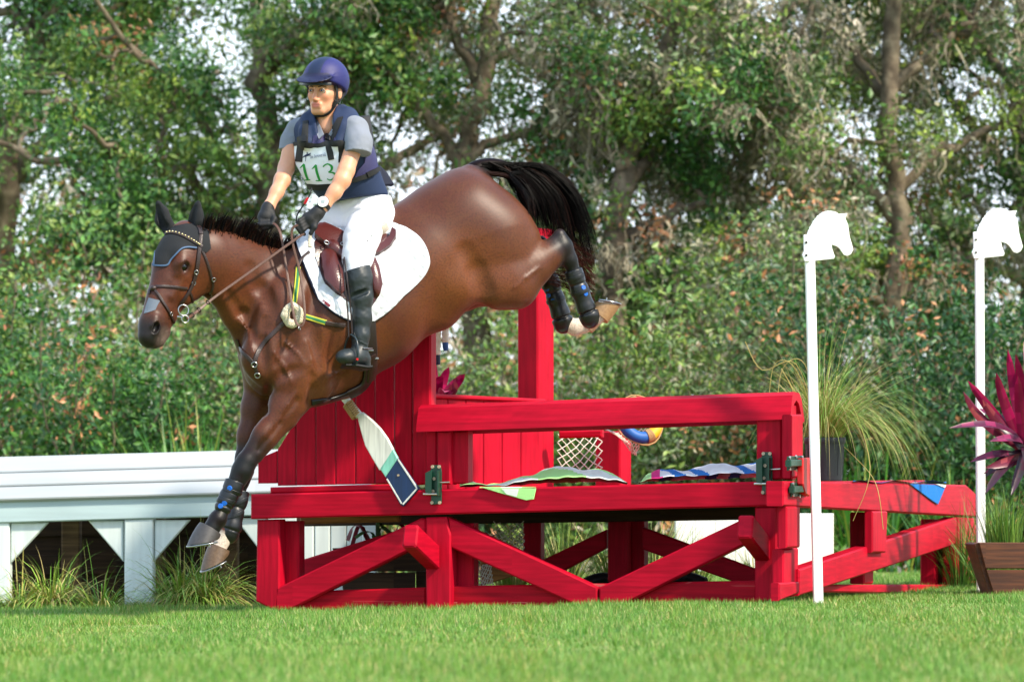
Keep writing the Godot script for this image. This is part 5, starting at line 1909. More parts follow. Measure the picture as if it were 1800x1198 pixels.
func make_horse() -> void:
	build_body()
	build_head()
	horse = thing("horse", "bay horse with black legs and white hind pasterns jumping down off the red jump", "horse", "", hp(600, 1060, 0))
	var tan := lin(0.45, 0.25, 0.125)
	var black := lin(0.055, 0.05, 0.05)
	# bay: lighter hair at flank and elbow, black points
	spot(420, 520, 0.2, 0.2, lin(0.40, 0.20, 0.10), 0.5)
	spot(825, 480, 0.3, 0.26, tan, 0.8); spot(620, 640, 0.3, 0.3, tan, 0.55); spot(780, 560, 0.2, 0.25, tan, 0.5); spot(570, 690, 0.25, 0.16, tan, 0.8); spot(915, 420, 0.15, 0.22, tan, 0.35); spot(880, 520, 0.25, 0.2, lin(0.46, 0.26, 0.17), 0.7)
	spot(408, 545, 0.1, 0.10, tan, 0.6)
	for q in [[445, 790, 0.19, 0.11, 0.6], [425, 830, 0.19, 0.13, 1.0], [400, 870, 0.19, 0.13, 1.0], [375, 920, 0.19, 0.13, 1.0], [430, 815, -0.11, 0.13, 0.9], [415, 880, -0.1, 0.15, 1.0], [990, 425, 0.18, 0.11, 0.9], [1010, 470, 0.18, 0.12, 1.0], [1030, 530, 0.18, 0.12, 1.0], [955, 440, -0.16, 0.13, 1.0], [970, 500, -0.16, 0.13, 1.0], [985, 555, -0.16, 0.11, 1.0], [850, 300, 0, 0.10, 0.9]]:
		spot(q[0], q[1], q[2], q[3], black, q[4])
		spot(q[0], q[1], q[2], q[3], black, q[4] * 0.7)
	var sock := lin(0.86, 0.80, 0.74)
	for q in [[1056, 554, 0.17, 0.07], [1006, 576, -0.15, 0.08], [1030, 570, -0.14, 0.07], [390, 952, -0.1, 0.065], [385, 966, -0.1, 0.055]]:
		for k in 3: spot(q[0], q[1], q[2], q[3], sock, 1.0)
	# head
	coat_spots.append([hh(0.57, 0.0, 0.0), 0.13, lin(0.16, 0.125, 0.115), 0.95])
	coat_spots.append([hh(0.60, 0.02, 0.03), 0.10, lin(0.115, 0.095, 0.095), 0.9])
	coat_spots.append([hh(0.56, -0.06, 0.04), 0.07, lin(0.45, 0.38, 0.34), 0.6])
	coat_spots.append([hh(0.22, 0.02, 0.11), 0.045, lin(0.085, 0.06, 0.055), 0.95])
	coat_spots.append([hh(0.545, 0.02, 0.062), 0.034, lin(0.05, 0.035, 0.035), 1.0])
	coat_spots.append([hh(0.30, 0.05, 0.04), 0.16, lin(0.30, 0.15, 0.085), 0.6])
	coat_spots.append([hh(0.28, -0.08, 0.09), 0.12, lin(0.42, 0.21, 0.11), 0.6])
	var cm := vmat("coat", 0.44, noise_tex(256, 0.06, [[0.0, Color(0.66, 0.66, 0.68)], [0.5, Color(0.92, 0.92, 0.92)], [1.0, Color(1, 1, 1)]], 4, 41), 5.0, bump_tex(256, 0.22, 2, 42), 0.05)
	cm.rim_enabled = true
	cm.rim = 0.08
	cm.metallic_specular = 0.38
	# body and head meshes meet in the upper neck
	var cut := hp(398, 470, 0.1)
	var cn := (hp(388, 462, 0.11) - hp(432, 487, 0.06)).normalized()
	var keep_b := func(p: Vector3) -> bool: return (p - cut).dot(cn) < 0.012
	var keep_h := func(p: Vector3) -> bool: return (p - cut).dot(cn) > -0.004
	var tint := func(p: Vector3, n: Vector3) -> Color: return coat(p, n)
	var m1 := body.net(tint, keep_b)
	var m2 := head.net(tint, keep_h)
	var st := SurfaceTool.new()
	st.append_from(m1, 0, Transform3D.IDENTITY)
	st.append_from(m2, 0, Transform3D.IDENTITY)
	part("body", st.commit(), cm, horse)
	# eye
	for s in [1.0, -1.0]:
		var b := MB.new()
		b.ball(hh(0.212, 0.018, 0.0915 * s), 0.0225, 16)
		var em := mat("horse_eye", Color(0.02, 0.014, 0.012), 0.06)
		part("eye", b.mesh(), em, horse)
		b = MB.new()
		var pts := []
		for k in 7:
			var a := lerpf(-0.5, 3.6, k / 6.0)
			pts.append(hh(0.212 - cos(a) * 0.026, 0.018 + sin(a) * 0.0185, (0.105 - 0.005 * absf(cos(a))) * s))
		b.tube(pts, 0.0042, 6)
		part("eyelid", b.mesh(), mat("lid", Color(0.13, 0.09, 0.08), 0.5), horse)
	# hooves with shoes
	hoof([[368, 933, 0.19], [355, 955, 0.19]], Vector3(-0.98, -0.16, 0.1), Color(0.27, 0.26, 0.26), 1.2)
	hoof([[385, 966, -0.1], [374, 994, -0.1]], Vector3(-0.90, -0.42, 0.1), Color(0.43, 0.34, 0.26), 1.08)
	hoof([[1055, 554, 0.17], [1069, 532, 0.17]], Vector3(0.97, -0.16, 0.05), Color(0.68, 0.54, 0.38), 1.0)
	hoof([[1030, 570, -0.14], [1046, 551, -0.13]], Vector3(0.97, -0.1, 0.05), Color(0.70, 0.58, 0.46), 1.0)
	# mane and tail: strands
	var rng := RandomNumberGenerator.new()
	rng.seed = 12
	var b := MB.new()
	for k in 3200:
		var f := pow(rng.randf(), 0.9)
		var q0 := [[356, 404, 0.14], [385, 416, 0.12], [428, 431, 0.07], [470, 446, 0.03], [522, 452, 0.0]]
		var e := f * 4.0
		var i := mini(int(e), 3)
		var px := lerpf(q0[i][0], q0[i + 1][0], e - i) + rng.randfn() * 1.5
		var py := lerpf(q0[i][1], q0[i + 1][1], e - i) + 7.0 + rng.randfn() * 4.0
		var root := hp(px, py, lerpf(q0[i][2], q0[i + 1][2], e - i) + 0.012 + rng.randfn() * 0.02)
		var L := lerpf(0.105, 0.14, sin(f * PI)) * rng.randf_range(0.6, 1.15)
		var wave := noise.get_noise_1d(f * 14.0)
		L *= 0.85 + 0.5 * wave
		var d := Vector3(0.12 + 0.35 * wave + 0.06 * rng.randfn(), 1.0, 0.10 * rng.randfn()).normalized()
		var lean := Vector3(0.35 + 0.3 * wave, -0.08, 0.05)
		var pts := [root, root + d * L * 0.4, root + d * L * 0.75 + lean * L * 0.12, root + d * L + lean * L * 0.35]
		b.col = (lin(0.05, 0.042, 0.04) if rng.randf() < 0.8 else lin(0.16, 0.09, 0.06)) * rng.randf_range(0.7, 1.4)
		b.tube(pts, [0.0022, 0.0019, 0.0013, 0.0003], 3, false)
	var hm := vmat("horse_hair", 0.5)
	hm.metallic_specular = 0.22
	part("mane", b.mesh(), hm, horse)
	b = MB.new()
	# dock
	var dock := spline([hp(822, 312, 0), hp(838, 297, 0.0), hp(866, 291, 0.0), hp(896, 298, 0.02), hp(918, 312, 0.02)], 5)
	var dr := []
	for i in dock.size(): dr.append(lerpf(0.050, 0.026, float(i) / dock.size()))
	b.col = lin(0.05, 0.042, 0.04)
	b.tube(dock, dr, 12)
	var endp := [[924, 402], [934, 414], [950, 432], [970, 446], [992, 474], [1008, 492], [1024, 500], [1037, 498], [1046, 478], [1050, 450]]
	for g in 130:
		var u := (g + rng.randf()) / 130.0
		var e := u * (endp.size() - 1)
		var i := mini(int(e), endp.size() - 2)
		var ex := lerpf(endp[i][0], endp[i + 1][0], e - i) + rng.randfn() * 4
		var ey := lerpf(endp[i][1], endp[i + 1][1], e - i) + rng.randfn() * 14
		if rng.randf() < 0.06:
			ex += rng.randf_range(4, 24)
			ey += rng.randf_range(5, 40)
		var zz := 0.02 + rng.randfn() * 0.05
		var start: Vector3 = dock[rng.randi_range(1, dock.size() - 1)]
		var guide := spline([start + Vector3(0, 0.012, zz * 0.4), hp(lerpf(893, 950, u), lerpf(312, 290, u) + rng.randfn() * 2, zz * 0.6), hp(lerpf(913, 1004, u), lerpf(342, 326, u) + rng.randfn() * 3, zz), hp(lerpf(922, 1034, u), lerpf(368, 382, u), zz * 1.2), hp(ex, ey, zz * 1.3)], 4)
		var tone := lin(0.042, 0.037, 0.037) if rng.randf() < 0.85 else lin(0.15, 0.075, 0.055)
		for k in 20:
			var off := Vector3(rng.randfn(), rng.randfn(), rng.randfn()) * 0.0065
			var cutoff := rng.randf_range(0.72, 1.0)
			var n := maxi(6, int(guide.size() * cutoff))
			var pts := []
			var rad := []
			for j in n:
				var f := float(j) / (n - 1)
				pts.append(guide[j] + off * (0.5 + 1.1 * f))
				rad.append(0.0017 * (1.0 - 0.85 * f * f))
			b.col = tone * rng.randf_range(0.7, 1.35)
			b.tube(pts, rad, 3, false)
	for k in 220:  # loose wisps crossing the hocks
		var y0 := rng.randf_range(430, 520)
		var pts := [hp(960 + rng.randf() * 40, y0 - 20, 0.03), hp(1010, y0 - 4 + rng.randfn() * 6, 0.05 + rng.randfn() * 0.05), hp(1035 + rng.randf() * 12, y0 + 22 + rng.randfn() * 8, 0.05)]
		b.col = lin(0.24, 0.11, 0.085) * rng.randf_range(0.7, 1.3)
		b.tube(spline(pts, 4), 0.0011, 3, false)
	part("tail", b.mesh(), hm, horse)

# a hoof: wall, then sole plane with a shoe; q = [coronet, middle of the sole], toe = where it points
func hoof(q: Array, toe: Vector3, c: Color, size: float) -> void:
	var a := hp(q[0][0], q[0][1], q[0][2])
	var s := hp(q[1][0], q[1][1], q[1][2])
	var ax := (s - a)
	toe = (toe - HLAT * toe.dot(HLAT) * 0.5).normalized()
	var side := HLAT
	# normal of the sole
	var nrm := side.cross(toe).normalized()
	if nrm.dot(ax) < 0: nrm = -nrm
	var b := MB.new()
	var rings := []
	for i in 5:
		var f := i / 4.0
		var r := lerpf(0.049, 0.061, f) * size
		var ctr := a - ax.normalized() * 0.012 + ax * f * 0.9 + ax.normalized() * 0.012 * f
		var nf := ax.normalized().lerp(nrm, f).normalized()
		var tf := (toe - nf * toe.dot(nf)).normalized()
		var sf := nf.cross(tf).normalized()
		var ring := PackedVector3Array()
		for j in 20:
			var an := TAU * j / 20.0
			var x := cos(an)
			var rr := r * (1.0 + 0.08 * x) if x > -0.5 else r * 0.95
			ring.append(ctr + tf * x * rr * 1.0 + sf * sin(an) * rr * 0.93)
		rings.append(ring)
	var t: Vector3 = (rings[1][0] - rings[0][0])
	if (rings[0][1] - rings[0][0]).cross(t).dot(rings[0][0] - a) < 0:
		for r in rings: r.reverse()
	b.col = c.srgb_to_linear()
	b.loft(rings, true, true)
	var hoof_m := part("hoof", b.mesh(), M.hoof if M.has("hoof") else vmat("hoof", 0.5, noise_tex(256, 0.03, [[0.0, Color(0.75, 0.72, 0.7)], [1.0, Color(1, 1, 1)]], 4, 55), 6.0), horse)
	# shoe: open at the heel
	b = MB.new()
	var pts := []
	var ctr := a + ax * 0.9 + nrm * 0.004
	var tf := (toe - nrm * toe.dot(nrm)).normalized()
	var sf := nrm.cross(tf).normalized()
	for k in 17:
		var an := lerpf(-2.45, 2.45, k / 16.0)
		pts.append(ctr + tf * cos(an) * 0.062 * size + sf * sin(an) * 0.055 * size)
	var nn := []
	for p in pts: nn.append(nrm)
	b.strap(pts, nn, 0.02, 0.009)
	for k in [2, 5, 11, 14]:
		b.tube([pts[k] + nrm * 0.008, pts[k] + nrm * (0.02 if k == 2 or k == 14 else 0.012)], 0.005, 6)
	part("horseshoe", b.mesh(), M.steel, hoof_m)

# ---------------------------------------------------------------- the rider
var person: Node3D
var vest: Field
var face: Field
var boot: Field
var breeches: Field
var rc := Vector3.ZERO                                  # middle of the rider's head, at eye height
var rf := Vector3(-0.45, -0.03, 0.89).normalized()     # where the face looks
var ru := Vector3.ZERO
var rl := Vector3.ZERO
var skin_spots := []

func rh(x: float, y: float, z: float) -> Vector3:       # rider's left, up, front
	return rc + rl * x + ru * y + rf * z

func pc(q: Array) -> Array:  # [px, py, z, radius in metres] -> chain
	var out := []
	for e in q:
		out.append([P(e[0], e[1], e[2]), e[3]])
	return out

func box_of(pts: Array, pad: float) -> Array:
	var lo := Vector3.ONE * 99
	var hi := Vector3.ONE * -99
	for q in pts:
		var p := P(q[0], q[1], q[2])
		lo = lo.min(p)
		hi = hi.max(p)
	return [lo - Vector3.ONE * pad, hi + Vector3.ONE * pad]

func skin_tone(p: Vector3, n: Vector3) -> Color:
	var c := lin(0.82, 0.59, 0.46)
	for s in skin_spots:
		var d: float = p.distance_to(s[0]) / s[1]
		if d < 1.0:
			var w: float = 1.0 - d * d
			c = c.lerp(s[2], w * s[3])
	return c * (1.0 + 0.05 * noise.get_noise_3d(p.x * 40, p.y * 40, p.z * 40))

func make_rider() -> void:
	ru = (Vector3(0.03, 1, 0.02) - rf * Vector3(0.03, 1, 0.02).dot(rf)).normalized()
	rl = ru.cross(rf).normalized()
	rc = P(570.5, 161, 0.42)
	person = thing("person", "rider in navy vest, grey shirt, white breeches and blue helmet, on the bay horse", "person", "", P(640, 400, 0.3))
	var cloth := bump_tex(256, 0.15, 2, 61)
	var fold := bump_tex(256, 0.012, 3, 62)
	var sk := vmat("skin", 0.48)
	sk.subsurf_scatter_enabled = true
	sk.subsurf_scatter_strength = 0.12
	mat("navy", Color(0.07, 0.15, 0.285), 0.75, null, 6.0, cloth, 0.12)
	mat("indigo", Color(0.165, 0.155, 0.33), 0.6, null, 6.0, cloth, 0.12)
	mat("shirt", Color(0.47, 0.49, 0.53), 0.8, null, 2.2, fold, 1.6)
	mat("breeches", Color(0.92, 0.92, 0.94), 0.85, null, 2.4, fold, 1.2)
	mat("boot_leather", Color(0.125, 0.155, 0.165), 0.48, null, 3.0, fold, 0.7)
	mat("glove", Color(0.035, 0.038, 0.048), 0.62, null, 8.0, cloth, 0.15)
	mat("webbing", Color(0.07, 0.075, 0.08), 0.7, null, 9.0, cloth, 0.1)
	mat("dark_blue", Color(0.05, 0.08, 0.17), 0.75)
	# ------------- skin: head and neck
	face = Field.new(rc + Vector3(-0.125, -0.22, -0.14), rc + Vector3(0.125, 0.13, 0.15), 0.0034)
	var f := face
	f.ell(rh(0, 0.045, -0.012), Basis(rl * 0.074, ru * 0.085, rf * 0.094), 0.01)
	f.ell(rh(0, -0.035, 0.028), Basis(rl * 0.0585, ru * 0.077, rf * 0.056), 0.03)
	f.cone(rh(-0.018, -0.098, 0.060), rh(0.018, -0.098, 0.060), 0.019, 0.019, 0.028)      # chin
	for s in [-1.0, 1.0]:
		f.cone(rh(0.047 * s, -0.036, -0.005), rh(0.034 * s, -0.080, 0.028), 0.019, 0.016, 0.03)   # jaw angle
		f.cone(rh(0.040 * s, -0.022, 0.058), rh(0.050 * s, -0.014, 0.03), 0.016, 0.014, 0.025)   # cheekbone
		f.cone(rh(0.014 * s, 0.021, 0.080), rh(0.046 * s, 0.020, 0.064), 0.0085, 0.0075, 0.016)    # brow
		f.ell(rh(0.031 * s, 0.001, 0.089), Basis(rl * 0.015, ru * 0.0085, rf * 0.011), 0.008, true)
		f.cone(rh(0.009 * s, -0.046, 0.091), rh(0.010 * s, -0.045, 0.086), 0.0075, 0.007, 0.008)    # nostril wings
		# ear
		f.ell(rh(0.078 * s, -0.008, -0.012), Basis(rl * 0.008 + rf * -0.004, ru * 0.030, rf * 0.017), 0.008)
	f.cone(rh(0, 0.008, 0.083), rh(0, -0.040, 0.103), 0.0085, 0.011, 0.012)              # nose
	f.cone(rh(-0.02, -0.066, 0.080), rh(0.02, -0.066, 0.080), 0.0085, 0.0085, 0.012)        # upper lip
	f.cone(rh(-0.016, -0.078, 0.078), rh(0.016, -0.078, 0.078), 0.009, 0.009, 0.010)        # lower lip
	f.cone(rh(-0.023, -0.0715, 0.091), rh(0.023, -0.0715, 0.091), 0.0022, 0.0022, 0.003, Vector3.ZERO, 1.0, true)
	f.cone(rh(0, -0.06, -0.025), P(577, 226, 0.40), 0.052, 0.058, 0.03)                  # neck
	skin_spots = [[rh(0, -0.071, 0.09), 0.022, lin(0.70, 0.36, 0.33), 0.75], [rh(0.012, -0.071, 0.088), 0.018, lin(0.70, 0.36, 0.33), 0.6], [rh(-0.012, -0.071, 0.088), 0.018, lin(0.70, 0.36, 0.33), 0.6], [rh(0.045, -0.03, 0.065), 0.035, lin(0.84, 0.50, 0.40), 0.5], [rh(-0.045, -0.03, 0.065), 0.035, lin(0.84, 0.50, 0.40), 0.5], [rh(0, -0.04, 0.105), 0.022, lin(0.82, 0.48, 0.38), 0.5]]
	var tint := func(p: Vector3, n: Vector3) -> Color: return skin_tone(p, n)
	var st := SurfaceTool.new()
	st.append_from(face.net(tint), 0, Transform3D.IDENTITY)
	# arms
	var la := [[628, 238, 0.48, 0.046], [608, 300, 0.575, 0.040], [601, 317, 0.60, 0.040], [588, 338, 0.62, 0.034], [570, 361, 0.64, 0.0265], [562, 369, 0.645, 0.027]]
	var ra := [[516, 240, 0.27, 0.044], [503, 295, 0.33, 0.039], [496, 316, 0.40, 0.039], [486, 338, 0.45, 0.033], [473, 362, 0.50, 0.0265], [470, 370, 0.51, 0.028]]
	for q in [la, ra]:
		var bb := box_of(q, 0.08)
		var af := Field.new(bb[0], bb[1], 0.0055)
		af.chain(pc(q), 0.02)
		st.append_from(af.net(tint), 0, Transform3D.IDENTITY)
	part("body", st.commit(), sk, person)
	# eyes, brows
	for s in [-1.0, 1.0]:
		var b := MB.new()
		b.ball(rh(0.031 * s, 0.0, 0.0755), 0.0122, 14)
		var ey := part("eye", b.mesh(), mat("eye_white", Color(0.86, 0.85, 0.83), 0.2), person)
		b = MB.new()
		var gaze := (rf + rl * 0.0).normalized()
		var o := rh(0.031 * s, 0.0, 0.0762)
		b.tube([o + gaze * 0.0095, o + gaze * 0.0121], [0.0056, 0.0046], 12)
		part("iris", b.mesh(), mat("iris", Color(0.22, 0.30, 0.38), 0.15), ey)
		b = MB.new()
		b.tube([o + gaze * 0.0118, o + gaze * 0.0126], [0.0024, 0.0022], 10)
		part("pupil", b.mesh(), M.black, ey)
		for up in [[0.0075, 0.0135, 0.55], [-0.0065, 0.0135, 0.68]]:
			b = MB.new()
			var lid := []
			for k in 7:
				var x := lerpf(-0.0145, 0.0145, k / 6.0)
				lid.append(o + rl * x + ru * (up[0] * cos(x / 0.0145 * 1.45)) + rf * (up[1] * cos(x / 0.0145 * 0.85) - 0.0015))
			b.tube(lid, 0.0022, 5)
			part("eyelid", b.mesh(), mat("eyelid%d" % int(up[2] * 100), Color(0.70 * up[2] + 0.2, 0.46 * up[2] + 0.12, 0.36 * up[2] + 0.09), 0.5), person)
		b = MB.new()
		b.tube([rh(0.013 * s, 0.0175, 0.0895), rh(0.030 * s, 0.0225, 0.0855), rh(0.050 * s, 0.0165, 0.070)], [0.003, 0.0034, 0.0016], 6)
		part("eyebrow", b.mesh(), mat("brow_hair", Color(0.36, 0.25, 0.18), 0.8), person)
	# hair at the temples and nape
	f = Field.new(rc + Vector3(-0.13, -0.1, -0.16), rc + Vector3(0.13, 0.12, 0.13), 0.005)
	f.ell(rh(0, 0.035, -0.025), Basis(rl * 0.080, ru * 0.082, rf * 0.093), 0.01)
	f.cone(rh(0, -0.03, -0.085), rh(0, -0.05, -0.075), 0.035, 0.02, 0.03)
	f.clip(rh(0, 0, 0.034), rf, 0.01)
	part("hair", f.net(), mat("rider_hair", Color(0.30, 0.19, 0.12), 0.6, null, 8.0, cloth, 0.6), person)
	# ------------- helmet
	f = Field.new(rc + Vector3(-0.22, -0.08, -0.2), rc + Vector3(0.2, 0.21, 0.24), 0.005)
	f.ell(rh(0, 0.055, -0.012), Basis(rl * 0.110, ru * 0.117, rf * 0.132), 0.01)
	f.cone(rh(0, 0.0, -0.10), rh(0, -0.012, -0.095), 0.05, 0.04, 0.04)
	f.clip(rh(0, 0.037, 0.06), (-ru * 0.93 + rf * 0.30).normalized(), 0.01)
	f.ell(rh(0, 0.060, 0.104), Basis(rl * 0.096, (ru + rf * 0.42).normalized() * 0.011, (rf - ru * 0.42).normalized() * 0.070), 0.014)
	var silk := func(p: Vector3, n: Vector3) -> Color:
		var q := p - rc
		var x := q.dot(rl)
		if q.dot(rf) > 0.085 and q.dot(ru) < 0.085:
			return lin(0.06, 0.07, 0.22)
		return lin(0.03, 0.11, 0.24) if absf(x) < 0.036 and q.dot(rf) > -0.08 else lin(0.09, 0.105, 0.36)
	var helm := part("helmet", f.net(silk), vmat("silk", 0.55, null, 8.0, cloth, 0.1), person, "blue and navy silk covered riding helmet with short peak")
	var b := MB.new()
	var rim := []
	for k in 13:
		var a := lerpf(-0.95, 0.95, k / 12.0)
		rim.append(rh(sin(a) * 0.094, 0.034 - 0.004 * cos(a), 0.010 + cos(a) * 0.112))
	var up_ := []
	for p in rim: up_.append((p - rh(0, 0.02, 0)).normalized())
	b.strap(rim, up_, 0.014, 0.006)
	part("peak_lining", b.mesh(), mat("grey_rim", Color(0.14, 0.165, 0.185), 0.5), helm)
	# maker's badge on the silk: a row of small pale raised marks over a thin line
	b = MB.new()
	var bn := (rl * 0.80 + rf * 0.55 + ru * 0.25).normalized()
	var bx := ru.cross(bn).normalized()
	var by := bn.cross(bx)
	for k in 4:
		var o := rh(0.083, 0.078, 0.060) + bn * 0.004 + bx * (-0.0075 + 0.005 * k)
		var loop := []
		for e in 9:
			var an := TAU * e / 9.0 + k * 1.3
			loop.append(o + bx * cos(an) * 0.0019 + by * sin(an) * 0.0026)
		b.tube(loop, 0.0008, 4, false)
	b.tube([rh(0.083, 0.078, 0.060) + bn * 0.004 - bx * 0.009 - by * 0.0045, rh(0.083, 0.078, 0.060) + bn * 0.004 + bx * 0.009 - by * 0.0045], 0.0008, 4)
	part("badge", b.mesh(), M.white_plastic, helm)
	var tm: TextMesh
	# straps of the helmet
	b = MB.new()
	for s in [1.0, -1.0]:
		var c := spline([rh(0.078 * s, 0.03, 0.028), rh(0.080 * s, -0.01, 0.020), rh(0.072 * s, -0.052, 0.016), rh(0.058 * s, -0.086, 0.022), rh(0.034 * s, -0.115, 0.042), rh(0, -0.122, 0.058)], 4)
		var nn := []
		for p in c: nn.append((p - rh(0, -0.04, 0.0)).normalized())
		b.strap(c, nn, 0.017, 0.004)
		c = spline([rh(0.078 * s, 0.01, -0.06), rh(0.082 * s, -0.035, -0.02), rh(0.072 * s, -0.060, 0.014)], 4)
		nn = []
		for p in c: nn.append((p - rh(0, -0.04, 0.0)).normalized())
		b.strap(c, nn, 0.012, 0.004)
	part("chin_strap", b.mesh(), M.webbing, helm)
	b = MB.new()
	b.box(rh(0.070, -0.060, 0.022), Vector3(0.012, 0.038, 0.022), Basis(rl, ru, rf).rotated(rf, -0.35), 0.003)
	part("buckle", b.mesh(), M.black, helm)
	# ------------- shirt
	var sl := [[600, 215, 0.43, 0.052], [624, 228, 0.47, 0.062], [630, 250, 0.52, 0.064], [628, 290, 0.57, 0.066]]
	var sr := [[548, 216, 0.32, 0.05], [524, 230, 0.27, 0.056], [513, 248, 0.27, 0.052], [501, 290, 0.29, 0.054]]
	for k in 2:
		var q: Array = [sl, sr][k]
		var bb := box_of(q, 0.09)
		f = Field.new(bb[0], bb[1], 0.006)
		f.chain(pc(q), 0.03)
		f.clip(P(628, 269, 0.55) if k == 0 else P(506, 266, 0.285), Vector3(-0.06, -1, 0.22).normalized() if k == 0 else Vector3(-0.22, -1, 0.2).normalized(), 0.004)
		part("sleeve", f.net(), M.shirt, person, "grey blue short shirt sleeve")
		b = MB.new()
		var ax := (P(q[3][0], q[3][1], q[3][2]) - P(q[1][0], q[1][1] - 6, q[1][2])).normalized()
		var o := P(628, 268, 0.55) if k == 0 else P(506, 266, 0.285)
	# shirt collar: two flaps at the throat
	for s in [-1.0, 1.0]:
		b = MB.new()
		var t0 := P(575 + 22 * s, 214, 0.44 + 0.03 * s)
		solid(b, [P(575 + 20 * s, 205, 0.44 + 0.04 * s), P(573 + 4 * s, 236, 0.505), P(573 + 13 * s, 244, 0.505), P(575 + 27 * s, 215, 0.47 + 0.04 * s)], Vector3(-0.4, 0.1, 0.9).normalized(), 0.006, 0.001)
		part("collar", b.mesh(), M.shirt, person)
	# ------------- vest
	var tf := Vector3(-0.5, 0, 0.866)
	vest = Field.new(P(492, 370, 0.1) - Vector3(0, 0, 0.02), P(716, 172, 0.70) + Vector3(0, 0, 0.0), 0.0068)
	f = vest
	f.chain(pc([[640, 356, 0.30, 0.134], [620, 330, 0.32, 0.142], [602, 298, 0.345, 0.168], [584, 264, 0.37, 0.178], [577, 240, 0.385, 0.156]]), 0.05, tf, 0.70)
	f.cone(P(536, 228, 0.32), P(622, 222, 0.455), 0.048, 0.05, 0.05)
	f.chain(pc([[600, 198, 0.35, 0.034], [612, 204, 0.42, 0.036], [603, 225, 0.49, 0.030], [596, 250, 0.52, 0.026]]), 0.03)
	f.chain(pc([[556, 200, 0.33, 0.032], [543, 212, 0.37, 0.033], [537, 232, 0.43, 0.028], [540, 250, 0.47, 0.026]]), 0.03)
	f.chain(pc([[600, 196, 0.35, 0.03], [580, 194, 0.30, 0.03], [556, 198, 0.32, 0.03]]), 0.03)
	# neck opening
	f.cone(P(574, 205, 0.42), P(571, 244, 0.53), 0.055, 0.03, 0.02, Vector3.ZERO, 1.0, true)
	f.clip(P(610, 349, 0.4), Vector3(0.10, -1, 0).normalized(), 0.012)
	var vt := func(p: Vector3, n: Vector3) -> Color:
		# indigo under-vest shows at the back and below the arm, navy in front
		var px := 900.0 + p.x / (20.0 - p.z) * FPX
		var py := 900.0 - (p.y - 0.5) / (20.0 - p.z) * FPX
		return Color.WHITE
	part("vest", f.net(), M.navy, person, "navy inflatable protective vest")
	# indigo side panel
	patch("side_panel", vest, [640, 262, 650, 250, 658, 262, 663, 300, 655, 306, 636, 312, 622, 314, 628, 300, 640, 286], 0.006, M.indigo, person)
	patch("inner_front", vest, [551, 238, 588, 236, 590, 252, 548, 252], 0.004, M.indigo, person)
	# bib
	var bib := patch("bib", vest, [512, 253, 530, 252, 560, 257, 580, 254, 599, 251, 597, 275, 596, 290, 588, 316, 583, 322, 560, 322, 543, 321, 533, 305, 524, 288, 517, 268], 0.012, mat("bib_cloth", Color(0.90, 0.91, 0.93), 0.8, null, 2.4, fold, 0.8), person, "white number bib with green numerals")
	patch("binding", vest, [511, 251, 530, 249, 560, 253, 590, 248, 601, 247, 600, 255, 580, 256.5, 560, 259.5, 530, 255.5, 513, 257], 0.0145, M.webbing, bib)
	patch("binding", vest, [541, 320.5, 560, 322, 584, 321, 580, 330, 560, 332, 544, 330], 0.0135, M.webbing, bib)
	patch("binding", vest, [594, 252, 603, 248, 603, 262, 598, 284, 595, 285, 596, 268], 0.0145, M.webbing, bib)
	patch("webbing_strap", vest, [527.5, 250, 537, 250, 534.5, 284, 523.5, 283], 0.0165, M.webbing, bib)
	patch("webbing_strap", vest, [572, 250, 583.5, 250, 588.5, 279.5, 579, 281.5], 0.0165, M.webbing, bib)
	patch("webbing_strap", vest, [533, 214, 542, 212, 541, 250, 530, 250], 0.007, M.webbing, person)
	patch("webbing_strap", vest, [594, 208, 603, 206, 597, 222, 585, 250, 574, 250, 584, 225], 0.007, M.webbing, person)
	for q in [[533, 244], [577.5, 242.5]]:
		patch("buckle", vest, [q[0] - 6.5, q[1] - 4, q[0] + 6.5, q[1] - 4, q[0] + 6, q[1] + 5, q[0] - 6.5, q[1] + 5], 0.016, M.black, person)
	# numerals: thick and thin strokes as brushed print, in bib axes
	var nm := mat("numeral_green", Color(0.09, 0.56, 0.20), 0.7)
	for q in [[539.5, 300.0, "1"], [559.5, 301.5, "1"], [581.5, 299.5, "3"]]:
		var s: Array = []
		if q[2] == "1":
			s = [[[-8.5, -6, 1.0], [-4, -10, 2.6], [-1.5, -12.5, 3.0]], [[-2, -12.5, 3.2], [-1, -4, 4.2], [1.5, 5, 4.0], [4.5, 13, 3.4]], [[-2.0, 13.8, 1.5], [4.5, 13.8, 1.9], [9, 13.4, 1.2]]]
		else:
			s = [[[-12, -7.5, 2.2], [-8, -11, 2.0], [-3, -12, 2.2], [2.5, -8, 4.2], [2, -2, 3.4], [-3, 1.5, 1.6]], [[-3, 1.5, 1.4], [5, 2.5, 2.6], [9, 6.5, 4.4], [6, 12, 3.0], [0, 15, 2.0], [-5, 12.5, 1.6]]]
		b = MB.new()
		for path in s:
			stroke(b, vest, path, q[0], q[1], 0.0138)
		part("numeral", b.mesh(), nm, bib)
	# emblem: a small jumping horse and rider, and faint script beside it
	b = MB.new()
	for path in [[[537, 275, 1.6], [541, 273, 3.4], [545, 271.5, 3.6], [548, 270, 1.8]], [[537, 274, 1.2], [536, 277, 0.8]], [[541, 274, 1.4], [540.5, 279, 0.9], [540, 283, 0.7]], [[543, 271, 1.6], [543, 268, 1.6], [542.5, 265.5, 1.2]], [[546.5, 271, 1.8], [549, 268.5, 1.2]], [[546, 273, 1.0], [549.5, 272.5, 0.7]]]:
		stroke(b, vest, path, 0, 0, 0.0138)
	part("emblem", b.mesh(), mat("emblem_navy", Color(0.07, 0.13, 0.30), 0.7), bib)
	tm = TextMesh.new()
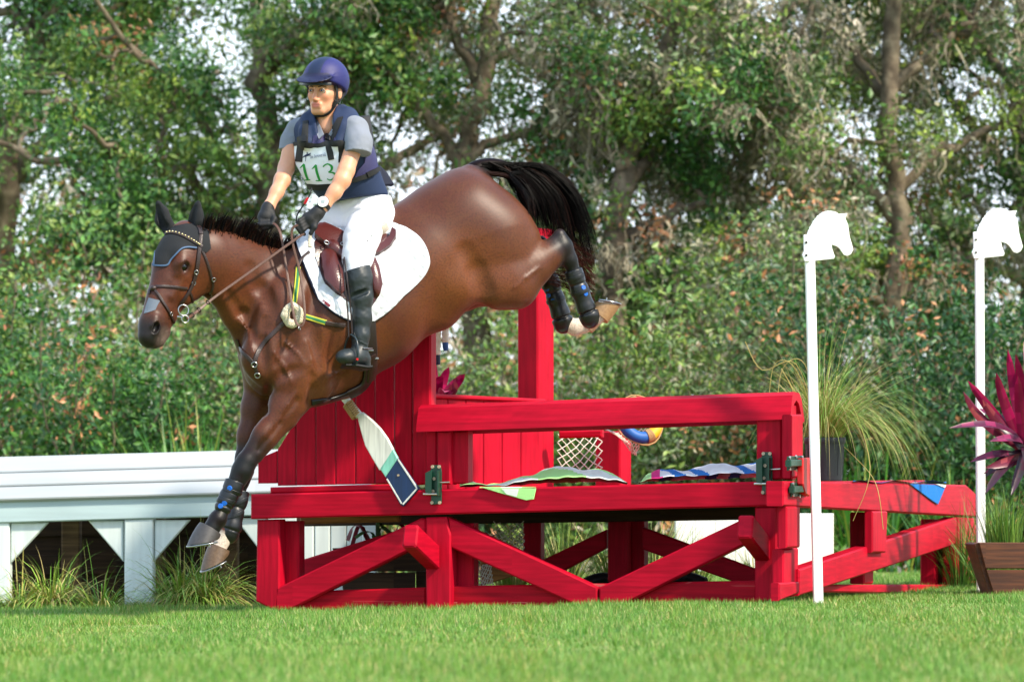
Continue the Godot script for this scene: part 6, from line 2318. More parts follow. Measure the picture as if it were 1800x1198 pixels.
	tm.text = "in loveral"
	var sf := SystemFont.new()
	sf.font_names = PackedStringArray(["Droid Serif"])
	sf.font_italic = true
	tm.font = sf
	tm.font_size = 16
	tm.pixel_size = 0.00125
	tm.depth = 0.0008
	var h0 := vest.hit(EYE, ray(561, 273.5))
	if h0.size() > 0:
		var sc := MeshInstance3D.new()
		sc.name = "script_lettering"
		sc.mesh = tm
		sc.material_override = mat("script_grey", Color(0.45, 0.48, 0.58), 0.7)
		bib.add_child(sc)
		var n0: Vector3 = h0[1]
		var r0 := Vector3.UP.cross(n0).normalized().rotated(n0, 0.1)
		sc.transform = Transform3D(Basis(r0, n0.cross(r0), n0), h0[0] + n0 * 0.0145 - person.position * 0.0)
		sc.position -= Vector3.ZERO
	# waist belt with buckle
	patch("waist_belt", vest, [600, 315, 622, 312, 645, 304, 663, 293, 665, 300, 648, 312, 624, 319, 600, 322], 0.012, M.webbing, person)
	patch("buckle", vest, [642, 303, 655, 297, 658, 305, 645, 311], 0.018, M.black, person)
	# back plate and tail flap
	b = MB.new()
	solid(b, [P(634, 203, 0.28), P(652, 202, 0.24), P(658, 240, 0.22), P(665, 282, 0.22), P(660, 290, 0.26), P(650, 240, 0.28)], Vector3(0.5, 0, 0.86), 0.07, 0.01)
	part("back_plate", b.mesh(), M.black, person, "black canister cover on the back of the vest")
	b = MB.new()
	solid(b, [P(664, 288, 0.27), P(669, 291, 0.25), P(681, 303, 0.22), P(693, 323, 0.2), P(690, 326, 0.2), P(676, 325, 0.24), P(668, 310, 0.27)], Vector3(0.3, 0.2, 0.93).normalized(), 0.02, 0.004)
	part("tail_flap", b.mesh(), M.dark_blue, person)
	# ------------- breeches
	breeches = Field.new(P(520, 500, -0.1), P(720, 325, 0.78), 0.0075)
	f = breeches
	f.chain(pc([[644, 352, 0.30, 0.128], [648, 376, 0.29, 0.136]]), 0.05, tf, 0.8)
	f.chain(pc([[648, 384, 0.36, 0.103], [635, 420, 0.50, 0.080], [629, 450, 0.57, 0.067], [625, 478, 0.60, 0.060]]), 0.05)
	f.chain(pc([[632, 375, 0.24, 0.115], [592, 388, 0.24, 0.088], [556, 420, 0.10, 0.075], [540, 450, 0.02, 0.06]]), 0.05)
	# folds at the hip
	for q in [[[600, 372, 628, 356], 0.010], [[598, 384, 632, 368], 0.010], [[640, 400, 664, 388], 0.008]]:
		var s0 := f.hit(EYE, ray(q[0][0], q[0][1]))
		var s1 := f.hit(EYE, ray(q[0][2], q[0][3]))
		if s0.size() > 0 and s1.size() > 0:
			f.cone(s0[0] + s0[1] * 0.006, s1[0] + s1[1] * 0.006, q[1], q[1] * 0.7, 0.02, Vector3.ZERO, 1.0, true)
	f.clip(P(640, 341, 0.4), Vector3(0, 1, 0), 0.01)
	part("breeches", f.net(), M.breeches, person, "white riding breeches")
	# waistband with belt at the back
	patch("belt_label", breeches, [671, 318, 676, 316, 677, 326, 670, 327], 0.01, M.white_plastic, person)
	# small mark on the thigh
	b = MB.new()
	for path in [[[647.5, 419, 0.6], [645.5, 423, 2.0], [643.5, 425, 0.8]], [[643, 426, 1.6], [644, 430, 0.4]]]:
		stroke(b, breeches, path, 0, 0, 0.002)
	part("thigh_logo", b.mesh(), M.black, person)
	# ------------- boots
	boot = Field.new(P(580, 665, 0.48), P(680, 440, 0.82), 0.006)
	f = boot
	f.chain(pc([[626, 458, 0.60, 0.066], [630, 490, 0.61, 0.064], [634, 520, 0.615, 0.056], [636, 560, 0.62, 0.044], [634, 590, 0.625, 0.039], [632, 612, 0.63, 0.040]]), 0.03)
	f.chain(pc([[641, 630, 0.62, 0.031], [627, 627, 0.65, 0.036], [611, 627, 0.70, 0.034], [602, 627, 0.72, 0.029]]), 0.03)
	f.ell(P(607, 627, 0.71), Basis(Vector3(-0.042, 0, 0.02), Vector3(0, 0.026, 0), Vector3(0.016, 0, 0.036)), 0.02)
	f.cone(P(643, 640, 0.615), P(640, 636, 0.62), 0.024, 0.026, 0.01)
	# creases at the ankle and calf
	for q in [[614, 596, 642, 604], [618, 522, 648, 510]]:
		var s0 := f.hit(EYE, ray(q[0], q[1]))
		var s1 := f.hit(EYE, ray(q[2], q[3]))
		if s0.size() > 0 and s1.size() > 0:
			f.cone(s0[0] + s0[1] * 0.0125, s1[0] + s1[1] * 0.013, 0.0145, 0.014, 0.008, Vector3.ZERO, 1.0, true)
	f.clip(P(627, 470, 0.66), Vector3(-0.30, 1, 0.0).normalized(), 0.006)
	part("tall_boot", f.net(), M.boot_leather, person, "tall black leather riding boot")
	b = MB.new()
	var sole := [P(603, 641, 0.70), P(622, 642, 0.675), P(640, 645, 0.635), P(648, 644, 0.62)]
	var sn := []
	for p in sole: sn.append(Vector3(0.1, -1, 0.15).normalized())
	b.strap(sole, sn, 0.07, 0.014)
	part("boot_sole", b.mesh(), M.black, person)
	b = MB.new()
	for q in [[[622, 585], [626, 600], [628, 622], [627, 634]], [[612, 602], [628, 598], [645, 606]]]:
		traced_strap(b, boot, q, 0.010, 0.003)
	part("spur_strap", b.mesh(), M.boot_leather, person)
	b = MB.new()
	b.tube([P(638, 612, 0.675), P(647, 612, 0.655), P(654, 612, 0.62)], 0.0035, 8)
	part("spur", b.mesh(), M.steel, person)
	# ------------- gloves
	var rg := [[470, 366, 0.51], [468, 380, 0.525], [476, 404, 0.55], [455, 400, 0.54]]
	var bb := box_of(rg, 0.06)
	f = Field.new(bb[0], bb[1], 0.0036)
	f.chain(pc([[471.5, 363, 0.505, 0.030], [469.5, 370, 0.512, 0.029], [467, 379, 0.522, 0.034]]), 0.02)
	f.cone(P(462, 383, 0.525), P(472, 384, 0.525), 0.026, 0.026, 0.02)
	for i in 4:
		var x := 457.5 + i * 4.6
		f.chain(pc([[x + 1, 384 + i, 0.54, 0.0115], [x - 0.5, 395 - i * 0.4, 0.562, 0.0105], [x + 4.5, 403 - i * 1.6, 0.556, 0.0095], [x + 9.5, 400 - i * 1.2, 0.535, 0.009]]), 0.006)
	f.chain(pc([[478, 374, 0.53, 0.013], [482, 385, 0.55, 0.012], [478, 394, 0.565, 0.0105]]), 0.012)
	part("glove", f.net(), M.glove, person, "black riding glove holding the reins")
	var lg := [[564, 366, 0.645], [548, 384, 0.655], [524, 408, 0.67], [548, 414, 0.68]]
	bb = box_of(lg, 0.06)
	f = Field.new(bb[0], bb[1], 0.0036)
	f.chain(pc([[564, 367, 0.643, 0.029], [557, 375, 0.65, 0.031], [547, 384, 0.655, 0.036]]), 0.02)
	f.cone(P(538, 383, 0.655), P(545, 395, 0.66), 0.022, 0.022, 0.02)
	for i in 4:
		f.chain(pc([[536 + i * 2.4, 381 + i * 5, 0.668, 0.0115], [526 + i * 2.4, 388 + i * 5.2, 0.685, 0.0105], [522 + i * 2.6, 399 + i * 3.4, 0.682, 0.0098], [528 + i * 2.2, 405 + i * 2.2, 0.662, 0.009]]), 0.006)
	f.chain(pc([[557, 385, 0.665, 0.014], [552, 399, 0.68, 0.012], [546, 410, 0.68, 0.0105]]), 0.012)
	part("glove", f.net(), M.glove, person, "black riding glove with white mark holding the reins")
	# watch
	var wc := P(567.5, 354.5, 0.675)
	var wn := Vector3(-0.12, 0.2, 0.97).normalized()
	b = MB.new()
	b.tube([wc - wn * 0.012, wc - wn * 0.002, wc + wn * 0.002], [0.028, 0.0305, 0.029], 24)
	var watch := part("watch", b.mesh(), M.black, person, "large round white sports watch")
	b = MB.new()
	b.tube([wc + wn * 0.0022, wc + wn * 0.0045], [0.0275, 0.026], 24)
	part("watch_face", b.mesh(), M.white_plastic, watch)
	b = MB.new()
	var wu := Vector3.UP
	var wr := wu.cross(wn).normalized()
	b.box(wc + wn * 0.0052, Vector3(0.020, 0.016, 0.0015), Basis(wr, wn.cross(wr), wn).rotated(wn, -0.2), 0.0004)
	part("display", b.mesh(), mat("watch_lcd", Color(0.62, 0.66, 0.66), 0.3), watch)
	b = MB.new()
	var band := []
	var bnm := []
	var axw := (P(562, 369, 0.645) - P(588, 338, 0.62)).normalized()
	for k in 13:
		var a := TAU * k / 12.0
		var u := axw.cross(wn).normalized()
		var d := (u * sin(a) + u.cross(axw) * cos(a))
		band.append(P(569.5, 361, 0.64) + d * 0.030)
		bnm.append(d)
	b.strap(band, bnm, 0.022, 0.004)
	part("watch_band", b.mesh(), M.black, watch)
	# lanyard to the saddle with a red toggle
	b = MB.new()
	b.tube(spline([P(548, 330, 0.56), P(543, 345, 0.57), P(532, 362, 0.56), P(522, 378, 0.54), P(520, 392, 0.5)], 5), 0.0035, 6)
	var ly := part("lanyard", b.mesh(), M.black, person)
	b = MB.new()
	b.tube([P(541, 347, 0.572), P(538, 352, 0.572), P(535, 358, 0.568)], [0.005, 0.0075, 0.006], 8)
	part("toggle", b.mesh(), M.red_metal, ly)

# a sheet of cloth or leather lying on a field: outline as picture points, lift metres above the surface
func patch(called: String, f: Field, px: Array, lift, m: Material, parent: Node3D, label := "", step := 3.0) -> MeshInstance3D:
	return part(called, patch_mesh(f, px, lift, step), m, parent, label)

func patch_mesh(f: Field, px: Array, lift, step := 3.0, tint = null) -> ArrayMesh:
	var poly := PackedVector2Array()
	for k in range(0, px.size(), 2):
		var a := Vector2(px[k], px[k + 1])
		var c := Vector2(px[(k + 2) % px.size()], px[(k + 3) % px.size()])
		var n := maxi(1, int(a.distance_to(c) / step))
		for j in n:
			poly.append(a.lerp(c, float(j) / n))
	var pts := poly.duplicate()
	var lo := poly[0]
	var hi := poly[0]
	for p in poly:
		lo = lo.min(p)
		hi = hi.max(p)
	var y := lo.y + step * 0.5
	var odd := 0
	while y < hi.y:
		var x := lo.x + step * (0.5 if odd == 0 else 0.0)
		while x < hi.x:
			var p := Vector2(x, y)
			if Geometry2D.is_point_in_polygon(p, poly):
				var near := false
				for e in poly:
					if e.distance_squared_to(p) < step * step * 0.3:
						near = true
						break
				if not near:
					pts.append(p)
			x += step
		y += step * 0.87
		odd = 1 - odd
	var ti := Geometry2D.triangulate_delaunay(pts)
	var out := PackedVector3Array()
	var nrm := PackedVector3Array()
	var base := PackedVector3Array()
	var lastz := 0.0
	for p in pts:
		var h := f.hit(EYE, ray(p.x, p.y))
		if h.size() == 0:
			# past the edge: the nearest point of the surface
			var best := 99.0
			var bp := Vector3.ZERO
			var z := f.o.z + f.h * 2
			while z < f.o.z + (f.nz - 2) * f.h:
				var q := P(p.x, p.y, z)
				var v := f.value(q)
				if v < best:
					best = v
					bp = q
				z += f.h
			h = f.pull(bp)
			if h.size() == 0:
				h = [bp, Vector3(0, 0, 1)]
		var l: float = lift.call(p) if lift is Callable else lift
		base.append(h[0] - h[1] * 0.002)
		out.append(h[0] + h[1] * l)
		nrm.append(h[1])
	var b := MB.new()
	var idx := PackedInt32Array()
	for k in range(0, ti.size(), 3):
		var mid := (pts[ti[k]] + pts[ti[k + 1]] + pts[ti[k + 2]]) / 3.0
		if not Geometry2D.is_point_in_polygon(mid, poly):
			continue
		var t := [ti[k], ti[k + 1], ti[k + 2]]
		var fn := (out[t[1]] - out[t[0]]).cross(out[t[2]] - out[t[0]])
		if fn.dot(nrm[t[0]] + nrm[t[1]] + nrm[t[2]]) > 0:
			t.reverse()
		idx.append(t[0]); idx.append(t[1]); idx.append(t[2])
	# smooth normals from the sheet itself
	var acc := PackedVector3Array()
	acc.resize(out.size())
	for k in range(0, idx.size(), 3):
		var fn := (out[idx[k + 2]] - out[idx[k]]).cross(out[idx[k + 1]] - out[idx[k]])
		for j in 3:
			acc[idx[k + j]] += fn
	for k in out.size():
		b.v.append(out[k])
		b.n.append(acc[k].normalized() if acc[k].length() > 1e-12 else nrm[k])
		b.c.append(tint.call(pts[k]) if tint != null else Color.WHITE)
	b.ix = idx
	# edge
	var cw := Geometry2D.is_polygon_clockwise(poly)
	var n0 := poly.size()
	for k in n0:
		var k2 := (k + 1) % n0
		var i := k2 if cw else k
		var j := k if cw else k2
		b.quad(out[j], out[i], base[i], base[j])
	return b.mesh()

# a brush stroke lying on a field: points [x, y, width in picture pixels]
func stroke(b: MB, f: Field, path: Array, ox: float, oy: float, lift: float) -> void:
	var pts := []
	for q in path:
		pts.append(Vector3(q[0] + ox, q[1] + oy, q[2]))
	var c := spline(pts, 4)
	var L := []
	var R := []
	var N := []
	for i in c.size():
		var t: Vector3 = c[mini(i + 1, c.size() - 1)] - c[maxi(i - 1, 0)]
		var s: Vector2 = Vector2(-t.y, t.x).normalized() * c[i].z * 0.5
		var h0 := f.hit(EYE, ray(c[i].x + s.x, c[i].y + s.y))
		var h1 := f.hit(EYE, ray(c[i].x - s.x, c[i].y - s.y))
		if h0.size() == 0 or h1.size() == 0:
			continue
		L.append(h0[0] + h0[1] * lift)
		R.append(h1[0] + h1[1] * lift)
	for i in L.size() - 1:
		b.quad(R[i], L[i], L[i + 1], R[i + 1])

# a strap laid along picture points on a field
func traced(f: Field, path: Array, lift := 0.0, steps := 5) -> Array:
	var v := []
	for q in path:
		v.append(Vector2(q[0], q[1]))
	var c := spline(v, steps)
	var pts := []
	var nn := []
	for p in c:
		var h := f.hit(EYE, ray(p.x, p.y))
		if h.size() > 0:
			pts.append(h[0] + h[1] * lift)
			nn.append(h[1])
	return [pts, nn]

func traced_strap(b: MB, f: Field, path: Array, width: float, thick: float, lift := 0.0005) -> void:
	var t := traced(f, path, lift)
	if t[0].size() > 1:
		b.strap(t[0], t[1], width, thick)

# ---------------------------------------------------------------- tack
func tack_strap(called: String, f: Field, path: Array, width: float, thick: float, m: Material, parent: Node3D, lift := 0.001) -> MeshInstance3D:
	var b := MB.new()
	traced_strap(b, f, path, width, thick, lift)
	return part(called, b.mesh(), m, parent)

func ring(b: MB, c: Vector3, n: Vector3, r: float, t: float) -> void:
	var u := n.cross(Vector3(0.2, 1, 0.1)).normalized()
	var v := n.cross(u)
	var pts := []
	for k in 17:
		var a := TAU * k / 16.0
		pts.append(c + (u * cos(a) + v * sin(a)) * r)
	b.tube(pts, t, 6, false)

func make_tack() -> void:
	var grainy := bump_tex(256, 0.1, 3, 71)
	var brown := mat("bridle_leather", Color(0.17, 0.105, 0.09), 0.42, null, 5.0, grainy, 0.1)
	var tanl := mat("rein_leather", Color(0.33, 0.21, 0.155), 0.5, null, 5.0, grainy, 0.1)
	var sadl := mat("saddle_leather", Color(0.29, 0.115, 0.105), 0.30, null, 4.0, grainy, 0.1)
	var sadd := mat("saddle_leather_dark", Color(0.21, 0.085, 0.08), 0.30, null, 4.0, grainy, 0.1)
	var fleece := mat("fleece", Color(0.90, 0.85, 0.74), 1.0, null, 6.0, bump_tex(256, 0.1, 4, 72), 1.5)
	var quilt := mat("quilt", Color(0.78, 0.79, 0.81), 0.9, null, 3.0, bump_tex(256, 0.02, 3, 73), 0.5)
	var bonnet := mat("bonnet_cloth", Color(0.055, 0.065, 0.08), 0.85, null, 9.0, grainy, 0.1)
	var trim := mat("bonnet_trim", Color(0.24, 0.34, 0.46), 0.7)
	var gold := mat("gold", Color(0.88, 0.80, 0.60), 0.25); gold.metallic = 0.7
	var nb := mat("boot_black", Color(0.055, 0.065, 0.08), 0.38)
	var blue := mat("logo_blue", Color(0.05, 0.36, 0.72), 0.4)
	# --- ear bonnet
	var bo := thing("ear_bonnet", "black cloth ear bonnet with blue edging on the horse's head", "ear bonnet", "", hh(0.05, 0.05, 0))
	part("hood", patch_mesh(head, [271, 466, 275, 437, 290, 412, 307, 398, 327, 394, 355, 395, 366, 407, 370, 437, 362, 444, 350, 438, 340, 435, 330, 434, 320, 437, 307, 450, 292, 466], 0.006, 3.0), bonnet, bo)
	tack_strap("edging", head, [[271, 463], [271.5, 466.5], [292, 466.5], [300, 458], [308, 449.5], [318, 438.5], [330, 435], [345, 436]], 0.0085, 0.004, trim, bo, 0.006)
	tack_strap("edging", head, [[275, 437], [272.5, 452], [271.5, 465]], 0.008, 0.004, trim, bo, 0.005)
	for s in [1.0, -1.0]:
		var f := Field.new(hh(-0.08, 0, 0) - Vector3.ONE * 0.2, hh(-0.08, 0, 0) + Vector3.ONE * 0.2, 0.005)
		var base := P(341, 410, 0.735) if s > 0 else P(301, 408, 0.69)
		var tip := P(348.5, 351, 0.76) if s > 0 else P(274.5, 351, 0.70)
		var mid := base.lerp(tip, 0.42) + Vector3(-0.012 if s < 0 else 0.002, 0, 0)
		f.chain([[base, 0.036], [mid, 0.040], [base.lerp(tip, 0.62), 0.030], [base.lerp(tip, 0.85), 0.014], [tip, 0.001]], 0.012, Vector3(-0.5, 0.1, 0.86).normalized(), 0.6)
		# the hollow of the ear faces forward
		var fwd := Vector3(-0.75, 0.15, 0.62).normalized()
		f.cone(base.lerp(tip, 0.15) + fwd * 0.030, base.lerp(tip, 0.75) + fwd * 0.022, 0.020, 0.012, 0.01, Vector3.ZERO, 1.0, true)
		part("ear_cover", f.net(), bonnet, bo)
	# --- bridle
	var br := thing("bridle", "brown leather figure eight bridle with steel bit and reins on the bay horse", "bridle", "", hh(0.3, 0, 0))
	var bb := tack_strap("browband", head, [[287.6, 414], [302, 410.5], [320, 415], [338, 424], [355, 434]], 0.016, 0.005, brown, br, 0.007)
	for k in 15:
		var f := k / 14.0
		var v := spline([Vector2(288.5, 413.5), Vector2(302, 410), Vector2(320, 414.3), Vector2(338, 423), Vector2(350, 430.5)], 14)
		var p: Vector2 = v[int(f * (v.size() - 1))]
		var h := head.hit(EYE, ray(p.x, p.y))
		if h.size() > 0:
			var b := MB.new()
			b.ball(h[0] + h[1] * 0.0135, 0.0052, 8)
			part("bead", b.mesh(), gold, bb)
	tack_strap("cheekpiece", head, [[353, 413], [350, 440], [345, 476], [339, 497], [329, 516], [317, 533]], 0.018, 0.005, brown, br, 0.004)
	tack_strap("cheekpiece", head, [[341, 490], [333, 508], [320, 530]], 0.014, 0.004, brown, br, 0.010)
	tack_strap("throat_lash", head, [[355, 440], [363, 458], [371, 485], [374, 503], [368, 518]], 0.012, 0.004, brown, br)
	tack_strap("headpiece", head, [[353, 413], [351, 404], [346, 397]], 0.02, 0.005, brown, br, 0.008)
	tack_strap("noseband", head, [[262, 517], [265, 507], [272, 503.5], [290, 503], [310, 504.5], [328, 507]], 0.013, 0.005, brown, br, 0.002)
	tack_strap("noseband", head, [[268, 506], [276, 515], [286, 531], [298, 551], [306, 570], [307, 583]], 0.013, 0.005, brown, br, 0.003)
	tack_strap("noseband", head, [[330, 508], [337, 522], [338, 536]], 0.012, 0.004, brown, br, 0.001)
	var b := MB.new()
	var h0 := head.hit(EYE, ray(270, 507))
	if h0.size() > 0:
		b.ellip(h0[0] + h0[1] * 0.006, Basis.from_scale(Vector3(0.017, 0.015, 0.012)), 12)
	part("noseband_pad", b.mesh(), brown, br)
	for q in [[344, 478], [339, 497], [374, 490], [298, 551]]:
		var h := head.hit(EYE, ray(q[0], q[1]))
		if h.size() > 0:
			b = MB.new()
			ring(b, h[0] + h[1] * 0.011, h[1], 0.0095, 0.0022)
			part("buckle", b.mesh(), M.steel, br)
	var nose := part("nose_patch", patch_mesh(head, [261, 523, 281, 528, 276, 537, 273, 544, 263, 548, 252.5, 551, 256, 537], 0.002, 2.5), mat("tape_grey", Color(0.38, 0.42, 0.47), 0.7, null, 9.0, grainy, 0.2), br, "grey adhesive patch across the nose")
	# bit
	var bit := P(322, 545, 1.0)
	h0 = head.hit(EYE, ray(322, 545))
	if h0.size() > 0: bit = h0[0] + h0[1] * 0.010
	b = MB.new()
	ring(b, bit, Vector3(0.4, 0.1, 0.9).normalized(), 0.026, 0.0032)
	var bitp := part("bit_ring", b.mesh(), M.steel, br)
	b = MB.new()
	var lower := bit + Vector3(0.008, -0.042, 0.0)
	ring(b, lower, Vector3(0.4, 0.1, 0.9).normalized(), 0.018, 0.0032)
	b.tube([bit + Vector3(-0.03, -0.032, 0.004), bit + Vector3(0.0, -0.034, 0.0)], 0.006, 8)
	part("bit_shank", b.mesh(), M.steel, bitp)
	# reins
	var r1 := spline([lower + Vector3(0.008, 0, 0.006), P(345, 548, 0.90), P(380, 520, 0.83), P(446, 473, 0.76), P(500, 434, 0.71), P(534, 410, 0.685)], 6)
	var rn := []
	for p in r1: rn.append(Vector3(0.35, 0.35, 0.87).normalized())
	b = MB.new()
	b.strap(r1, rn, 0.0125, 0.004)
	var rein := part("rein", b.mesh(), tanl, br)
	for k in 3:
		b = MB.new()
		ring(b, r1[4 + k * 3] + Vector3(0, 0, 0.004), (r1[5 + k * 3] - r1[3 + k * 3]).normalized(), 0.011, 0.003)
		part("keeper", b.mesh(), brown, rein)
	# loop of spare rein
	var lp := spline([P(474, 394, 0.56), P(484, 395, 0.58), P(494, 416, 0.62), P(504, 478, 0.66), P(513, 536, 0.735), P(519, 564, 0.75), P(527, 573, 0.752), P(533, 568, 0.752), P(535.5, 548, 0.74), P(531, 505, 0.71), P(525, 470, 0.69), P(517, 440, 0.69), P(512.5, 415, 0.69), P(515, 400, 0.69), P(528, 393.5, 0.69)], 5)
	rn = []
	for p in lp: rn.append(Vector3(0.2, 0.25, 0.95).normalized())
	b = MB.new()
	b.strap(lp, rn, 0.012, 0.0035)
	part("rein", b.mesh(), tanl, br)
	var r2 := spline([P(350, 470, 0.58), P(400, 425, 0.52), P(430, 402, 0.50), P(462, 390, 0.52)], 6)
	rn = []
	for p in r2: rn.append(Vector3(0.2, 0.9, 0.4).normalized())
	b = MB.new()
	b.strap(r2, rn, 0.012, 0.004)
	part("rein", b.mesh(), brown, br)
	b = MB.new()
	ring(b, P(526, 577, 0.755), Vector3(0.9, 0, 0.4), 0.009, 0.003)
	part("rein_buckle", b.mesh(), M.steel, br)
	# --- saddle pad
	var pad := thing("saddle_pad", "white quilted saddle pad with navy edging under the brown saddle", "saddle pad", "", hp(640, 480, 0.2))
	var outline := [522, 428, 533, 408, 552, 398, 600, 402, 660, 402, 690, 394, 712, 402, 735, 418, 748, 438, 753, 460, 748, 476, 738, 490, 722, 506, 705, 521, 690, 537, 672, 552, 655, 563, 640, 566, 620, 565, 600, 558, 580, 545, 562, 528, 548, 506, 538, 480, 530, 455]
	var puff := func(p: Vector2) -> float:
		var u := (p.x + p.y * 0.9) * 0.16
		var w := (p.x - p.y * 0.9) * 0.16
		return 0.013 + 0.006 * (sqrt(absf(sin(u))) + sqrt(absf(sin(w))))
	part("quilted_cloth", patch_mesh(body, outline, puff, 2.6), quilt, pad)
	tack_strap("binding", body, [[522, 428], [530, 455], [538, 480], [548, 506], [562, 528], [580, 545], [600, 558], [620, 565], [640, 566]], 0.010, 0.019, mat("navy_binding", Color(0.05, 0.08, 0.20), 0.7), pad)
	tack_strap("binding", body, [[655, 563], [672, 552], [690, 537], [705, 521], [722, 506], [738, 490], [748, 476], [753, 460], [748, 438], [735, 418], [712, 402]], 0.008, 0.019, quilt, pad)
	b = MB.new()
	stroke(b, body, [[569, 531, 4.5], [574, 535.5, 4.5], [579, 540, 4.5]], 0, 0, 0.0245)
	part("maker_tab", b.mesh(), mat("maroon", Color(0.42, 0.05, 0.13), 0.7), pad)
	tack_strap("half_pad_edge", body, [[548, 412], [545, 425], [544, 440]], 0.02, 0.028, fleece, pad)
	# --- saddle
	var sd := thing("saddle", "dark red brown leather jumping saddle with knee rolls", "saddle", "", hp(630, 440, 0.2))
	var flap_lift := func(p: Vector2) -> float: return 0.026
	part("flap", patch_mesh(body, [551, 432, 556, 425, 575, 440, 600, 452, 630, 450, 652, 445, 664, 470, 667, 498, 664, 520, 652, 537, 635, 540, 615, 536, 605, 528, 588, 518, 572, 502, 560, 480, 552, 455], flap_lift, 3.5), sadd, sd)
	var roll := func(p: Vector2) -> float:
		var q := (p - Vector2(583, 485)).rotated(0.36)
		var e := clampf(1.0 - pow(absf(q.x) / 21.0, 2.0) - pow(absf(q.y) / 45.0, 2.0), 0, 1)
		return 0.027 + 0.045 * sqrt(e)
	part("knee_roll", patch_mesh(body, [559, 450, 566, 445, 580, 447, 594, 456, 602, 475, 606, 500, 606, 512, 597, 522, 586, 516, 573, 500, 563, 478], roll, 3.0), sadl, sd)
	var roll2 := func(p: Vector2) -> float:
		var q := (p - Vector2(655, 487)).rotated(0.2)
		var e := clampf(1.0 - pow(absf(q.x) / 13.0, 2.0) - pow(absf(q.y) / 40.0, 2.0), 0, 1)
		return 0.027 + 0.03 * sqrt(e)
	part("thigh_block", patch_mesh(body, [648, 450, 656, 455, 664, 478, 668, 503, 662, 522, 654, 530, 646, 500], roll2, 3.0), sadl, sd)
	# seat, pommel and cantle
	var sf := Field.new(P(540, 480, 0.0), P(715, 385, 0.62), 0.0075)
	var c := func(q: Array, k: float, s: float) -> void:
		var e := []
		for p in q: e.append([hp(p[0], p[1], p[2]), p[3]])
		sf.chain(e, k, HLAT, s)
	c.call([[565, 428, 0.0, 0.055], [580, 424, 0.0, 0.05], [615, 438, 0.0, 0.06], [660, 428, 0.0, 0.075], [688, 412, 0.0, 0.062]], 0.04, 1.0)
	c.call([[568, 424, 0.09, 0.030], [585, 436, 0.15, 0.032], [605, 450, 0.20, 0.028]], 0.04, 1.0)
	c.call([[690, 412, 0.06, 0.045], [676, 428, 0.15, 0.045], [655, 440, 0.20, 0.035]], 0.04, 1.0)
	part("seat", sf.net(), sadl, sd)
	part("skirt", patch_mesh(body, [552, 424, 555, 415, 561, 409, 570, 408, 580, 411, 596, 417, 610, 424, 616, 432, 616, 441, 610, 447, 600, 450, 588, 448, 576, 443, 564, 436, 556, 430], 0.052, 3.0), sadl, sd)
	part("panel", patch_mesh(body, [652, 448, 672, 436, 686, 424, 692, 408, 698, 412, 696, 424, 684, 440, 666, 452, 653, 456], 0.05, 3.0), sadl, sd)
	tack_strap("piping", body, [[664, 424], [676, 416], [684, 405]], 0.012, 0.078, mat("cream_piping", Color(0.80, 0.76, 0.70), 0.6), sd)
	# stirrup leathers and iron
	for q in [[[603, 455], [606, 500], [611, 545], [613, 592]], [[605, 452], [610, 490], [616, 540], [619, 586]]]:
		b = MB.new()
		var pts := []
		for e in q: pts.append(P(e[0], e[1], 0.635 if e[1] < 470 else 0.69))
		pts = spline(pts, 5)
		rn = []
		for p in pts: rn.append(Vector3(-0.3, 0, 0.95).normalized())
		b.strap(pts, rn, 0.0075, 0.0035)
		part("stirrup_leather", b.mesh(), brown, sd)
	b = MB.new()
	var ic := [P(617, 588, 0.69), P(626, 596, 0.72), P(629, 615, 0.735), P(628, 634, 0.725), P(622, 641, 0.70), P(610, 641, 0.66), P(604, 632, 0.62), P(606, 610, 0.61), P(612, 592, 0.65), P(617, 588, 0.69)]
	b.tube(spline(ic, 4), 0.005, 8)
	var iron := part("stirrup_iron", b.mesh(), mat("iron_dark", Color(0.14, 0.19, 0.21), 0.35), sd)
	b = MB.new()
	b.tube([P(628, 631, 0.733), P(628, 631, 0.738)], 0.006, 10)
	part("red_button", b.mesh(), M.red_metal, iron)
	b = MB.new()
	b.box(P(617, 643, 0.68), Vector3(0.085, 0.012, 0.05), Basis.from_euler(Vector3(0, 0.5, -0.1)), 0.003)
	part("tread", b.mesh(), M.black, iron)
	for q in [[566, 440, 0.04], [602, 446, 0.05]]:
		var h := body.hit(EYE, ray(q[0], q[1]))
		if h.size() > 0:
			b = MB.new()
			ring(b, h[0] + h[1] * (q[2] + 0.02), h[1], 0.012, 0.0035)
			part("dee_ring", b.mesh(), M.steel, sd)
	# --- girth
	var gi := thing("girth", "black and brown girth under the horse's belly below the rider's foot", "girth", "", hp(640, 660, 0.2))
	tack_strap("girth_strap", body, [[646, 560], [648, 590], [650, 625], [648, 655], [636, 678], [612, 692]], 0.075, 0.016, mat("girth_brown", Color(0.13, 0.09, 0.085), 0.45), gi)
	tack_strap("buckle_guard", body, [[649, 622], [652, 640], [648, 664]], 0.055, 0.026, brown, gi)
	tack_strap("belly_strap", body, [[640, 676], [610, 690], [585, 699], [560, 704], [547, 707]], 0.03, 0.012, nb, gi)
	for q in [[646, 612], [655, 625]]:
		b = MB.new()
		var h := body.hit(EYE, ray(q[0], q[1]))
		if h.size() > 0:
			b.box(h[0] + h[1] * 0.024, Vector3(0.034, 0.010, 0.006), Basis.IDENTITY, 0.002)
			part("buckle", b.mesh(), M.steel, gi)
	# --- breastplate
	var bp := thing("breastplate", "brown breastplate with green and yellow elastic and a fleece ring on the horse's shoulder", "breastplate", "", hp(513, 560, 0.2))
	var green := mat("elastic_green", Color(0.13, 0.42, 0.24), 0.8)
	var yellow := mat("elastic_yellow", Color(0.72, 0.70, 0.20), 0.8)
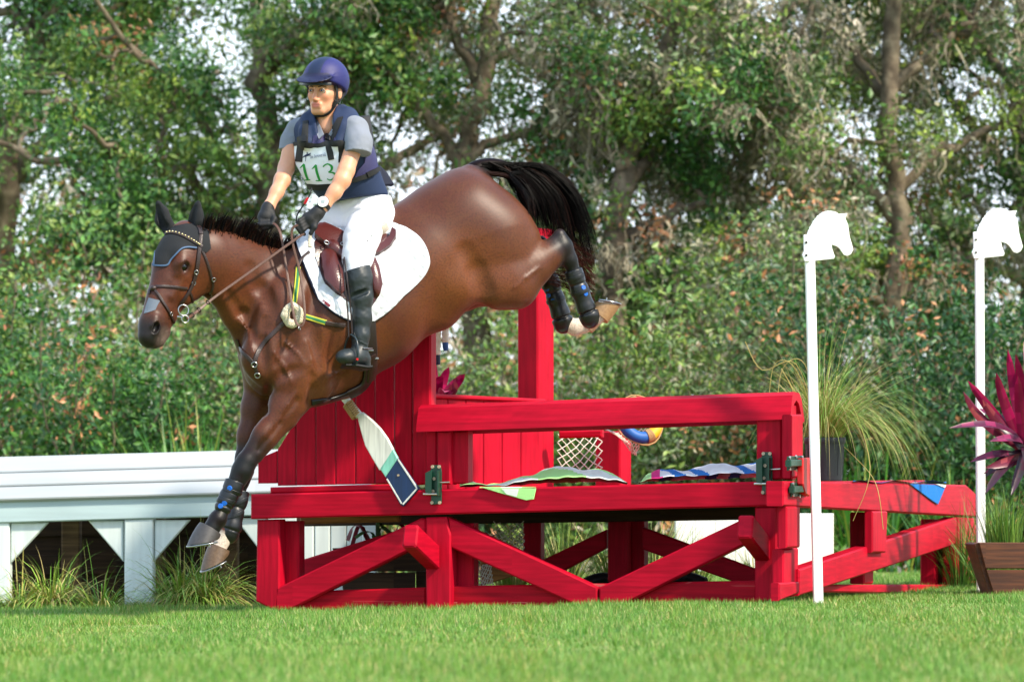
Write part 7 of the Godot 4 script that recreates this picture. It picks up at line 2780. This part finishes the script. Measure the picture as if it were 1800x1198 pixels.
	for q in [[[[524, 470], [521, 500], [516, 538]], 0.024], [[[521, 552], [545, 559], [573, 567]], 0.026]]:
		var s := tack_strap("elastic", body, q[0], q[1], 0.004, yellow, bp, 0.004)
		tack_strap("green_stripe", body, q[0], q[1] * 0.55, 0.0055, green, s, 0.004)
	tack_strap("strap", body, [[571, 567], [588, 570], [606, 572]], 0.022, 0.006, brown, bp, 0.004)
	tack_strap("strap", body, [[503, 562], [488, 577], [468, 598], [452, 620], [447, 640]], 0.022, 0.006, brown, bp, 0.002)
	tack_strap("strap", body, [[416, 596], [424, 615], [436, 628], [447, 640]], 0.020, 0.006, brown, bp, 0.002)
	tack_strap("strap", body, [[543, 446], [536, 452], [529, 460], [524, 470]], 0.015, 0.006, brown, bp, 0.018)
	tack_strap("strap", body, [[447, 640], [450, 650], [453, 658]], 0.018, 0.006, brown, bp, 0.002)
	b = MB.new()
	h0 = body.hit(EYE, ray(513, 554))
	var fl := Field.new(h0[0] - Vector3.ONE * 0.09, h0[0] + Vector3.ONE * 0.09, 0.004)
	for k in 12:
		var a0 := TAU * k / 12.0
		var a1 := TAU * (k + 1) / 12.0
		var q0 := body.hit(EYE, ray(513 + cos(a0) * 12.5, 554 + sin(a0) * 15))
		var q1 := body.hit(EYE, ray(513 + cos(a1) * 12.5, 554 + sin(a1) * 15))
		if q0.size() > 0 and q1.size() > 0:
			fl.cone(q0[0] + q0[1] * 0.012, q1[0] + q1[1] * 0.012, 0.0185 + 0.0025 * sin(k * 2.3), 0.0185 + 0.0025 * sin((k + 1) * 2.3), 0.008)
	var lump := func(p: Vector3, n: Vector3) -> Color: return Color.WHITE
	var fr := part("fleece_ring", fl.net(), fleece, bp)
	for q in [[447, 640], [453, 658]]:
		var h := body.hit(EYE, ray(q[0], q[1]))
		if h.size() > 0:
			b = MB.new()
			ring(b, h[0] + h[1] * 0.012, h[1], 0.013, 0.0035)
			part("ring", b.mesh(), M.steel, bp)
	# --- leg boots
	leg_boot([[413, 845, 0.19, 17.5], [409, 857, 0.19, 16.5], [401, 873, 0.19, 15.5], [394, 887, 0.19, 15], [392, 891, 0.19, 14.5]], 0.9, "black tendon boot with blue studs on the nearer foreleg", nb, blue, [[403, 858], [394, 884], [387, 889]], true)
	leg_boot([[423, 862, -0.11, 16], [419, 880, -0.105, 15.5], [412, 903, -0.10, 15.5], [406, 925, -0.10, 18.5], [402, 938, -0.10, 17.5]], 0.9, "black tendon boot on the foreleg with the white pastern", nb, blue, [], false)
	leg_boot([[1007, 474, 0.18, 17], [1011, 486, 0.18, 16], [1020, 512, 0.18, 16], [1030, 540, 0.18, 16], [1036, 555, 0.18, 18.5], [1037, 562, 0.18, 16]], 0.9, "black hind boot on the nearer hind leg", nb, blue, [[1026, 505], [1030, 516]], false)
	leg_boot([[965, 484, -0.16, 16.5], [969, 500, -0.16, 16], [977, 526, -0.16, 16], [985, 550, -0.16, 17], [989, 564, -0.16, 18.5], [990, 571, -0.16, 16]], 0.9, "black hind boot with blue studs on the farther hind leg", nb, blue, [[964, 519], [972, 529], [961, 508]], false)

func leg_boot(q: Array, s: float, label: String, m: Material, logo: Material, dots: Array, fore: bool) -> void:
	var t := thing("leg_boot", label, "leg boot", "leg boots on the horse", hp(q[-1][0], q[-1][1], q[-1][2]))
	var bb := []
	for e in q: bb.append([e[0], e[1], haxis(e[0]) + e[2]])
	var bx := box_of(bb, 0.10)
	var f := Field.new(bx[0], bx[1], 0.0058)
	var c := []
	for e in q: c.append([hp(e[0], e[1], e[2]), e[3] / HPX])
	f.chain(c, 0.012, HLAT, s)
	var d0: Vector3 = (c[0][0] - c[1][0]).normalized()
	f.clip(c[0][0], d0, 0.006)
	# strapping grooves
	var n := q.size()
	for k in range(1, n - 1, 2):
		var p: Vector3 = c[k][0].lerp(c[k + 1][0], 0.5)
		var ax: Vector3 = (c[k + 1][0] - c[k][0]).normalized()
		var u := ax.cross(HLAT).normalized()
		var pts := []
		for j in 13:
			var a := TAU * j / 12.0
			pts.append(p + (u * cos(a) + HLAT * sin(a) * s) * (c[k][1] + 0.0035))
		for j in 12:
			f.cone(pts[j], pts[j + 1], 0.0055, 0.0055, 0.004, Vector3.ZERO, 1.0, true)
	part("shell", f.net(), m, t)
	for d in dots:
		var h := f.hit(EYE, ray(d[0], d[1]))
		if h.size() > 0:
			var b := MB.new()
			b.tube([h[0] - h[1] * 0.002, h[0] + h[1] * 0.003], [0.0135, 0.011], 14)
			part("stud", b.mesh(), logo, t)
	for k in 2:
		var b := MB.new()
		var e0: Array = q[1 + k]
		traced_strap(b, f, [[e0[0] - 16, e0[1] + 1], [e0[0] - 6, e0[1] + 5], [e0[0] + 6, e0[1] + 9], [e0[0] + 15, e0[1] + 12]] if fore else [[e0[0] - 15, e0[1] + 6], [e0[0], e0[1] + 3], [e0[0] + 15, e0[1] - 4]], 0.02, 0.004, 0.001)
		if b.v.size() > 0:
			part("strap", b.mesh(), m, t)
